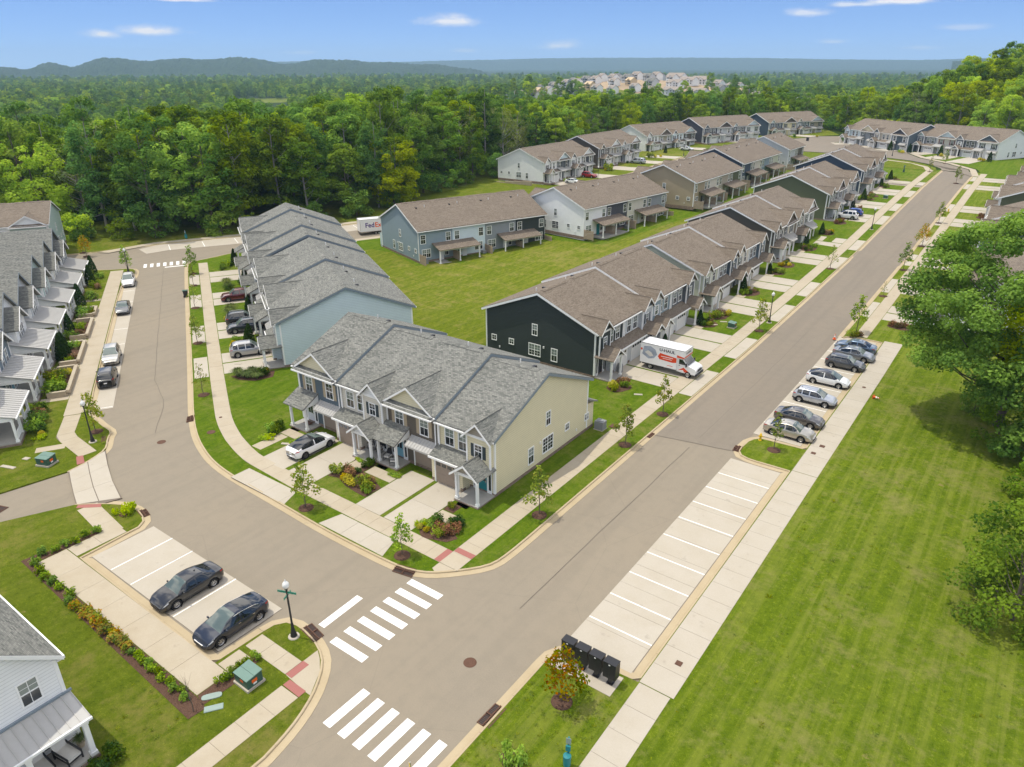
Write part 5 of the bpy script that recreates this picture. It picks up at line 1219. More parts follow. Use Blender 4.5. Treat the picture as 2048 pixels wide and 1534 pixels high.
car('parked_car', 'black off-roader on the driveway behind the navy one', 'suv', (.012, .013, .015), LX(18.3, 7.4)+(.13,), c_, G, .2, rails=1)
car('parked_car', 'dark navy off-roader on the driveway with two conifers beside it', 'suv', (.014, .018, .026), LX(14.9, 7.3)+(.13,), c_+math.pi, G, .35, rails=1)
car('parked_car', 'silver hatchback on the driveway nearest the pale blue gable', 'suv', (.36, .36, .36), LX(5.8, 7.2)+(.13,), c_, G, .5)
G = 'cars on the right-hand driveways'
car('parked_car', 'white crossover on a driveway before the olive row', 'suv', (.7, .7, .7), (-32.9, 163.0, .14), HW, G, 0., rails=1)
car('parked_car', 'bright blue car half hidden behind the white crossover', 'hatch', (.015, .06, .3), (-32.6, 166.6, .14), HW, G, .4)
G = 'cars along the street by the wood'
car('parked_car', 'red car in front of the white-gabled row by the wood', 'suv', (.32, .01, .015), (-107.5, 184.5, .14), HE, G, .3)
car('parked_car', 'silver people carrier in front of the taupe row by the wood', 'van', (.42, .46, .48), (-107, 213.5, .14), HW, G, .5)
car('parked_car', 'white sedan in front of the farther row by the wood', 'sedan', (.7, .7, .7), (-106.5, 250, .2), HE, G, 0.)
car('parked_car', 'white sedan low behind the white gabled back row', 'sedan', (.66, .68, .66), (-106.5, 174., .14), HE, G, 0.)
car('parked_car', 'dark blue sedan by the stop sign beyond the grey gable', 'sedan', (.04, .055, .08), (-58.5, 241., .2), math.radians(20), G, .4)
car('parked_car', 'white sedan glimpsed under the big tree at the right', 'sedan', (.7, .7, .7), (-8.2, 104.5, .14), HW, 'cars on the right-hand driveways', 0.)

FONT = {}
def text_part(parent, s, size, mat, loc, rot, extr=.006, name='lettering', sx=1., align='CENTER', bold=.0):
    c = bpy.data.curves.new('lettering', 'FONT'); c.body = s; c.size = size; c.extrude = extr; c.align_x = align; c.align_y = 'CENTER'; c.offset = bold; c.resolution_u = 3
    t = bpy.data.objects.new('lettering', c); C.objects.link(t)
    dg = bpy.context.evaluated_depsgraph_get(); me = bpy.data.meshes.new_from_object(t.evaluated_get(dg)); bpy.data.objects.remove(t); bpy.data.curves.remove(c)
    me.materials.clear(); me.materials.append(M[mat])
    o = bpy.data.objects.new(name, me); link(o, parent); o.location = loc; o.rotation_euler = rot; o.scale = (sx, 1, 1); return o
def moving_truck():
    o = thing('box_truck', 'white box truck with red and orange graphics parked on the charcoal row driveway', 'truck', (-30.6, 72.35, .135), 0)
    w = 1.12
    b = MB(); b.box(-3.15, 1.35, -w, w, .72, 3.1); b.box(1.35, 2.25, -w, w, 2.2, 3.1); obj('cargo_box', b, M['white_gloss'], o)
    rf = MB()
    for i in range(9): x = -3.0+i*.62; rf.box(x, x+.02, -w+.05, w-.05, 3.1, 3.115)
    for y in (-w, w-.05): rf.box(-3.16, 2.26, y, y+.05, 3.06, 3.13)
    for x in (-3.16, 2.2): rf.box(x, x+.06, -w, w, 3.06, 3.125)
    obj('roof_trim', rf, M['alloy'], o)
    # cab
    c = MB(); prof = [(1.36, .55), (1.36, 2.15), (2.02, 2.17), (2.72, 1.42), (3.5, 1.18), (3.66, .98), (3.68, .5), (2.0, .5)]
    c.py(prof, -.98, .98); cb = obj('cab', c, M['white_gloss'], o)
    g = MB(); g.add([(2.07, -.86, 2.12), (2.07, .86, 2.12), (2.7, .9, 1.46), (2.7, -.9, 1.46)], [(0, 3, 2, 1)]); 
    for v in range(4): x, y, z = g.v[v]; g.v[v] = (x+.02, y, z+.02)
    obj('windscreen', g, M['car_glass'], o)
    for s in (-1, 1):
        q = MB(); pts = [(1.6, 2.05), (2.02, 2.05), (2.55, 1.46), (1.6, 1.46)]; q.py(pts, s*.985, s*.992); obj('side_window', q, M['car_glass'], o)
        d = MB(); d.py([(1.52, .62), (1.52, 1.42), (2.62, 1.42), (2.62, .62)], s*.982, s*.99); dd = obj('door', d, M['white_gloss'], o); h = MB().box(1.6, 1.75, s*.99, s*1.02, 1.28, 1.33); obj('handle', h, M['black_plastic'], dd)
        m = MB(); m.box(2.5, 2.6, s*1.02, s*1.28, 1.35, 1.75); obj('mirror', m, M['black_plastic'], o)
        hl = MB().box(3.6, 3.7, s*.58, s*.88, .86, 1.06); obj('headlight', hl, M['lamp_clear'], o)
        st = MB(); st.py([(1.55, .72), (2.2, 1.15), (2.75, .8), (2.9, .62), (2.3, .62), (2.15, .85)], s*.99, s*.996); obj('stripe', st, M['haul_orange'], o)
    g = MB(); g.box(3.62, 3.72, -.52, .52, .8, 1.06); g.box(3.6, 3.8, -.98, .98, .42, .66); obj('bumper', g, M['black_plastic'], o)
    ch = MB(); ch.box(-3.1, 3.3, -.4, .4, .45, .72); ch.box(-3.2, -3.1, -1., 1., .5, .62); ch.box(-2.9, -.2, -1.0, -.95, .5, .72); obj('chassis', ch, M['dark'], o)
    t, r, b = wheel_meshes(.38, False)
    for x in (-1.85, 2.75):
        for s in (1, -1):
            wo_ = thing_part('wheel', o, (x, -s*(.9), .38), 0 if s > 0 else math.pi)
            for nm, me_ in (('tyre', t), ('rim', r), ('brake_disc', b)): link(bpy.data.objects.new(nm, me_), wo_)
    for s in (-1, 1):
        y = s*(w+.004); rot = (math.pi/2, 0, 0) if s < 0 else (math.pi/2, 0, math.pi)
        q = MB(); q.py([(-.75, 1.55), (-.95, 1.85), (-.7, 2.3), (1.33, 2.1), (1.33, 1.55), (.9, 1.45)], s*(w+.001), s*(w+.004)); obj('graphic', q, M['haul_orange'], o)
        q = MB(); q.py([(-2.9, 1.75), (-2.75, 2.7), (-1.9, 2.85), (-1.3, 2.55), (-1.05, 2.0), (-1.4, 1.5), (-2.1, 1.3)], s*(w+.001), s*(w+.003)); obj('graphic', q, M['haul_grey'], o)
        q = MB(); q.py([(-2.6, 2.0), (-2.2, 2.3), (-1.75, 2.1), (-1.5, 1.75), (-1.9, 1.6)], s*(w+.004), s*(w+.006)); obj('graphic', q, M['cushion'], o)
        q = MB(); q.py([(1.35, 2.22), (2.25, 2.22), (2.25, 2.35), (1.35, 2.5)], s*(w+.001), s*(w+.004)); obj('graphic', q, M['haul_orange'], o)
        q = MB(); q.box(-3.12, -2.9, s*(w+.001), s*(w+.004), 2.2, 2.45); q.box(.25, .95, s*(w+.001), s*(w+.004), .98, 1.04); obj('graphic', q, M['haul_orange'], o)
        text_part(o, 'U-HAUL', .46, 'letter_dark', (.15, y, 2.68), rot, .004, bold=.012, sx=1.15)
        q = MB(); q.box(-.55, .9, s*(w+.005), s*(w+.008), 1.92, 1.99); q.box(-.35, .8, s*(w+.005), s*(w+.008), 1.72, 1.77); obj('graphic', q, M['letter_white'], o)
    text_part(o, 'U-HAUL', .34, 'letter_dark', (2.256, 0, 2.72), (math.pi/2, 0, math.pi/2), .004, bold=.01, sx=1.1)
    q = MB(); q.box(2.252, 2.257, -1.1, 1.1, 2.25, 2.42); obj('graphic', q, M['haul_orange'], o)
moving_truck()
# ------------------------------------------------------------------ vegetation
def leaf_mesh(name, cen, nrm, size, tint, mat, jitter=.6, aspect=1.0, rng=NR):
    """one bent-free leaf-sized quad per point, loosely facing outwards"""
    n = len(cen); d = nrm+rng.normal(0, jitter, (n, 3)); d /= np.linalg.norm(d, axis=1)[:, None]+1e-9
    a = np.cross(d, rng.normal(0, 1, (n, 3))); a /= np.linalg.norm(a, axis=1)[:, None]+1e-9; b = np.cross(d, a)
    s = size[:, None]*.5; sb = s*aspect
    q = np.stack([cen-a*s, cen-b*sb*.8, cen+a*s, cen+b*sb*.8], 1).reshape(-1, 3)
    me = bpy.data.meshes.new(name); me.vertices.add(4*n); me.vertices.foreach_set('co', q.astype(np.float32).ravel())
    me.loops.add(4*n); me.loops.foreach_set('vertex_index', np.arange(4*n, dtype=np.int32)); me.polygons.add(n); me.polygons.foreach_set('loop_start', np.arange(0, 4*n, 4, dtype=np.int32))
    me.update(calc_edges=True); at = me.attributes.new('tint', 'FLOAT', 'POINT'); at.data.foreach_set('value', np.repeat(tint, 4).astype(np.float32)); me.materials.append(M[mat]); return me
def rdir(n, rng=NR):
    v = rng.normal(0, 1, (n, 3)); return v/np.linalg.norm(v, axis=1)[:, None]
def lobed_leaves(lobes, per, size, rng=NR, shell=.35, up=.9, bottom=-.5):
    C_, Nn, S, Tt = [], [], [], []
    for (c, r, t) in lobes:
        k = max(6, int(per*(r[0]*r[1])**1.0)); d = rdir(k*2, rng); d = d[d[:, 2] > bottom-rng.random(len(d))*.4][:k]; k = len(d)
        rad = 1-rng.random(k)**1.6*shell
        C_.append(np.array(c)+d*np.array(r)*rad[:, None]); nn = d+np.array((0, 0, up)); Nn.append(nn); S.append(size*(.65+.7*rng.random(k))); Tt.append(np.clip(t+rng.normal(0, .16, k), 0, 1))
    return np.concatenate(C_), np.concatenate(Nn), np.concatenate(S), np.concatenate(Tt)
def crown_lobes(h0, h1, rx, n, rng, rl=(1.3, 2.3), shape='round'):
    out = []
    for i in range(n):
        t = (i+.5)/n; z = h0+(h1-h0)*rng.random()**.85
        u = (z-h0)/(h1-h0); prof = math.sqrt(max(1-((u-.42)/.62)**2, .05)) if shape == 'round' else (1-.8*u)*.9+.1 if shape == 'cone' else math.sqrt(max(1-((u-.6)/.7)**2, .06))
        a = rng.random()*2*math.pi; rr = rx*prof*(.45+.55*rng.random()**.5)
        r = rng.uniform(*rl)*(1.05-.35*u); out.append(((rr*math.cos(a), rr*math.sin(a), z), (r, r, r*.72), rng.random()))
    return out
def wood_mesh(h, r0, lobes, rng, mat, bend=.5, nl=14, top=.9):
    m = MB(); P = [Vector((0, 0, -.3))]; 
    for i in range(1, 6): P.append(Vector((rng.normal(0, bend*.2), rng.normal(0, bend*.2), h*top*i/5)))
    for i in range(5): m.tube(P[i], P[i+1], r0*(1-.17*i), r0*(1-.17*(i+1)), 7, cap=False)
    for c, r, t in (lobes if len(lobes) <= nl else [lobes[i] for i in rng.choice(len(lobes), nl, replace=False)]):
        c = Vector(c); zb = max(h*.16, c.z-(Vector((c.x, c.y, 0)).length)*.75-.4); k = min(zb/(h*top), .95)*5; i = int(k); b = P[i].lerp(P[min(i+1, 5)], k-i)
        mid = b.lerp(c, .5)+Vector((0, 0, -.08*(c-b).length)); rb = r0*.32*(1-.5*zb/h)
        m.tube(b, mid, rb, rb*.65, 5, cap=False); m.tube(mid, c, rb*.65, rb*.2, 4, cap=False)
    return m.mesh('trunk', M[mat], True)
def tree_variant(seed, h, rx, nl, per, size, mat, bark='bark', r0=.32, h0=.22, shape='round', rl=(1.5, 2.6), nlimb=14, jitter=.6):
    rng = np.random.default_rng(seed); lb = crown_lobes(h*h0, h*.93, rx, nl, rng, rl, shape)
    c, n, s, t = lobed_leaves(lb, per, size, rng)
    return wood_mesh(h, r0, lb, rng, bark, nl=nlimb), leaf_mesh('crown', c, n, s, t, mat, jitter, rng=rng)
def put_tree(var, name, label, loc, rot, scale, group, cat='tree'):
    o = thing(name, label, cat, loc, rot, group); o.scale = scale if isinstance(scale, tuple) else (scale,)*3
    for nm, me in zip(('trunk', 'crown'), var): link(bpy.data.objects.new(nm, me), o)
    return o
FV = []  # forest variants: (meshes, label)
for i, (mat, h, rx, lab, shape) in enumerate([('leaf', 20, 5.2, 'tall mid-green tree in the wood behind the houses', 'round'), ('leaf', 22, 4.6, 'narrow mid-green tree in the wood behind the houses', 'round'), ('leaf_dark', 20.5, 5.0, 'tall dark green tree in the wood behind the houses', 'round'),
        ('leaf_lime', 18, 5.6, 'broad yellow-green tree in the wood behind the houses', 'top'), ('leaf_dark', 22.5, 4.4, 'slender dark green tree in the wood behind the houses', 'round'), ('leaf_grey', 19, 5.4, 'thin greyish tree with pale branches in the wood behind the houses', 'top'), ('leaf', 17, 5.8, 'broad mid-green tree in the wood behind the houses', 'top'), ('leaf_lime', 20, 4.9, 'tall bright green tree in the wood behind the houses', 'round')]):
    sparse = mat == 'leaf_grey'
    FV.append((tree_variant(100+i, h, rx, 64 if not sparse else 44, 52 if not sparse else 22, .5 if not sparse else .36, mat, 'bark_pale' if sparse or i % 3 == 1 else 'bark', .3, .1 if not sparse else .2, shape, (1.15, 2.1), nlimb=18 if not sparse else 34, jitter=.38), lab))
# near edge understorey
UV = [(tree_variant(140+i, 6.5, 3.2, 22, 60, .42, m_, 'bark', .12, .03, 'round', (1., 1.7), 6), l_) for i, (m_, l_) in enumerate([('leaf_dark', 'dark low tree at the edge of the wood'), ('leaf', 'green low tree at the edge of the wood'), ('leaf_lime', 'bright green bushy growth at the edge of the wood')])]
def poly_dist_line(x, y, line):
    best = 1e9
    for a, b in zip(line[:-1], line[1:]):
        ax, ay = a; bx, by = b; dx, dy = bx-ax, by-ay; t = max(0, min(1, ((x-ax)*dx+(y-ay)*dy)/(dx*dx+dy*dy))); best = min(best, math.hypot(x-ax-t*dx, y-ay-t*dy))
    return best
EDGE = [(-300, 20), (-230, 30), (-176, 48), (-161, 62), (-150, 70), (-141, 81), (-134, 92), (-129, 105), (-126, 122), (-128, 140), (-132, 158), (-133, 200), (-134, 235), (-137, 262), (-130, 285), (-122, 303), (-112, 330), (-103, 348), (-84, 352), (-72, 330), (-62, 324), (-38, 306), (-12, 292), (12, 282), (22, 262), (24, 240), (60, 200), (160, 180), (600, 150)]
def inside_wood(x, y):
    """left of the edge polyline (beyond the houses)"""
    pts = EDGE+[(900, 150), (900, 3000), (-3000, 3000), (-3000, 20)]; c = False; j = len(pts)-1
    for i in range(len(pts)):
        xi, yi = pts[i]; xj, yj = pts[j]
        if (yi > y) != (yj > y) and x < (xj-xi)*(y-yi)/(yj-yi)+xi: c = not c
        j = i
    return c
ZONES = [((-300, 30), 'behind the brown-roofed house'), ((-178, 60), 'left of the far crossing'), ((-152, 76), 'facing the far crossing'), ((-139, 96), 'beside the delivery trailer'), ((-133, 130), 'behind the dusty blue end wall'), ((-138, 175), 'behind the white-gabled row'), ((-140, 215), 'behind the dark taupe gable'), ((-138, 262), 'behind the pale blue-white gable'), ((-120, 320), 'behind the dark slate gable'), ((-92, 358), 'behind the steel blue gable'), ((-52, 325), 'behind the black side gable'), ((-5, 300), 'behind the street-end row'), ((60, 215), 'on the rise at the right edge')]
def zone(x, y): return min(ZONES, key=lambda z: (z[0][0]-x)**2+(z[0][1]-y)**2)[1]
def project(p):
    d = np.array(p)-np.array((0, 0, 32.5)); z = d@CF
    return 1024+1436*(d@CR)/max(z, .1), 767-1436*(d@CU)/max(z, .1), z
cand = []; rng = np.random.default_rng(5)
x = -420.
while x < 150:
    y = 20.
    while y < 520:
        px, py = x+rng.uniform(-2.6, 2.6), y+rng.uniform(-2.6, 2.6); y += 7.2
        if not inside_wood(px, py): continue
        d = poly_dist_line(px, py, EDGE)
        if d > 60 and px < -60 and rng.random() < .3: continue
        u, v, z = project((px, py, float(TE(px, py))+18))
        if not (-120 < u < 2170 and z > 0): continue
        if (abs(u-510) < 75) and 203 < v < 218: continue      # clearing beyond
        cand.append((d, math.hypot(px, py), px, py, u))
    x += 7.2
# visible rank: edge trees and their tops first
cand.sort(key=lambda c: c[0]*2.2+c[1]*.25)
NEAR_N = 225
far_pts = []
for k, (d, dist, px, py, u) in enumerate(cand):
    west = px < -100
    w = [.2, .2, .18, .12, .14, .05, .07, .04] if west else [.2, .1, .12, .18, .06, .04, .14, .16]
    vi = int(rng.choice(8, p=w)); sc = rng.uniform(.84, 1.14)*(1. if d > 6 else .9)*(1.08 if d < 40 and py < 160 else .9 if d > 60 else 1.)*(.74 if py > 225 and px < -45 else .86 if py > 190 and px < 0 else 1.15 if px > -10 else 1.); rz = rng.uniform(0, 6.28)
    if k < NEAR_N: put_tree(FV[vi][0], 'broadleaf_tree', FV[vi][1].replace(' in the wood behind the houses', '')+(' at the wood edge ' if d < 7 else ' deeper in the wood ' if d > 16 else ' in the wood ')+zone(px, py), (px, py, float(TE(px, py))), rz, (sc*rng.uniform(.82, 1.2), sc*rng.uniform(.82, 1.2), sc*rng.uniform(.9, 1.12)), 'trees of the wood behind the houses')
    else: far_pts.append((px, py, float(TE(px, py)), sc, rz, vi))
# understorey along the visible edge
ne = 0
for a, b in zip(EDGE[2:-4], EDGE[3:-3]):
    L_ = math.hypot(b[0]-a[0], b[1]-a[1]); n_ = max(1, int(L_/6.5))
    for i in range(n_):
        t = (i+rng.random())/n_; px, py = a[0]+(b[0]-a[0])*t+rng.uniform(-1.5, 1.5), a[1]+(b[1]-a[1])*t+rng.uniform(-1.5, 1.5)
        vi = int(rng.choice(3, p=[.45, .35, .2])); put_tree(UV[vi][0], 'low_tree', UV[vi][1].replace(' at the edge of the wood', '')+' under the wood '+zone(px, py), (px, py, float(TE(px, py))), rng.uniform(0, 6.28), rng.uniform(.55, 1.05), 'low growth along the edge of the wood'); ne += 1
# the countryside beyond: one mass of trees over the valley
def valley():
    rng = np.random.default_rng(9); pts = list(far_pts)
    for k in range(60000):
        px_, dist = rng.uniform(-150, 2200), 260*math.exp(rng.random()**.8*2.35)
        d = CF+CR*(px_-1024)/1436; az = math.atan2(d[0], d[1]); x, y = dist*math.sin(az), dist*math.cos(az)
        if not inside_wood(x, y): continue
        dl = poly_dist_line(x, y, EDGE)
        if dl < 118 and x > -420 and x < 150 and y < 520: continue
        z = float(TE(x, y)); u, v, zz = project((x, y, z+12))
        if 462 < u < 580 and (198 < v < 215 or 200 < project((x, y, z))[1] < 222): continue          # open meadow
        kn = math.exp(-(((x+365)/170)**2+((y-725)/110)**2))
        if kn > .62 or (kn > .3 and rng.random() < .6): continue                                  # the building site on its knoll
        if math.sin(x*.011+1.3*math.sin(y*.004))*math.sin(y*.006+2) > .82: continue
        pts.append((x, y, z, rng.uniform(.5, .95)*(1+dist/9000), rng.uniform(0, 6.28), int(rng.choice(8, p=[.2, .1, .28, .08, .16, .02, .12, .04]))))
        if len(pts) > 15000+len(far_pts): break
    return pts
vp = valley()
def instancer(name, pts, meshes):
    """points carrying scale, spin and kind; geometry nodes sets an existing tree's leaf mesh on each"""
    me = bpy.data.meshes.new(name); n = len(pts); me.vertices.add(n); A = np.array(pts, float)
    me.vertices.foreach_set('co', A[:, :3].astype(np.float32).ravel())
    for nm, col in (('sc', A[:, 3]), ('spin', A[:, 4])): at = me.attributes.new(nm, 'FLOAT', 'POINT'); at.data.foreach_set('value', col.astype(np.float32))
    at = me.attributes.new('vi', 'INT', 'POINT'); at.data.foreach_set('value', A[:, 5].astype(np.int32))
    o = bpy.data.objects.new(name, me); link(o); o['kind'] = 'stuff'
    ng = bpy.data.node_groups.new(name, 'GeometryNodeTree'); ng.interface.new_socket('Geometry', in_out='INPUT', socket_type='NodeSocketGeometry'); ng.interface.new_socket('Geometry', in_out='OUTPUT', socket_type='NodeSocketGeometry')
    gi = ng.nodes.new('NodeGroupInput'); go = ng.nodes.new('NodeGroupOutput'); jn = ng.nodes.new('GeometryNodeJoinGeometry'); L_ = ng.links.new
    def attr(nm, ty='FLOAT'):
        a = ng.nodes.new('GeometryNodeInputNamedAttribute'); a.data_type = ty; a.inputs['Name'].default_value = nm; return a.outputs['Attribute']
    sc, sp, vi = attr('sc'), attr('spin'), attr('vi', 'INT'); cv = ng.nodes.new('ShaderNodeCombineXYZ'); L_(sp, cv.inputs['Z'])
    for i, src in enumerate(meshes):
        eq = ng.nodes.new('FunctionNodeCompare'); eq.data_type = 'INT'; eq.operation = 'EQUAL'; L_(vi, eq.inputs[2]); eq.inputs[3].default_value = i
        oi = ng.nodes.new('GeometryNodeObjectInfo'); oi.inputs['Object'].default_value = src; oi.transform_space = 'ORIGINAL'
        ip = ng.nodes.new('GeometryNodeInstanceOnPoints'); L_(gi.outputs[0], ip.inputs['Points']); L_(eq.outputs[0], ip.inputs['Selection']); L_(oi.outputs['Geometry'], ip.inputs['Instance'])
        L_(cv.outputs[0], ip.inputs['Rotation']); L_(sc, ip.inputs['Scale']); L_(ip.outputs[0], jn.inputs[0])
    L_(jn.outputs[0], go.inputs[0]); md = o.modifiers.new('trees', 'NODES'); md.node_group = ng; return o
crowns = {}
for ob in C.objects:
    if ob.name.startswith('crown') and ob.parent and ob.parent.name.startswith('broadleaf_tree'):
        for i, (v, l) in enumerate(FV):
            if ob.data == v[1]: crowns.setdefault(i, ob)
fallback = next(iter(crowns.values()))
instancer('distant_woodland', vp, [crowns.get(i, fallback) for i in range(8)])

# ---- the big tree on the right and the growth round it
def big_tree(loc, h, rx, seed, mat, label, per=60, size=.27, nl=90, h0=.25, r0=.42, rl=(1.0, 1.9), lean=(0, 0)):
    rng = np.random.default_rng(seed); lb = crown_lobes(h*h0, h*.96, rx, nl, rng, rl, 'round')
    lb = [((c[0]+lean[0]*c[2]/h, c[1]+lean[1]*c[2]/h, c[2]), r, t) for c, r, t in lb]
    c, n, s, t = lobed_leaves(lb, per, size, rng, .5, .8)
    o = thing('big_broadleaf_tree', label, 'tree', loc, 0); link(bpy.data.objects.new('trunk', wood_mesh(h, r0, lb, rng, 'bark', nl=40)), o); link(bpy.data.objects.new('crown', leaf_mesh('crown', c, n, s, t, mat, .6, rng=rng)), o); return o
big_tree((1.4, 78.2, .12), 20.5, 9.2, 31, 'leaf', 'tall leafy tree with forked trunk standing on the grass at the right edge', lean=(-1.2, 0), per=210, nl=190, rl=(1.1, 2.0))
big_tree((5.8, 75.5, .12), 18.5, 6.2, 32, 'leaf_lime', 'yellow-green tree crowding the big tree at the right edge', per=130, lean=(-1., -.5), nl=100)
big_tree((10, 92, .12), 18, 6.5, 33, 'leaf', 'tree behind the big tree at the right edge', per=50, nl=70)
big_tree((4.6, 47.5, .12), 8.4, 3.6, 34, 'leaf', 'dark rounded bushy tree on the rough grass near the right edge', per=150, size=.22, nl=70, h0=.03, rl=(.8, 1.4), r0=.14)
big_tree((9.5, 58, .12), 10.5, 4.2, 36, 'leaf_dark', 'dark bushy tree half out of frame below the big tree', per=60, size=.3, nl=46, h0=.06, rl=(.9, 1.6), r0=.16)
for i, (x, y, s) in enumerate([(1.6, 74.2, .62), (3.8, 70.5, .66), (6.4, 66.5, .8), (-.8, 79.5, .45), (4.5, 64.2, .5), (8.5, 63.5, .9), (7.5, 72, .95), (10.5, 69, 1.)]):
    put_tree(UV[i % 2][0], 'low_tree', 'dark undergrowth at the foot of the big tree', (x, y, .12), i*1.3, s, 'undergrowth at the foot of the big tree')

# ---- young street trees in mulch rings
def sapling(seed, h, rx, n, size, mat, per=95):
    rng = np.random.default_rng(seed); lb = []
    for i in range(n):
        u = (i+.5)/n; z = h*(.34+.62*u); rr = rx*(1-.75*u)*(.4+.6*rng.random()); a = i*2.4+rng.random(); r = (.2+.26*(1-u))*rx/1.0; lb.append(((rr*math.cos(a), rr*math.sin(a), z), (r, r, r*.9), rng.random()))
    c, n_, s, t = lobed_leaves(lb, per/(rx*rx)*1.3, size, rng, .7, .6, -1.)
    return wood_mesh(h, .045, lb, rng, 'bark', .25, n, .95), leaf_mesh('crown', c, n_, s, t, mat, .7, rng=rng)
SV = dict(a=sapling(201, 4.4, 1.05, 20, .2, 'leaf_young', 190), b=sapling(202, 4.4, .9, 17, .19, 'leaf_young', 170), c=sapling(203, 4.3, 1.25, 24, .2, 'leaf_orange', 210), d=sapling(204, 4.2, .75, 15, .17, 'leaf_young', 120), e=sapling(205, 4.6, 1.0, 20, .2, 'leaf', 190), f=sapling(206, 4.2, 1.0, 16, .16, 'leaf_young', 90))
RING = MB(); RING.lathe([(.62, -.02), (.6, .03), (.35, .1), (.02, .13)], 16)
RINGM = RING.mesh('mulch_ring', M['mulch'], True)
def street_tree(k, x, y, label, s=1., z=.12, ring=True, grp='young street trees'):
    o = put_tree(SV[k], 'street_tree', label, (x, y, gz(x, y)+z), R.uniform(0, 6.28), s, grp)
    if ring: q = bpy.data.objects.new('mulch_ring', RINGM); link(q, o); q.scale = (1/s,)*3
    return o
street_tree('c', -15.1, 25.2, 'orange and green young tree beside the black mailboxes', .95)
street_tree('a', -26.25, 39.4, 'young tree on the verge beside the cream gable, nearest the corner', 1.02)
street_tree('a', -26.2, 53.5, 'young tree with orange tips on the verge beyond the cream gable', .98)
street_tree('b', -26.15, 61.4, 'young tree on the verge before the white moving truck', 1.0)
street_tree('a', -41.9, 29.3, 'young tree on the grass island before the cream row', 1.0)
street_tree('e', -31.4, 29.4, 'compact young tree on the corner verge by the red paving strips', .8)
street_tree('d', -14.7, 60.6, 'thin young tree on the island behind the yellow hydrant', .95)
street_tree('a', -26.5, 91.3, 'young tree beside the second lamp post on the right-hand street', 1.05)
street_tree('f', -26.4, 126., 'sparse young tree on the verge before the brown row', 1.0)
street_tree('e', -15.9, 97.6, 'bushy young tree behind the blue sedan', 1.15)
street_tree('f', -16.2, 115.5, 'leafless-topped young tree on the east verge', .55)
street_tree('e', -16.3, 131.5, 'young tree on the east verge, second above the blue sedan', 1.05)
street_tree('c', -16.3, 148.5, 'reddish young tree on the east verge', 1.0)
street_tree('e', -16.4, 167.5, 'narrow young tree on the east verge beyond the reddish one', .95)
street_tree('a', -19.2, 214, 'young tree beside the bend in the far street', 1.)
street_tree('d', -27.6, 231, 'young tree inside the far bend', 1.05); street_tree('a', -26.6, 252, 'young tree before the white garages at the street end', .9)
for i, (u, v, k) in enumerate([(40.7, 1.4, 'd'), (28.1, 1.4, 'f'), (12.4, 1.4, 'a'), (-4.7, 1.6, 'f')]):
    street_tree(k, *LX(u, v), ['slim young tree on the left street verge, farthest up', 'sparse young tree on the left street verge by the bins', 'young tree on the left street verge by the navy off-roader', 'sparse young tree on the verge nearest the pale blue gable'][i], .9)
street_tree('e', *LX(48.5, 1.4), 'tall young tree at the corner by the far crossing', 1.1); street_tree('e', *LX(54.0, -8.9), 'young tree on the island by the far lamp post', 1.05)
street_tree('a', -68.8, 25.9, 'young tree beside the lamp post at the near end of the bays', 1.0)
street_tree('c', *LX(69.5, -16.5), 'young tree with red tips across the far street', .95); street_tree('a', *LX(73, -17.5), 'small green young tree across the far street', .7)
street_tree('e', -99.5, 131, 'young tree in front of the delivery trailer', 1.0)
# bare young tree in the hedge bed, small lime shrubs
def bare_tree(x, y, label, s=1.):
    rng = np.random.default_rng(3); lb = [((rng.normal(0, .28), rng.normal(0, .28), 1.2+1.6*rng.random()), (.1,)*3, 0) for i in range(22)]
    o = thing('bare_tree', label, 'tree', (x, y, .12)); m = wood_mesh(2.9, .03, lb, rng, 'bark', .15, 22, .9); link(bpy.data.objects.new('trunk', m), o); o.scale = (s,)*3
bare_tree(-31.05, 12.75, 'leafless sapling at the end of the car park hedge')
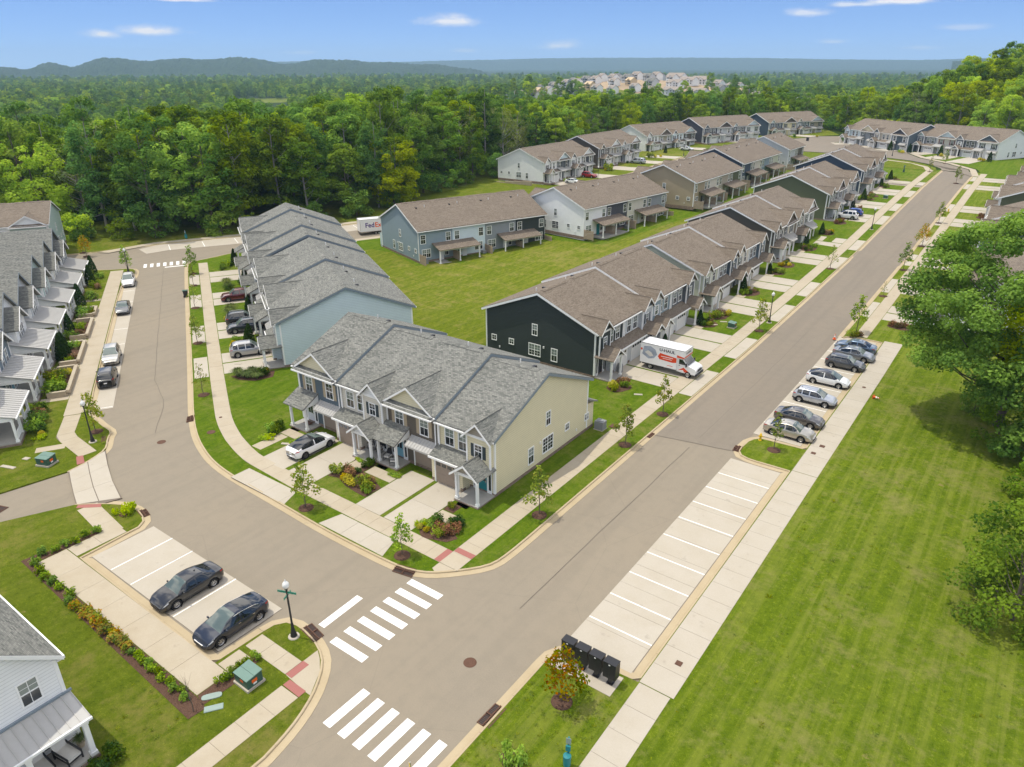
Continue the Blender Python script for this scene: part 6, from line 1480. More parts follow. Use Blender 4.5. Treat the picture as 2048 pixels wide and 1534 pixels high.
# ------------------------------------------------------------------ shrubs
def shrub_mesh(name, seed, rx, h, n, size, mat, kind='round'):
    rng = np.random.default_rng(seed)
    if kind == 'grass':
        k = n; a = rng.random(k)*6.283; l = h*(.7+.5*rng.random(k)); lean = .25+.75*rng.random(k); b = np.stack([np.cos(a), np.sin(a), np.zeros(k)], 1)
        P0 = b*rx*.15*rng.random(k)[:, None]; P1 = P0+b*(lean*rx*.6)[:, None]+np.array((0, 0, 1))*(l*.8)[:, None]; P2 = P0+b*(lean*rx*1.25)[:, None]+np.array((0, 0, 1))*(l*.62)[:, None]
        w = np.stack([-np.sin(a), np.cos(a), np.zeros(k)], 1)*size
        q = np.stack([P0-w, P0+w, P1+w*.8, P1-w*.8], 1); q2 = np.stack([P1-w*.8, P1+w*.8, P2+w*.15, P2-w*.15], 1); v = np.concatenate([q, q2]).reshape(-1, 3)
        me = bpy.data.meshes.new(name); me.from_pydata(v.tolist(), [], [(4*i, 4*i+1, 4*i+2, 4*i+3) for i in range(2*k)]); me.materials.append(M[mat])
        at = me.attributes.new('tint', 'FLOAT', 'POINT'); at.data.foreach_set('value', np.repeat(np.tile(rng.random(k), 2), 4).astype(np.float32)); return me
    if kind == 'cone':
        u = rng.random(n)**.8; a = rng.random(n)*6.283; r = rx*np.minimum(1, (1-u)**.62*1.1+.02)*(.82+.25*rng.random(n)); c = np.stack([r*np.cos(a), r*np.sin(a), .05+u*h], 1); nn = np.stack([np.cos(a), np.sin(a), .5+0*a], 1)
        return leaf_mesh(name, c, nn, size*(.7+.6*rng.random(n)), np.clip(.5+.3*np.sin(a*5+u*20)+rng.normal(0, .2, n), 0, 1), mat, .5, 1., rng)
    lb = []
    for i in range(9 if kind == 'round' else 14):
        a = rng.random()*6.283; rr = rx*(.55*rng.random()**.5 if kind == 'round' else .8*rng.random()**.5); z = h*(.35+.35*rng.random()); r = rx*(.5 if kind == 'round' else .3); lb.append(((rr*math.cos(a), rr*math.sin(a), z), (r, r, h*.42), rng.random()))
    c, nn, s, t = lobed_leaves(lb, n/(len(lb)*lb[0][1][0]**2), size, rng, .5, .6, -.9)
    return leaf_mesh(name, c, nn, s, t, mat, .6, 1., rng)
SHR = dict(
    box=[shrub_mesh('boxwood_shrub', 300+i, .55, .75, 420, .13, 'leaf_box') for i in range(3)], green=[shrub_mesh('leafy_shrub', 310+i, .65, .8, 420, .15, 'leaf', 'loose') for i in range(3)],
    gold=[shrub_mesh('golden_shrub', 320+i, .5, .6, 420, .12, 'leaf_yellow') for i in range(2)], red=[shrub_mesh('reddish_shrub', 330+i, .6, .75, 420, .13, 'leaf_red', 'loose') for i in range(3)],
    mix=[shrub_mesh('flowering_shrub', 335+i, .7, .85, 460, .14, 'leaf_young', 'loose') for i in range(2)], grass=[shrub_mesh('ornamental_grass', 340+i, .75, .95, 420, .022, 'leaf_blade', 'grass') for i in range(2)],
    arb=[shrub_mesh('arborvitae', 350+i, .62, 2.6, 1500, .16, 'leaf_arb', 'cone') for i in range(2)], lime=[shrub_mesh('lime_groundcover', 360+i, .75, .4, 420, .13, 'leaf_lime', 'loose') for i in range(2)], hedge=[shrub_mesh('hedge_shrub', 370+i, .42, .6, 260, .14, 'leaf', 'loose') for i in range(3)], rust=[shrub_mesh('rusty_hedge_shrub', 380+i, .45, .55, 280, .12, 'leaf_orange', 'loose') for i in range(2)])
NMS = dict(box='boxwood_shrub', green='leafy_shrub', gold='golden_shrub', red='reddish_shrub', mix='flowering_shrub', grass='ornamental_grass', arb='arborvitae', lime='groundcover_plant', hedge='hedge_shrub', rust='hedge_shrub')
ADJ = dict(box='dark green rounded shrub', green='green leafy shrub', gold='golden yellow shrub', red='reddish brown shrub', mix='green and pink shrub', grass='arching ornamental grass clump', arb='dark upright conifer', lime='lime green low groundcover', hedge='small green hedge shrub', rust='small rust-coloured hedge shrub')
def shrub(k, x, y, where, s=1., z=.13, zs=1.):
    me = SHR[k][R.randrange(len(SHR[k]))]; o = bpy.data.objects.new(NMS[k], me); link(o); o.location = (x, y, gz(x, y)+z); o.rotation_euler = (0, 0, R.uniform(0, 6.28)); s *= R.uniform(.9, 1.1); o.scale = (s, s, s*zs)
    return tag(o, ADJ[k]+' '+where, 'shrub' if k != 'grass' else 'grass clump', 'shrubs '+where)
TUF = []
for i, (x, y) in enumerate([(-8.6, 40.5), (-6.2, 47.), (-8.1, 55.)]):
    rng = np.random.default_rng(400+i); k = 16; a = rng.random(k)*6.283; P0 = np.stack([np.cos(a), np.sin(a), 0*a], 1)*(.1*rng.random(k))[:, None]; P1 = P0+np.stack([np.cos(a)*.19, np.sin(a)*.19, .05+.09*rng.random(k)], 1); w_ = np.stack([-np.sin(a), np.cos(a), 0*a], 1)*.022
    v = np.stack([P0-w_, P0+w_, P1+w_*.5, P1-w_*.5], 1).reshape(-1, 3); me = bpy.data.meshes.new('grass_tuft'); me.from_pydata(v.tolist(), [], [(4*j, 4*j+1, 4*j+2, 4*j+3) for j in range(k)]); me.materials.append(M['leaf_tuft'])
    at = me.attributes.new('tint', 'FLOAT', 'POINT'); at.data.foreach_set('value', np.repeat(rng.random(k), 4).astype(np.float32)); o = bpy.data.objects.new('grass_tuft', me); link(o); o.location = (x, y, .12); TUF.append(tag(o, ['tuft of longer grass beside the walk by the front parking stalls', 'tuft of longer grass out on the rough field', 'tuft of longer grass beside the walk by the hydrant island'][i], 'grass'))
def tufts():
    rng = np.random.default_rng(77); P = []
    def area(x0, x1, y0, y1, n, s0, s1, test=None, clump=.15):
        k = 0; cs = [(rng.uniform(x0, x1), rng.uniform(y0, y1)) for _ in range(int(n/45)+1)]
        while k < n:
            if rng.random() < clump: c = cs[rng.integers(len(cs))]; x, y = c[0]+rng.normal(0, .55), c[1]+rng.normal(0, 1.0)
            else: x, y = rng.uniform(x0, x1), rng.uniform(y0, y1)
            k += 1
            if not (x0 < x < x1 and y0 < y < y1) or (test and not test(x, y)): continue
            u, v_, z_ = project((x, y, 0))
            if -40 < u < 2090 and v_ < 1580 and z_ > 0: P.append((x, y, .115+gz(x, y), rng.uniform(s0, s1), rng.uniform(0, 6.28), rng.integers(3)))
    area(-9.95, 14, 18, 97, 900, .3, .7); area(-17.3, -12.4, 14, 26.9, 200, .3, .6, lambda x, y: abs(x+15.1) > .7 or abs(y-25.2) > .7)
    area(-60, -38, 60, 140, 700, .35, .8, lambda x, y: x < -53.5 and not (x < -66 and y > 105)); area(-64, -52.5, 45, 62, 200, .4, 1.); area(-57, -31, 2, 12.2, 300, .35, .6, lambda x, y: x > -34.5 or (x > -38 and y > 10.8))
    return P
instancer('grass', tufts(), TUF)
def bed(poly, z=.145): return sheet('mulch_bed', [poly], z, M['mulch'], .03)
def oval(x, y, rx, ry, a=0., n=18, wob=.12, seed=0):
    q = random.Random(seed); return [(x+math.cos(a)*rx*c-math.sin(a)*ry*s, y+math.sin(a)*rx*c+math.cos(a)*ry*s) for c, s in ((math.cos(2*math.pi*i/n)*(1+q.uniform(-wob, wob)), math.sin(2*math.pi*i/n)*(1+q.uniform(-wob, wob))) for i in range(n))]
# cream row beds
bed([(-44.35, 33.6), (-43.3, 33.9), (-41.9, 33.4), (-40.4, 33.2), (-39.25, 33.15), (-39.15, 34.9), (-41.0, 35.6), (-42.3, 35.8), (-42.3, 37.5), (-43., 37.5), (-43.0, 35.8), (-44.3, 35.6)])
Wh = 'in the bed before the two middle units of the cream row'
for k, x, y, s in [('mix', -43.9, 34.3, 1.0), ('red', -43.4, 34.9, 1.1), ('red', -42.7, 34.7, 1.0), ('gold', -42.7, 34.0, .95), ('gold', -42.1, 33.9, 1.05), ('gold', -41.5, 33.75, .95), ('mix', -40.7, 34.3, 1.2), ('mix', -39.9, 34.0, 1.1), ('red', -41.2, 34.7, .9), ('green', -39.6, 33.7, .8), ('box', -42.7, 36.5, .75), ('box', -42.5, 37.1, .7), ('box', -42.9, 37.2, .8), ('red', -40.4, 34.9, .9), ('box', -42.6, 35.5, .6)]: shrub(k, x, y, Wh, s)
for i in range(5): shrub('lime', -44.25+.13*i, 36.7+.12*(i % 3)+.3, 'in the small plot beside the middle porch step', .45)
for i in range(5): shrub('lime', -40.1+.2*i, 36.95+.15*(i % 2), 'in the small plot beside the blue door steps', .45)
for k, x, y, s in [('box', -54.9, 36.8, 1.1), ('green', -54.5, 35.9, 1.1), ('lime', -54.0, 35.1, .9), ('lime', -54.5, 34.6, .9), ('green', -55.3, 36., 1.)]: shrub(k, x, y, 'at the far corner of the cream row', s)
for i in range(5): shrub('lime', -51.55+.05*i, 35.6+.42*i, 'in the strip beside the white electric car', .5)
bed(oval(-31.2, 33.0, 1.6, 1.05, .15, seed=2)); bed(rect(-32.9, -31.9, 35.6, 36.7))
for k, x, y, s in [('box', -32.0, 33.9, 1.), ('box', -30.4, 34.6, 1.15), ('box', -31.0, 34.4, .9), ('red', -31.2, 33.2, 1.1), ('red', -30.5, 33.3, 1.1), ('mix', -30.9, 32.8, .9), ('gold', -31.95, 32.6, .7), ('gold', -32.6, 32.6, .75), ('lime', -33.0, 33.0, .8), ('lime', -32.4, 33.1, .8), ('red', -30.1, 33.9, .9)]: shrub(k, x, y, 'in the bed at the cream gable corner', s)
shrub('mix', -32.4, 36.1, 'in the small bed by the teal door step', .6)
# car park hedge
hp = [(-52.5, 14.2), (-52.2, 14.9), (-52.3, 15.6), (-52.0, 16.2), (-52.2, 17.0), (-52.1, 17.8), (-51.7, 13.4), (-50.5, 13.2), (-48.6, 13.1), (-47.6, 13.2), (-46.3, 13.3), (-45.5, 12.9), (-49.5, 13.0)]
for x, y in hp: shrub('hedge', x, y, 'at the far end of the car park hedge', .95)
for i in range(11): x = -44.7+.62*i; shrub('rust', x, 12.95+.2*(i % 2), 'in the middle of the car park hedge', 1.05)
for i in range(11): x = -37.9+.57*i; shrub('hedge', x, 12.95+.18*(i % 2), 'at the near end of the car park hedge', .8)
for x, y in [(-31.6, 14.9), (-31.65, 15.4), (-31.6, 15.85), (-31.65, 16.3), (-31.6, 16.6), (-31.55, 17.15)]: shrub('green', x, y, 'in the bed behind the near utility box', .62)
# corner house
for x, y, s in [(-31.6, 8.7, 1.2), (-32.0, 8.9, .9), (-31.5, 8.1, .8), (-31.9, 7.9, .7)]: shrub('box', x, y, 'at the porch corner of the white corner house', s)
# lime shrubs on the islands
shrub('lime', -52.9, 20.4, 'on the grass island beside the alley', 1.3, zs=1.6); bed(oval(-52.9, 20.4, .5, .45)); shrub('lime', -15.2, 20.6, 'on the grass in front of the orange tree', 1.3, zs=2.); bed(oval(-15.2, 20.55, .6, .5))
# island bed before the pale blue gable
bed([LX(-.6, 4.6), LX(-2.0, 5.4), LX(-3.0, 7.), LX(-2.6, 9.), LX(-.8, 9.4), LX(-.2, 7.2)])
for k, u, v, s in [('grass', -1.0, 5.4, 1.1), ('grass', -1.8, 6.3, 1.1), ('grass', -1.2, 6.9, 1.0), ('gold', -.9, 6.2, .9), ('red', -.8, 7.4, .8), ('box', -2.0, 8.2, 1.5), ('gold', -1., 8.4, .9), ('grass', -2.4, 7.3, .9)]: shrub(k, *LX(u, v), 'in the bed below the pale blue gable', s)
# left street front beds (right-hand side)
W2 = 'in the front beds of the grey-roofed rows'
for k, u, v, s in [('arb', 8.4, 7.2, .95), ('arb', 10.2, 7.6, .95), ('gold', 9.6, 5.6, 1.1), ('gold', 8.7, 5.5, 1.), ('red', 9.6, 6.6, .9), ('green', 10.7, 6.0, 1.0), ('grass', 22.2, 5.9, 1.5), ('grass', 23.8, 6.1, 1.5), ('grass', 20.8, 6.4, 1.2), ('gold', 20.2, 5.2, 1.1), ('arb', 22.6, 8.4, 1.0), ('arb', 25., 8.6, .8), ('box', 24., 8.3, 1.), ('grass', 38.3, 6.3, 1.5), ('grass', 36.8, 6.4, 1.2), ('green', 36.2, 6.2, 1.1), ('box', 38.5, 8.4, 1.2), ('arb', 39.8, 9.2, .9), ('green', 50.5, 6.6, 1.3), ('green', 49.4, 6.2, 1.2), ('arb', 52.2, 8.4, 1.0), ('box', 51.2, 7.6, 1.1)]: shrub(k, *LX(u, v), W2, s)
# cottage beds (left-hand side) with block retaining walls
W3 = 'in the cottage front beds'
for k, u, v, s in [('green', -7.2, -13.6, 1.5), ('box', -7.8, -13.1, 1.2), ('gold', -8.4, -12.9, .8), ('lime', -9.2, -13.0, .9), ('green', -5.2, -13.6, 1.4), ('red', -4.2, -13.7, 1.3), ('green', -2.6, -13.9, 1.6), ('green', 1.8, -13.2, 1.7), ('green', 3.4, -13.3, 1.9), ('mix', 5., -13.3, 1.9), ('grass', 6.4, -13., 1.2), ('green', 2.4, -12.3, 1.), ('gold', 7.2, -12.2, .9), ('gold', 8.0, -12.4, .9), ('arb', 12.6, -13.5, 1.2), ('arb', 14.3, -13.6, 1.15), ('red', 12.2, -12.4, 1.2), ('green', 11.2, -12.8, 1.), ('gold', 17.0, -12.4, 1.0), ('gold', 17.7, -12.2, .9), ('green', 16.4, -13.0, 1.2), ('red', 20.8, -12.6, 1.4), ('green', 20.4, -13.4, 1.5), ('arb', 22.6, -13.9, 1.15), ('green', 24., -12.9, 1.3), ('green', 29.8, -13.1, 1.7), ('green', 31.2, -13.2, 1.7), ('lime', 33., -12.8, 1.3), ('mix', 30.3, -12.2, 1.2), ('arb', 36.4, -14.2, 1.25), ('green', 38.6, -12.9, 1.7), ('red', 39.6, -12.6, 1.2), ('arb', 47.8, -13.8, 1.3), ('green', 45.6, -13., 1.6), ('red', 44.8, -12.6, 1.2), ('arb', 55., -14.2, 1.2), ('green', 51.5, -12.9, 1.3)]: shrub(k, *LX(u, v), W3, s)
for u0, u1 in ((.8, 8.6), (10.3, 17.6), (19.9, 27.6), (29.2, 33.4)):
    bed([LX(u0+.3, -11.9), LX(u1-.5, -11.9), LX(u1-.5, -13.6), LX(u0+.3, -13.9)], .2)
    o = thing('retaining_wall', {.8: 'low block retaining wall nearest the corner on the left street', 10.3: 'low block retaining wall beside the silver beige car', 19.9: 'low block retaining wall of the third bed', 29.2: 'low block retaining wall beside the lone grey sedan'}[u0], 'wall', LX(u0, -11.72)+(.0,), LROT, 'retaining walls of the cottage beds')
    L_ = u1-u0; bl = MB().box(.004, .596, -.15, .15, 0, .2).mesh('block', M['block']); cp = MB().box(.004, .596, -.18, .18, 0, .08).mesh('cap_stone', M['concrete_walk'])
    n = int(L_/.6)
    for c in range(3):
        for i in range(n): q = bpy.data.objects.new('block', bl); link(q, o); q.location = (i*.6+(.3 if c % 2 else 0), 0, .06+c*.205)
    for i in range(n): q = bpy.data.objects.new('cap_stone', cp); link(q, o); q.location = (i*.6+.1, 0, .675)
    for e in (0, n*.6+.1):
        for c in range(3):
            for i in range(3): q = bpy.data.objects.new('block', bl); link(q, o); q.location = (e, .16+i*.6, .06+c*.205); q.rotation_euler = (0, 0, math.pi/2)
        for i in range(3): q = bpy.data.objects.new('cap_stone', cp); link(q, o); q.location = (e, .16+i*.6, .675); q.rotation_euler = (0, 0, math.pi/2)
# right-hand row beds
def rbeds(y0, i, where):
    q = random.Random(40+i)
    for ya, yb in ((y0-2.6, y0+1.9), (y0+9.8, y0+15.), (y0+22.9, y0+26.6)):
        bed(oval(-33., (ya+yb)/2, 1.25, (yb-ya)*.36, seed=int(ya)))
        n = 6 if i < 3 else 4
        for j in range(n):
            t = (j+.5)/n; k = q.choice(['red', 'gold', 'green', 'mix', 'box', 'gold', 'red']); shrub(k, -33.+q.uniform(-.9, .9), ya+.8+(yb-ya-1.6)*t, where, q.uniform(.8, 1.25))
        if ya > y0: shrub('arb', -33.9, (ya+yb)/2+q.uniform(-1.4, 1.4), where, q.uniform(.75, 1.))
for i, y0 in enumerate(ROWR): rbeds(y0, i, 'in the front beds of the '+['charcoal', 'sage', 'brown', 'olive', 'navy'][i]+'-gabled row')
for x, y in [(-12.6, 102.6), (-11.8, 102.4), (-11.2, 102.9), (-10.3, 102.5)]: shrub('red', x, y, 'in the bed beyond the blue sedan', 1.)
bed(oval(-11.6, 102.6, 1.5, .8)); shrub('mix', -16.1, 95.9, 'at the end of the right-hand car park', 1.1); shrub('red', -15.2, 96.4, 'at the end of the right-hand car park', 1.); shrub('mix', -15.6, 95.9, 'at the end of the right-hand car park', 1.)
for y0 in ROWE:
    for dy in (12.5, 26.):
        bed(oval(-9.6, y0+dy, 1.2, 1.4, seed=int(y0+dy)))
        for j in range(3): shrub(R.choice(['red', 'gold', 'green']), -9.6+R.uniform(-.8, .8), y0+dy+R.uniform(-1., 1.), 'in the east side front beds', R.uniform(.8, 1.2))
# before the rows by the wood and at the street end
for x, y, k, s in [(-110, 175.5, 'green', 1.2), (-109, 196.5, 'gold', 1.3), (-108.5, 197.5, 'mix', 2.4), (-110, 212, 'box', 1.2), (-109, 226.5, 'mix', 2.2), (-108, 228, 'gold', 1.6), (-107, 230, 'gold', 1.4), (-110, 186, 'arb', .9), (-110.5, 199, 'arb', .9), (-110, 240, 'arb', .9)]: shrub(k, x, y, 'before the rows by the wood', s)
for x, y, k, s in [(-41.5, 272.5, 'gold', 1.5), (-42.5, 273.5, 'green', 1.2), (-40, 274.6, 'arb', 1.2), (-30, 269., 'gold', 1.6), (-30.5, 270.5, 'arb', 1.3), (-19, 264, 'gold', 1.6), (-18, 263.2, 'gold', 1.4), (-16.5, 263, 'arb', 1.1), (-46.5, 278.8, 'arb', 1.2), (-79, 312, 'gold', 1.4), (-87, 309, 'green', 1.5)]:
    o = shrub(k, x, y, 'at the street end', s); o.location.z = float(TE(x, y))+.15

# ------------------------------------------------------------------ street furniture and small things
def lamp_post(x, y, label, sign=False, z=.12):
    o = thing('street_lamp', label, 'street lamp', (x, y, gz(x, y)+z), 0, 'black street lamps')
    m = MB(); m.lathe([(.02, .06), (.34, .06), (.36, 0), (.36, -.1)], 18); obj('footing', m, M['concrete'], o)
    m = MB(); m.lathe([(.2, .06), (.21, .12), (.17, .2), (.19, .28), (.14, .4), (.1, .7), (.085, 1.0), (.065, 1.1), (.05, 3.5), (.065, 3.55), (.06, 3.62), (.1, 3.68), (.13, 3.76), (.02, 3.78)], 14); obj('post', m, M['dark'], o, smooth=True)
    m = MB(); m.lathe([(.12, 3.76), (.19, 3.86), (.215, 3.98), (.19, 4.1), (.12, 4.2), (.05, 4.27), (.03, 4.31), (.035, 4.36), (.0, 4.42)], 16); obj('globe', m, M['globe'], o, smooth=True)
    if sign:
        for a, zz, w in ((.05, 3.44, .62), (.05+math.pi/2, 3.22, .4)):
            m = MB(); m.box(-w, w, -.008, .008, -.09, .09); s = obj('street_sign', m, M['sign_green'], o, (0, 0, zz), a+.35)
            m = MB()
            for e in (-.1, .1):
                for q in (-.075, .065): m.box(-w+.02, w-.02, e*.1-.001 if e > 0 else e*.1, e*.1+.001 if e > 0 else e*.1+.001, q, q+.01)
            obj('sign_border', m, M['letter_white'], s)
        m = MB(); m.box(-.16, .02, -.04, -.03, 2.3, 2.95); obj('back_of_sign', m, M['dark'], o, rot=-.4)
lamp_post(-31.2, 19.65, 'black street lamp carrying green street signs at the crosswalk corner', True)
lamp_post(-67.0, 24.7, 'black street lamp at the near end of the left street bays')
lamp_post(*LX(53.2, -8.6), 'black street lamp by the far crossing'); lamp_post(-26.4, 95.1, 'black street lamp before the sage-gabled row'); lamp_post(-26.5, 156.4, 'black street lamp before the olive-gabled row')
lamp_post(-101.5, 179, 'black street lamp before the white-gabled row by the wood'); lamp_post(-101.5, 236., 'black street lamp before the farther rows by the wood'); lamp_post(-42.8, 262.5, 'black street lamp at the end of the right-hand street')
def mailbox(x, y, label):
    o = thing('cluster_mailbox', label, 'mailbox', (x, y, .145), 0, 'black mailbox cabinets on the pad')
    m = MB(); m.box(-.12, .12, -.1, .1, 0, .55); m.box(-.2, .2, -.16, .16, 0, .05); obj('pedestal', m, M['dark'], o)
    m = MB(); m.box(-.4, .4, -.26, .26, .52, 1.6); m.box(-.41, .41, -.28, .28, 1.6, 1.64); b = obj('cabinet', m, M['dark'], o)
    pm = MB().box(-.17, .17, 0, .008, .012, .155).mesh('compartment_door', M['black_plastic'])
    for i in range(6):
        for j in (-1, 1):
            for sy in (-1, 1): q = bpy.data.objects.new('compartment_door', pm); link(q, b); q.location = (j*.19, sy*.262-(.008 if sy < 0 else 0), .56+i*.17)
    m = MB().box(-.05, .05, -.29, -.265, 1.5, 1.55); obj('label_plate', m, M['letter_white'], o)
for i, lb in enumerate(['black mailbox cabinet behind the orange tree, nearest the road', 'black mailbox cabinet second from the road', 'black mailbox cabinet third from the road', 'black mailbox cabinet nearest the walk']): mailbox(-16.35+.93*i, 27.95, lb)
def utility_box(x, y, rot, label, s=1.):
    o = thing('utility_box', label, 'utility box', (x, y, gz(x, y)+.12), rot, 'green utility boxes')
    m = MB().box(-.68, .68, -.6, .6, -.1, .14); obj('plinth', m, M['concrete'], o)
    m = MB(); m.px([(-.5, .14), (.5, .14), (.5, .86), (-.5, .78)], -.6, .6); obj('cabinet', m, M['utility'], o)
    m = MB(); m.slab((-.63, -.54, .8), (.63, -.54, .8), (.63, -.02, .84), (-.63, -.02, .84), .05); m.slab((-.63, .0, .845), (.63, .0, .845), (.63, .54, .9), (-.63, .54, .9), .05); obj('lid', m, M['utility_top'], o)
    m = MB(); m.box(-.04, .22, -.512, -.502, .45, .62); m.box(.605, .612, -.2, .15, .4, .62); obj('warning_label', m, M['orange'], o)
    m = MB(); m.box(.606, .613, -.12, .1, .26, .38); obj('label_plate', m, M['letter_white'], o)
    o.scale = (s,)*3
utility_box(-30.35, 15.85, 0, 'green utility box on the grass beside the corner car park'); utility_box(-66.1, 20.3, .4, 'green utility box on the cottage lawn at the corner'); utility_box(-29.9, 90.6, 1.57, 'green utility box on the lawn before the sage-gabled row', .85); utility_box(-30., 186.6, 1.57, 'small green utility box on a lawn far up the right-hand street', .85)
def cover(name, label, x, y, w, d, mat, rot=0., z=.15, rounded=False, group=None):
    m = MB()
    if rounded: m.pz([(w/2*c*abs(c)**-.4 if c else 0, d/2*s*abs(s)**-.4 if s else 0) for c, s in ((math.cos(t*math.pi/8), math.sin(t*math.pi/8)) for t in range(16))], -.05, .02)
    else: m.box(-w/2, w/2, -d/2, d/2, -.05, .02); m.box(-w/2+.05, w/2-.05, -d/2+.05, d/2-.05, .02, .028)
    return tag(obj(name, m, M[mat], None, (x, y, gz(x, y)+z), rot), label, 'cover', group)
cover('utility_cover', 'pale grey-green cover lying on the mulch behind the utility box', -31.15, 13.95, 1.1, .42, 'pad', .95, .16, True); cover('utility_cover', 'pale green cover lying on the grass behind the utility box', -30.35, 13.55, 1.0, .4, 'pad', .95, .15)
cover('utility_cover', 'pale strip cover on the cottage corner lawn', -68.3, 18.0, 1.5, .35, 'concrete', .35); cover('utility_cover', 'small pale cover on the cottage corner lawn', -68.6, 19.6, .6, .4, 'concrete', .35)
for x, y, lb in [LX(3, 5.6)+('pale strip cover on the lawn below the pale blue gable',), LX(1.9, 5.5)+('small pale cover on the lawn below the pale blue gable',), (-51.9, 35.1, 'dark flat cover on the lawn beside the electric car'), (-32.2, 90.2, 'pale cover on the lawn before the sage-gabled row'), (-31.6, 92, 'small pale cover before the sage-gabled row'), (-30.3, 64.2, 'grey flat cover on the lawn before the charcoal gable')]: cover('utility_cover', lb, x, y, .9, .3, 'concrete', .5)
for x, y, z, w, lb in [(-11.3, 63.9, .14, .45, 'square drain grate on the right-hand walk'), (-11.6, 62.1, .14, .4, 'smaller square drain grate on the right-hand walk'), (-11.0, 31.6, .14, .38, 'square drain grate on the walk near the mailboxes'), (-28.8, 56.2, .14, .8, 'rusty drain cover on the grass behind the cream gable')]: cover('drain_grate', lb, x, y, w, w, 'rust', 0, z)
for x, y, z, lb in [(-21.1, 24.5, .012, 'round manhole cover in the middle of the junction'), LX(-14.2, -2.4)+(.012, 'round manhole cover at the bend'), (-21.5, 93., .016, 'round manhole cover up the right-hand street')]:
    m = MB(); m.lathe([(.001, .006), (.36, .006), (.4, 0)], 22)
    for r in (.1, .2, .3): m.lathe([(r, .006), (r+.01, .011), (r+.03, .011), (r+.04, .006)], 22)
    tag(obj('manhole_cover', m, M['rust'], None, (x, y, z)), lb, 'manhole cover', 'manhole covers')
for x, y, r, z, lb in [LX(-11.2, 3.0)+(.16, .145, 'ring valve cover on the curving walk'), (-11.2, 80.3, .2, .145, 'ring valve cover on the right-hand walk'), LX(-14.2, 2.)+(.4, .13, 'round earth patch cover on the curving verge')]:
    m = MB(); m.lathe([(r, 0), (r, .015), (r*.6, .015), (r*.55, .004), (.001, .004)], 18); tag(obj('valve_cover', m, M['rust'], None, (x, y, gz(x, y)+z)), lb, 'cover')
def drain(pts, label):
    """kerb inlet: iron frame with grating bars, hood at the back"""
    a, b, c, d = [np.array(p, float) for p in pts]; cx = (a+b+c+d)/4; o = thing('storm_drain', label, 'drain', (cx[0], cx[1], gz(*cx)), 0, 'kerbside storm drains')
    P = lambda u, v: (a*(1-u)+b*u)*(1-v)+(d*(1-u)+c*u)*v-cx
    m = MB(); q = [P(0, 0), P(1, 0), P(1, 1), P(0, 1)]; m.pz([tuple(p) for p in q], -.05, .03); obj('pit', m, M['dark'], o)
    f = MB()
    def bar(u0, v0, u1, v1, w, z0, z1):
        p, r = P(u0, v0), P(u1, v1); t = (r-p)/np.linalg.norm(r-p); n = np.array([-t[1], t[0]])*w/2; f.pz([tuple(p-n), tuple(r-n), tuple(r+n), tuple(p+n)], z0, z1)
    for v in (0.02, .5, .98): bar(0, v, 1, v, .06, .03, .06+.08*(v > .4))
    for u in (0.02, .5, .98): bar(u, 0, u, 1, .06, .03, .062+.05*(u == .5))
    for i in range(15): u = (i+.5)/15; bar(u, .02, u, .5, .025, .03, .05)
    for i in range(15): u = (i+.5)/15; bar(u, .52, u, .98, .03, .1, .13)
    obj('grating', f, M['rust'], o)
drain([(-31.3, 21.1), (-29.85, 20.85), (-29.8, 20.05), (-31.4, 20.3)], 'rusty storm drain by the lamp post corner'); drain([(-29.25, 28.1), (-30.85, 27.8), (-31.0, 28.5), (-29.5, 28.85)], 'rusty storm drain at the cream row corner')
drain([(-18.1, 21.4), (-18.05, 23.0), (-17.3, 23.0), (-17.3, 21.4)], 'rusty storm drain by the orange tree lawn'); drain([(-25.0, 57.2), (-25.0, 56.2), (-25.5, 56.2), (-25.5, 57.2)][::-1], 'rusty storm drain where the asphalt changes'); drain([(-17.9, 59.6), (-17.8, 58.5), (-17.1, 58.5), (-17.2, 59.6)], 'dark storm drain at the hydrant island')
drain([LX(-11.0, -7.0), LX(-12.2, -7.0), LX(-12.2, -7.6), LX(-11, -7.6)], 'dark storm drain by the bays lamp post'); drain([LX(-9.5, -.1), LX(-10.8, -.2), LX(-10.8, .5), LX(-9.5, .6)], 'dark storm drain on the inner bend'); drain([(-51.2, 21.5), (-52.3, 21.75), (-52.4, 21.1), (-51.3, 20.9)], 'dark storm drain at the alley island')
g = MB(); g.box(-.9, .9, -.45, .45, -.04, .0); gr = thing('alley_grate', 'double slotted grate set in the alley', 'drain', (-62.2, 14.6, .02), .35); obj('pit', g, M['dark'], gr)
g = MB(); g.box(-.95, .95, -.5, -.42, 0, .02); g.box(-.95, .95, .42, .5, 0, .02); g.box(-.03, .03, -.5, .5, 0, .02); g.box(-.95, -.88, -.5, .5, 0, .02); g.box(.88, .95, -.5, .5, 0, .02); g.box(-.9, .9, -.02, .02, 0, .02)
for i in range(12): x = -.82+1.64*i/11; g.box(x-.02, x+.02, -.45, .45, 0, .018)
obj('grating', g, M['rust'], gr)
def hydrant(x, y, lb, z=.12, s=1., g='yellow fire hydrants'):
    o = thing('fire_hydrant', lb, 'hydrant', (x, y, z+gz(x, y)), .5, g); m = MB(); m.lathe([(.16, 0), (.16, .05), (.1, .06), (.1, .48), (.13, .5), (.13, .54), (.11, .56), (.09, .66), (.03, .72), (.03, .78), (.0, .78)], 14); obj('barrel', m, M['yellow'], o, smooth=False)
    m = MB()
    for a in range(3): m.tube((0, 0, .4), (.2*math.cos(a*math.pi/2), .2*math.sin(a*math.pi/2), .4), .055, .065, 8)
    obj('nozzle', m, M['yellow'], o); o.scale = (s,)*3
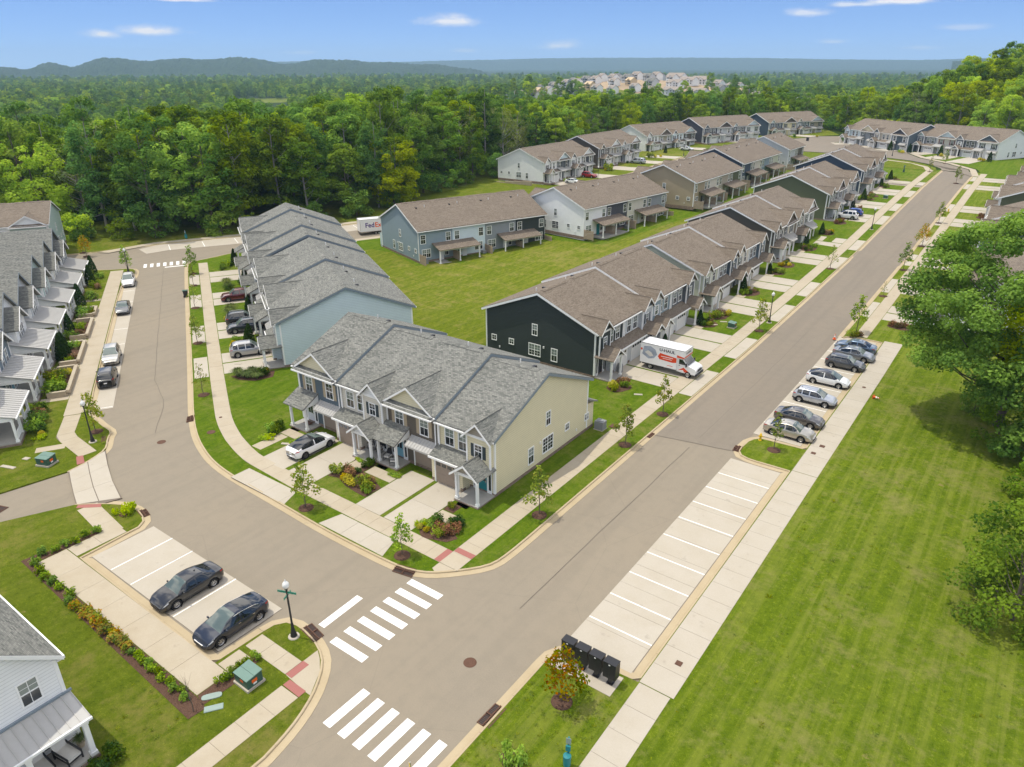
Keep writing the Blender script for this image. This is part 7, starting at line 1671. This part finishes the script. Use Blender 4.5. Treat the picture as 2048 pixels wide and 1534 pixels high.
hydrant(-16.35, 61.75, 'yellow hydrant on the island beside the champagne sedan'); hydrant(*LX(54.3, 8.2), 'yellow hydrant on the far cross street verge'); hydrant(-16.2, 178.5, 'yellow hydrant on the east verge far up the street')
def cone(x, y, lb, fallen=False, z=.03):
    o = thing('traffic_cone', lb, 'traffic cone', (x, y, z+gz(x, y)), .4, 'orange traffic cones'); m = MB(); m.box(-.19, .19, -.19, .19, 0, .04); m.lathe([(.14, .04), (.03, .72), (.0, .72)], 14); obj('cone_body', m, M['orange'], o)
    m = MB(); m.lathe([(.098, .3), (.072, .45)], 14); m.lathe([(.062, .52), (.048, .6)], 14)
    for i in range(len(m.v)): x_, y_, z_ = m.v[i]; m.v[i] = (x_*1.05, y_*1.05, z_)
    obj('reflective_band', m, M['letter_white'], o)
    if fallen: o.rotation_euler = (math.pi/2-.14, 0, 1.2); o.location.z += .17
cone(-17.6, 93.6, 'orange traffic cone standing at the kerb before the blue sedan', z=.14); cone(-9.8, 77.9, 'orange traffic cone fallen on the grass edge', True, .13)
# dog-waste station by the walk, teal post and can
o = thing('waste_station', 'teal dog-waste station with can beside the bottom walk', 'bin', (-12.75, 22.1, .12), .3); m = MB(); m.box(-.04, .04, -.04, .04, 0, 1.9); obj('post', m, M['teal'], o); m = MB(); m.lathe([(.02, .25), (.19, .25), (.21, .85), (.2, .9), (.05, .93), (.0, .93)], 14, (.0, -.24, 0)); obj('can', m, M['teal'], o)
m = MB(); m.box(-.13, .13, -.07, -.045, 1.5, 1.88); obj('sign', m, M['pad'], o); m = MB(); m.box(-.12, .12, -.15, -.04, 1.08, 1.4); obj('bag_box', m, M['teal'], o)
o = thing('waste_station', 'teal post with white sign on the far cross street grass', 'bin', (-139.4, 78.3, .12), -.6); m = MB(); m.box(-.06, .06, -.06, .06, 0, 1.5); m.lathe([(.0, .2), (.25, .2), (.27, .9), (.0, .95)], 10, (.2, 0, 0)); obj('post', m, M['teal'], o); m = MB(); m.box(-.22, .22, -.1, -.06, 1.2, 1.75); obj('sign', m, M['letter_white'], o)
o = thing('waste_station', 'green post station on the lawn inside the far bend', 'bin', (-33.3, 226.5, gz(-33, 226)+.12), 0); m = MB(); m.box(-.08, .08, -.08, .08, 0, 1.6); m.lathe([(.0, .1), (.25, .1), (.25, .8), (.0, .85)], 10); obj('post', m, M['utility'], o); m = MB(); m.box(-.2, .2, -.12, -.08, 1.3, 1.9); obj('sign', m, M['utility_top'], o)
# warning sign at the bottom edge, wheeled bin, door-to-door things
o = thing('warning_sign', 'amber diamond warning sign whose top edge shows at the bottom of the view', 'sign', (-18.05, 16.35, .0), -.63); m = MB(); m.box(-.03, .03, -.02, .02, 0, 2.2); obj('sign_post', m, M['alloy'], o); m = MB(); m.py([(-.3, 1.83), (0, 1.56), (.3, 1.83), (0, 2.1)], -.04, -.025); obj('sign_board', m, M['yellow'], o)
o = thing('wheeled_bin', 'dark wheeled bin at the kerb of the left street', 'bin', LX(34.9, .2)+(.03,), LROT); m = MB(); m.add([(-.24, -.28, .1), (.24, -.28, .1), (.24, .28, .1), (-.24, .28, .1), (-.3, -.36, .98), (.3, -.36, .98), (.3, .36, .98), (-.3, .36, .98)], [(0,3,2,1), (0,1,5,4), (1,2,6,5), (2,3,7,6), (3,0,4,7)]); obj('bin_body', m, M['black_plastic'], o); m = MB(); m.box(-.33, .33, -.38, .4, .98, 1.06); obj('lid', m, M['utility'], o)
m = MB(); m.lathe([(.1, -.05), (.1, .05), (.0, .05)], 10, (.27, .28, .1), 'x'); m.lathe([(.1, -.05), (.1, .05), (.0, .05)], 10, (-.27, .28, .1), 'x'); obj('bin_wheel', m, M['tyre'], o)
o = thing('wheeled_bin', 'dark wheeled bin beside a driveway by the far street', 'bin', (-78.5, 297, float(TE(-78, 297))+.15), 0); m = MB(); m.box(-.4, .4, -.4, .4, 0, 1.1); m.box(-.45, .45, -.45, .45, 1.1, 1.2); obj('bin_body', m, M['black_plastic'], o)
# stop sign far up
o = thing('stop_sign', 'red octagonal stop sign on the far street corner', 'sign', (-52., 249, float(TE(-52, 249))), -.63+.2); m = MB(); m.box(-.04, .04, -.03, .03, 0, 2.9); obj('sign_post', m, M['dark'], o); m = MB(); m.py([(.42*math.cos(math.pi/8+i*math.pi/4), 2.6+.42*math.sin(math.pi/8+i*math.pi/4)) for i in range(8)], -.06, -.04); obj('sign_board', m, M['sign_red'], o); text_part(o, 'STOP', .3, 'letter_white', (0, -.062, 2.6), (math.pi/2, 0, 0))
m = MB(); m.box(-.5, .5, -.02, .02, 3.0, 3.2); obj('street_sign', m, M['sign_green'], o)
# delivery trailer
fa = math.atan2(112.6-80.3, -102.2+120); o = thing('delivery_trailer', 'white delivery trailer with purple and orange lettering parked by the wood', 'trailer', (-110.75, 106.3, .03), fa)
m = MB(); m.box(-5.6, 5.6, -1.25, 1.25, .85, 3.3); obj('cargo_box', m, M['white_gloss'], o); m = MB(); 
for z in (.82, 3.27): 
    for y in (-1.26, 1.2): m.box(-5.62, 5.62, y, y+.06, z, z+.08)
for x in (-5.62, 5.55):
    for y in (-1.26, 1.2): m.box(x, x+.07, y, y+.06, .85, 3.3)
obj('frame_rail', m, M['alloy'], o); m = MB(); m.box(-5.4, 5.4, -.5, .5, .6, .85); m.box(-5.65, -5.5, -1.2, 1.2, .45, .6); obj('chassis', m, M['dark'], o)
t, r, b = wheel_meshes(.38, False)
for x in (-2.4, -1.4, 3.9):
    for s in (1, -1):
        w_ = thing_part('wheel', o, (x, -s*1.1, .38), 0 if s > 0 else math.pi)
        for nm, me_ in (('tyre', t), ('rim', r)): link(bpy.data.objects.new(nm, me_), w_)
text_part(o, 'Fed', 1.35, 'letter_purple', (-2.6, -1.256, 2.1), (math.pi/2, 0, 0), .004, bold=.03, align='RIGHT'); text_part(o, 'Ex', 1.35, 'letter_orange', (-2.52, -1.256, 2.1), (math.pi/2, 0, 0), .004, bold=.03, align='LEFT')
# chairs and porch things on the cream row
def porch_chair(x, y, rot, label, dark=True, z=.41):
    o = thing('porch_chair', label, 'chair', (x, y, z), rot, 'chairs on the cream row porch')
    f = MB()
    for s in (-1, 1):
        f.tube((s*.28, -.3, 0), (s*.28, -.28, .6), .022, .022, 5); f.tube((s*.28, .3, 0), (s*.28, .25, .62), .022, .022, 5); f.tube((s*.28, -.32, .6), (s*.28, .3, .63), .025, .025, 5); f.tube((s*.28, -.36, .02), (s*.28, .36, .02), .02, .02, 5)
    obj('frame', f, M['dark'], o); b = MB(); b.py([(.3*math.cos(t), .45+.62*max(math.sin(t), -.1)) for t in [math.pi*i/8 for i in range(9)]], .26, .3); obj('backrest', b, M['dark'], o)
    c = MB(); c.box(-.26, .26, -.28, .26, .36, .46); obj('cushion', c, M['cushion'], o)
porch_chair(-44.3, 38.75, -.5, 'black round-backed chair at the left end of the middle porch'); porch_chair(-43.4, 39.0, .3, 'black chair between the twin porch posts'); porch_chair(-41.7, 38.3, .2, 'black rocking chair with pale cushion left of the blue door steps'); porch_chair(-40.75, 38.0, -.9, 'black rocking chair with pale cushion by the blue door')
m = MB(); m.box(-.45, .45, -.28, .28, 0, .02); tag(obj('door_mat', m, M['rust'], None, (-53.2, 38.85, .405), 0), 'brown mat before the white front door', 'mat')
def lounge(x, y, rot, label):
    o = thing('lounge_chair', label, 'chair', (x, y, .4), rot, 'cushioned chairs on the corner house porch'); f = MB(); f.box(-.38, .38, -.7, .5, .22, .28)
    for s in (-1, 1):
        f.box(s*.36-.03, s*.36+.03, -.7, -.62, 0, .5); f.box(s*.36-.03, s*.36+.03, .45, .53, 0, .6); f.box(s*.36-.04, s*.36+.04, -.7, .5, .5, .56)
    obj('frame', f, M['dark'], o); c = MB(); c.box(-.33, .33, -.66, .44, .28, .42); c.slab((-.33, .4, .42), (.33, .4, .42), (.33, .68, 1.05), (-.33, .68, 1.05), .12); obj('cushion', c, M['cushion'], o)
lounge(-33.35, 7.3, 1.75, 'pale cushioned lounge chair by the corner porch post'); lounge(-33.5, 6.2, 1.6, 'pale cushioned lounge chair nearer the bottom edge')
shrub('grass', -33.5, 8.05, 'in a pot on the corner house porch', .5, .7); m = MB(); m.lathe([(.02, 0), (.15, 0), (.2, .32), (.17, .32), (.0, .28)], 12); tag(obj('plant_pot', m, M['block'], None, (-33.5, 8.05, .4)), 'clay pot with a grassy plant on the corner house porch', 'pot')
# grill under a cover by the charcoal row, downspout blocks
m = MB(); m.sphere((0, 0, .6), (.38, .3, .55), 10, 7); m.lathe([(.34, 0), (.36, .6)], 10); tag(obj('covered_grill', m, M['hvac'], None, (-34.9, 68.6, .14), 0, True), 'grey covered barrel beside the charcoal row garage', 'grill')
m = MB(); m.box(-.45, .45, -.4, .4, 0, .85); m.lathe([(.3, .85), (.32, .9), (.0, .9)], 12); tag(obj('air_conditioner', m, M['hvac'], None, (-29.7, 55.0, .14)), 'grey air conditioner at the back corner of the cream row', 'air conditioner')
m = MB(); m.box(-.5, .5, -.5, .5, -.05, .02); tag(obj('air_conditioner_pad', m, M['concrete'], None, (-29.7, 55.0, .12)), 'concrete pad under the air conditioner behind the cream gable', 'pad')
# retaining wall beside the white-gabled row by the wood
o = thing('retaining_wall', 'stepped brown block wall beside the white-gabled row by the wood', 'wall', (-116.5, 165.6, gz(-116, 165)), rr); bl = MB().box(-.19, .19, .005, .995, 0, .3).mesh('block', M['block'])
for i in range(12):
    for k in range(max(1, 5-i//3)): q = bpy.data.objects.new('block', bl); link(q, o); q.location = (0, i-2., k*.31-.3)
# ------------------------------------------------------------------ the far country
far_sheet('road', [(-92.6, 235.5), (-100.6, 235.5), (-101.5, 262), (-97, 276), (-88, 297), (-79, 316), (-72, 318), (-66.5, 300), (-60, 290), (-44.5, 277.5), (-41., 275), (-35, 262), (-26.5, 252), (-19.5, 241), (-17.4, 228), (-17.3, 235), (-25.2, 235.5), (-26.2, 240), (-30, 248), (-36, 254), (-44, 258), (-60, 262), (-84, 262), (-91, 255)], M['asphalt_dark'], .13)
far_sheet('sidewalk', [(-17.2, 228), (-19.3, 241.5), (-26.2, 252.6), (-34.6, 262.6), (-40.6, 275.4), (-44.2, 278.2), (-59.5, 290.8), (-58.5, 292), (-43, 279.6), (-39, 276.4), (-33, 263.6), (-24.8, 253.6), (-17.8, 242), (-15.6, 228)], M['concrete_walk'], .16)
far_sheet('lawn', [(-90, 253), (-84, 260.5), (-60, 260.5), (-44, 256.5), (-36.5, 252.5), (-31, 247), (-27.4, 240), (-26.3, 234), (-92, 234)], M['lawn'], .15)
far_sheet('sidewalk', [(-28.9, 233), (-30.5, 240), (-35, 247), (-44, 251.5), (-44, 253), (-36, 249), (-29.6, 241.5), (-27.1, 233)], M['concrete_walk'], .17)
far_sheet('lawn', [(-14, 226), (-17.5, 243), (-25, 254.4), (-33, 264.6), (-39, 277), (-42.6, 280.4), (-58, 292.6), (-66, 301.5), (-71, 320), (-63, 316), (-36, 299), (-10, 286), (6, 280), (18, 262), (20, 226)], M['lawn_lush'], .13)
far_sheet('lawn', [(-101.2, 234), (-102.2, 262), (-97.6, 277), (-89, 297), (-80, 317), (-73, 322), (-84, 346), (-100, 340), (-112, 322), (-121, 300), (-128, 284), (-134, 262), (-131, 234)], M['lawn'], .14)
for (ax, ay), (bx, by) in [((-62.8, 294.2), (-68.0, 291.5)), ((-54.5, 287.6), (-59.5, 284.)), ((-46, 281), (-49.2, 277.5)), ((-34.8, 278.5), (-38.5, 272.5)), ((-27.5, 274.7), (-31.2, 262.)), ((-20, 270.7), (-24., 254.8)), ((-105, 283), (-95.5, 283)), ((-90, 318), (-80.5, 314)), ((-111, 255), (-102.5, 256))]:
    d = np.array((bx-ax, by-ay)); n = np.array([-d[1], d[0]])/np.linalg.norm(d)*3.0; a, b = np.array((ax, ay)), np.array((bx, by))
    far_sheet('driveway', [tuple(a-n), tuple(b-n*1.1), tuple(b+n*1.1), tuple(a+n)], M['concrete'], .19)
far_sheet('meadow', [(-960+75*math.cos(i*math.pi/8), 700+75*math.sin(i*math.pi/8)) for i in range(16)], M['lawn'], .2)
far_sheet('bare_ground', [(-350+75*math.cos(i*math.pi/10)*(1+.08*math.sin(i*3)), 700+42*math.sin(i*math.pi/10)) for i in range(20)], plain('graded_clay', (.38, .29, .19), .95, .1, var=.25, scale=.05), .2)
far_sheet('meadow', [(-470, 640), (-360, 630), (-320, 652), (-360, 668), (-460, 676)], M['lawn'], .35)
def far_house(w, d, h, wall, roofm, seed):
    q = random.Random(seed); o = thing('distant_house', 'x', 'house', (0, 0, -500)); b = MB(); zr = h+d*.32; b.px([(-d/2, -1), (d/2, -1), (d/2, h), (0, zr), (-d/2, h)], -w/2, w/2); obj('wall', b, wall, o)
    r = MB(); r.px([(-d/2-.5, h-.2), (0, zr+.12), (d/2+.5, h-.2), (d/2+.5, h+.05), (0, zr+.4), (-d/2-.5, h+.05)], -w/2-.4, w/2+.4); ro = obj('roof', r, roofm, o)
    g = MB(); g.py([(-w*.1, h-.3), (w*.42, h-.3), (w*.16, h+2.2)], -d/2-.8, 0); obj('gable', g, wall, o)
    g = MB(); g.slab((w*.16, -d/2-1.2, h+2.35), (w*.16, 0, h+2.35), (-w*.14, 0, h-.4), (-w*.14, -d/2-1.2, h-.4), .2); g.slab((w*.46, -d/2-1.2, h-.4), (w*.46, 0, h-.4), (w*.16, 0, h+2.35), (w*.16, -d/2-1.2, h+2.35), .2); obj('roof', g, roofm, o)
    for x in (-.36, -.12, .16, .36):
        for z in (1.2, 4.):
            f = MB().box(w*x-.6, w*x+.6, -d/2-.1-(.75 if x > 0 else 0), -d/2, z, z+1.5); obj('window', f, M['glass'], o)
    return o
fw = [siding('white'), siding('linen'), siding('lgrey'), siding('stone'), siding('tan')]
raw = plain('raw_sheathing', (.55, .43, .27), .9, var=.1)
M['roof_far'] = plain('pale_tan_shingles', (.3, .26, .22), .9, .2)
protos = [far_house(11, 10, 5.8, fw[0], M['roof_far'], 1), far_house(13, 10, 5.6, fw[2], M['roof_grey'], 2), far_house(24, 11, 5.8, fw[0], M['roof_far'], 3), far_house(12, 10, 5.8, raw, raw, 4), far_house(14, 11, 3.2, fw[4], M['roof_brown'], 5)]
LBL = ['white house with brown roof in the new estate on the distant rise', 'light grey house with grey roof in the new estate on the distant rise', 'long stone-coloured terrace in the new estate on the distant rise', 'unfinished house in bare timber sheathing on the distant rise', 'low tan house with brown roof among the distant trees']
used = set(); rngh = random.Random(12)
def place_far(k, x, y, rot, s=1., lab=None):
    z = float(TE(x, y))+.3
    if k not in used: used.add(k); o = protos[k]; o.location = (x, y, z); o.rotation_euler = (0, 0, rot); o.scale = (s,)*3
    else: o = dup(protos[k], (x, y, z), rot, scale=s)
    o['label'] = lab or LBL[k]; o['group'] = LBL[k].replace('house', 'houses').replace('terrace', 'terraces'); return o
f0 = -.42
for r_ in range(6):
    yy = 655+24*r_; x = -500+rngh.uniform(0, 10)+5*r_
    while x < -225:
        kn_ = math.exp(-(((x+365)/170)**2+((yy-725)/110)**2)); j = int(x)
        if kn_ > .42 and rngh.random() < .86:
            k = 2 if x > -350 and rngh.random() < .4 else rngh.choice([0, 1, 0])
            if r_ in (1, 2) and rngh.random() < .18: k = 3
            place_far(k, x, yy+rngh.uniform(-6, 6)+.2*(x+365), f0+rngh.uniform(-.15, .15), rngh.uniform(.72, .88))
            x += 24 if k == 2 else 15
        x += rngh.uniform(1, 7)
for x, y, s in [(-470, 520, 1.1), (-452, 530, 1.), (-438, 522, 1.1), (-360, 560, 1.2), (-320, 548, 1.2), (-296, 556, 1.2), (-560, 640, 1.1), (-538, 652, 1.), (-650, 700, 1.2), (-1040, 560, 1.4), (-420, 480, 1.), (-880, 330, 1.6), (-910, 340, 1.4)]: place_far(4 if s > 1.05 else 0, x, y, rngh.uniform(-1, 0), s, 'low tan house with brown roof among the distant trees' if s > 1.05 else 'pale house among the distant trees')
for k, p in enumerate(protos):
    if k not in used: place_far(k, -300+30*k, 700, 0)

# -- wooded hills on the horizon
def hills(name, prof, dist, depth, seed, base=-24, mat=None, rough=6.):
    rng = np.random.default_rng(seed); xs = [p[0] for p in prof]; ys = [p[1] for p in prof]; na = int((xs[-1]-xs[0])/3); nd = 22; vs = []; fs = []
    ph = rng.uniform(0, 6, 8)
    for i in range(na+1):
        px_ = xs[0]+(xs[-1]-xs[0])*i/na; d = CF+CR*(px_-1024)/1436; az = math.atan2(d[0], d[1]); yy = float(smoothcurve(xs, ys, np.array([px_]))[0])
        horiz = 128+(px_-1024)*-.0027
        H = 32.5+(horiz-yy)/1436*dist*1.0
        for j in range(nd+1):
            t = j/nd; f = math.sin(min(t*1.25, 1.)*math.pi/2)**1.3 if t < .8 else math.cos((t-.8)/.2*math.pi/2)
            dd = dist-depth*.8+depth*t; z = base+(H-base)*f
            z += f*rough*(.5*math.sin(px_*.09+ph[0]+t*3)*math.sin(t*9+ph[1])+.5*math.sin(px_*.21+ph[2])*math.sin(t*17+ph[3]))*(1 if .05 < t < .75 else .2)+rng.normal(0, rough*.22)*f
            vs.append((dd*math.sin(az), dd*math.cos(az), z))
    for i in range(na):
        for j in range(nd): a = i*(nd+1)+j; fs.append((a, a+1, a+nd+2, a+nd+1))
    me = bpy.data.meshes.new(name); me.from_pydata(vs, [], fs); me.materials.append(mat or M['hill'])
    o = bpy.data.objects.new(name, me); link(o); o['kind'] = 'structure'
k = NT('wooded_hillside'); p_ = k.pos(); f = k.noise(p_, .045, 6, .75); g = k.noise(p_, .003, 3)
M['hill'] = k.done(k.mix(g, k.ramp(f, [(.35, (.012, .03, .01)), (.65, (.06, .1, .03))]), k.ramp(f, [(.35, (.02, .04, .012)), (.65, (.075, .11, .035))])), .95, .05)
k.bump(f, 14., 1.)
hills('hills', [(-500, 122), (-300, 126), (-120, 124), (0, 129), (75, 128), (130, 128), (185, 134), (207, 137), (250, 127), (290, 133), (320, 125), (350, 120), (372, 119), (405, 125), (450, 121), (500, 121), (545, 121), (570, 117), (590, 119), (620, 125), (650, 128), (710, 121), (770, 124), (830, 127), (900, 130), (960, 138), (1010, 150)], 4300, 1500, 3, rough=9)
hills('hills', [(380, 128), (560, 126), (700, 124), (830, 125), (900, 123), (1000, 121), (1080, 119), (1180, 118), (1300, 118), (1450, 119), (1560, 121), (1700, 122), (1850, 118), (2000, 114), (2200, 114), (2600, 118)], 8200, 1600, 4, rough=6)
hills('hills', [(1760, 124), (1830, 120), (1885, 114), (1925, 111), (1960, 105), (1990, 103), (2020, 106), (2060, 101), (2160, 98), (2300, 106), (2600, 112)], 4300, 1200, 5, rough=9)
# a bare quarry slope and a tower or two are too small to model apart; the valley air:
hz = MB(); hz.box(-9500, 6500, -600, 11500, -34, 190)
hazeo = obj('haze', hz, []); hazeo['kind'] = 'stuff'
hm = bpy.data.materials.new('haze'); hm.use_nodes = True; hm.node_tree.nodes.clear()
pv = hm.node_tree.nodes.new('ShaderNodeVolumePrincipled'); ou = hm.node_tree.nodes.new('ShaderNodeOutputMaterial'); pv.inputs['Density'].default_value = 1.15e-4; pv.inputs['Color'].default_value = (.5, .74, 1., 1); pv.inputs['Anisotropy'].default_value = .0
hm.node_tree.links.new(pv.outputs[0], ou.inputs['Volume']); hazeo.data.materials.clear(); hazeo.data.materials.append(hm)
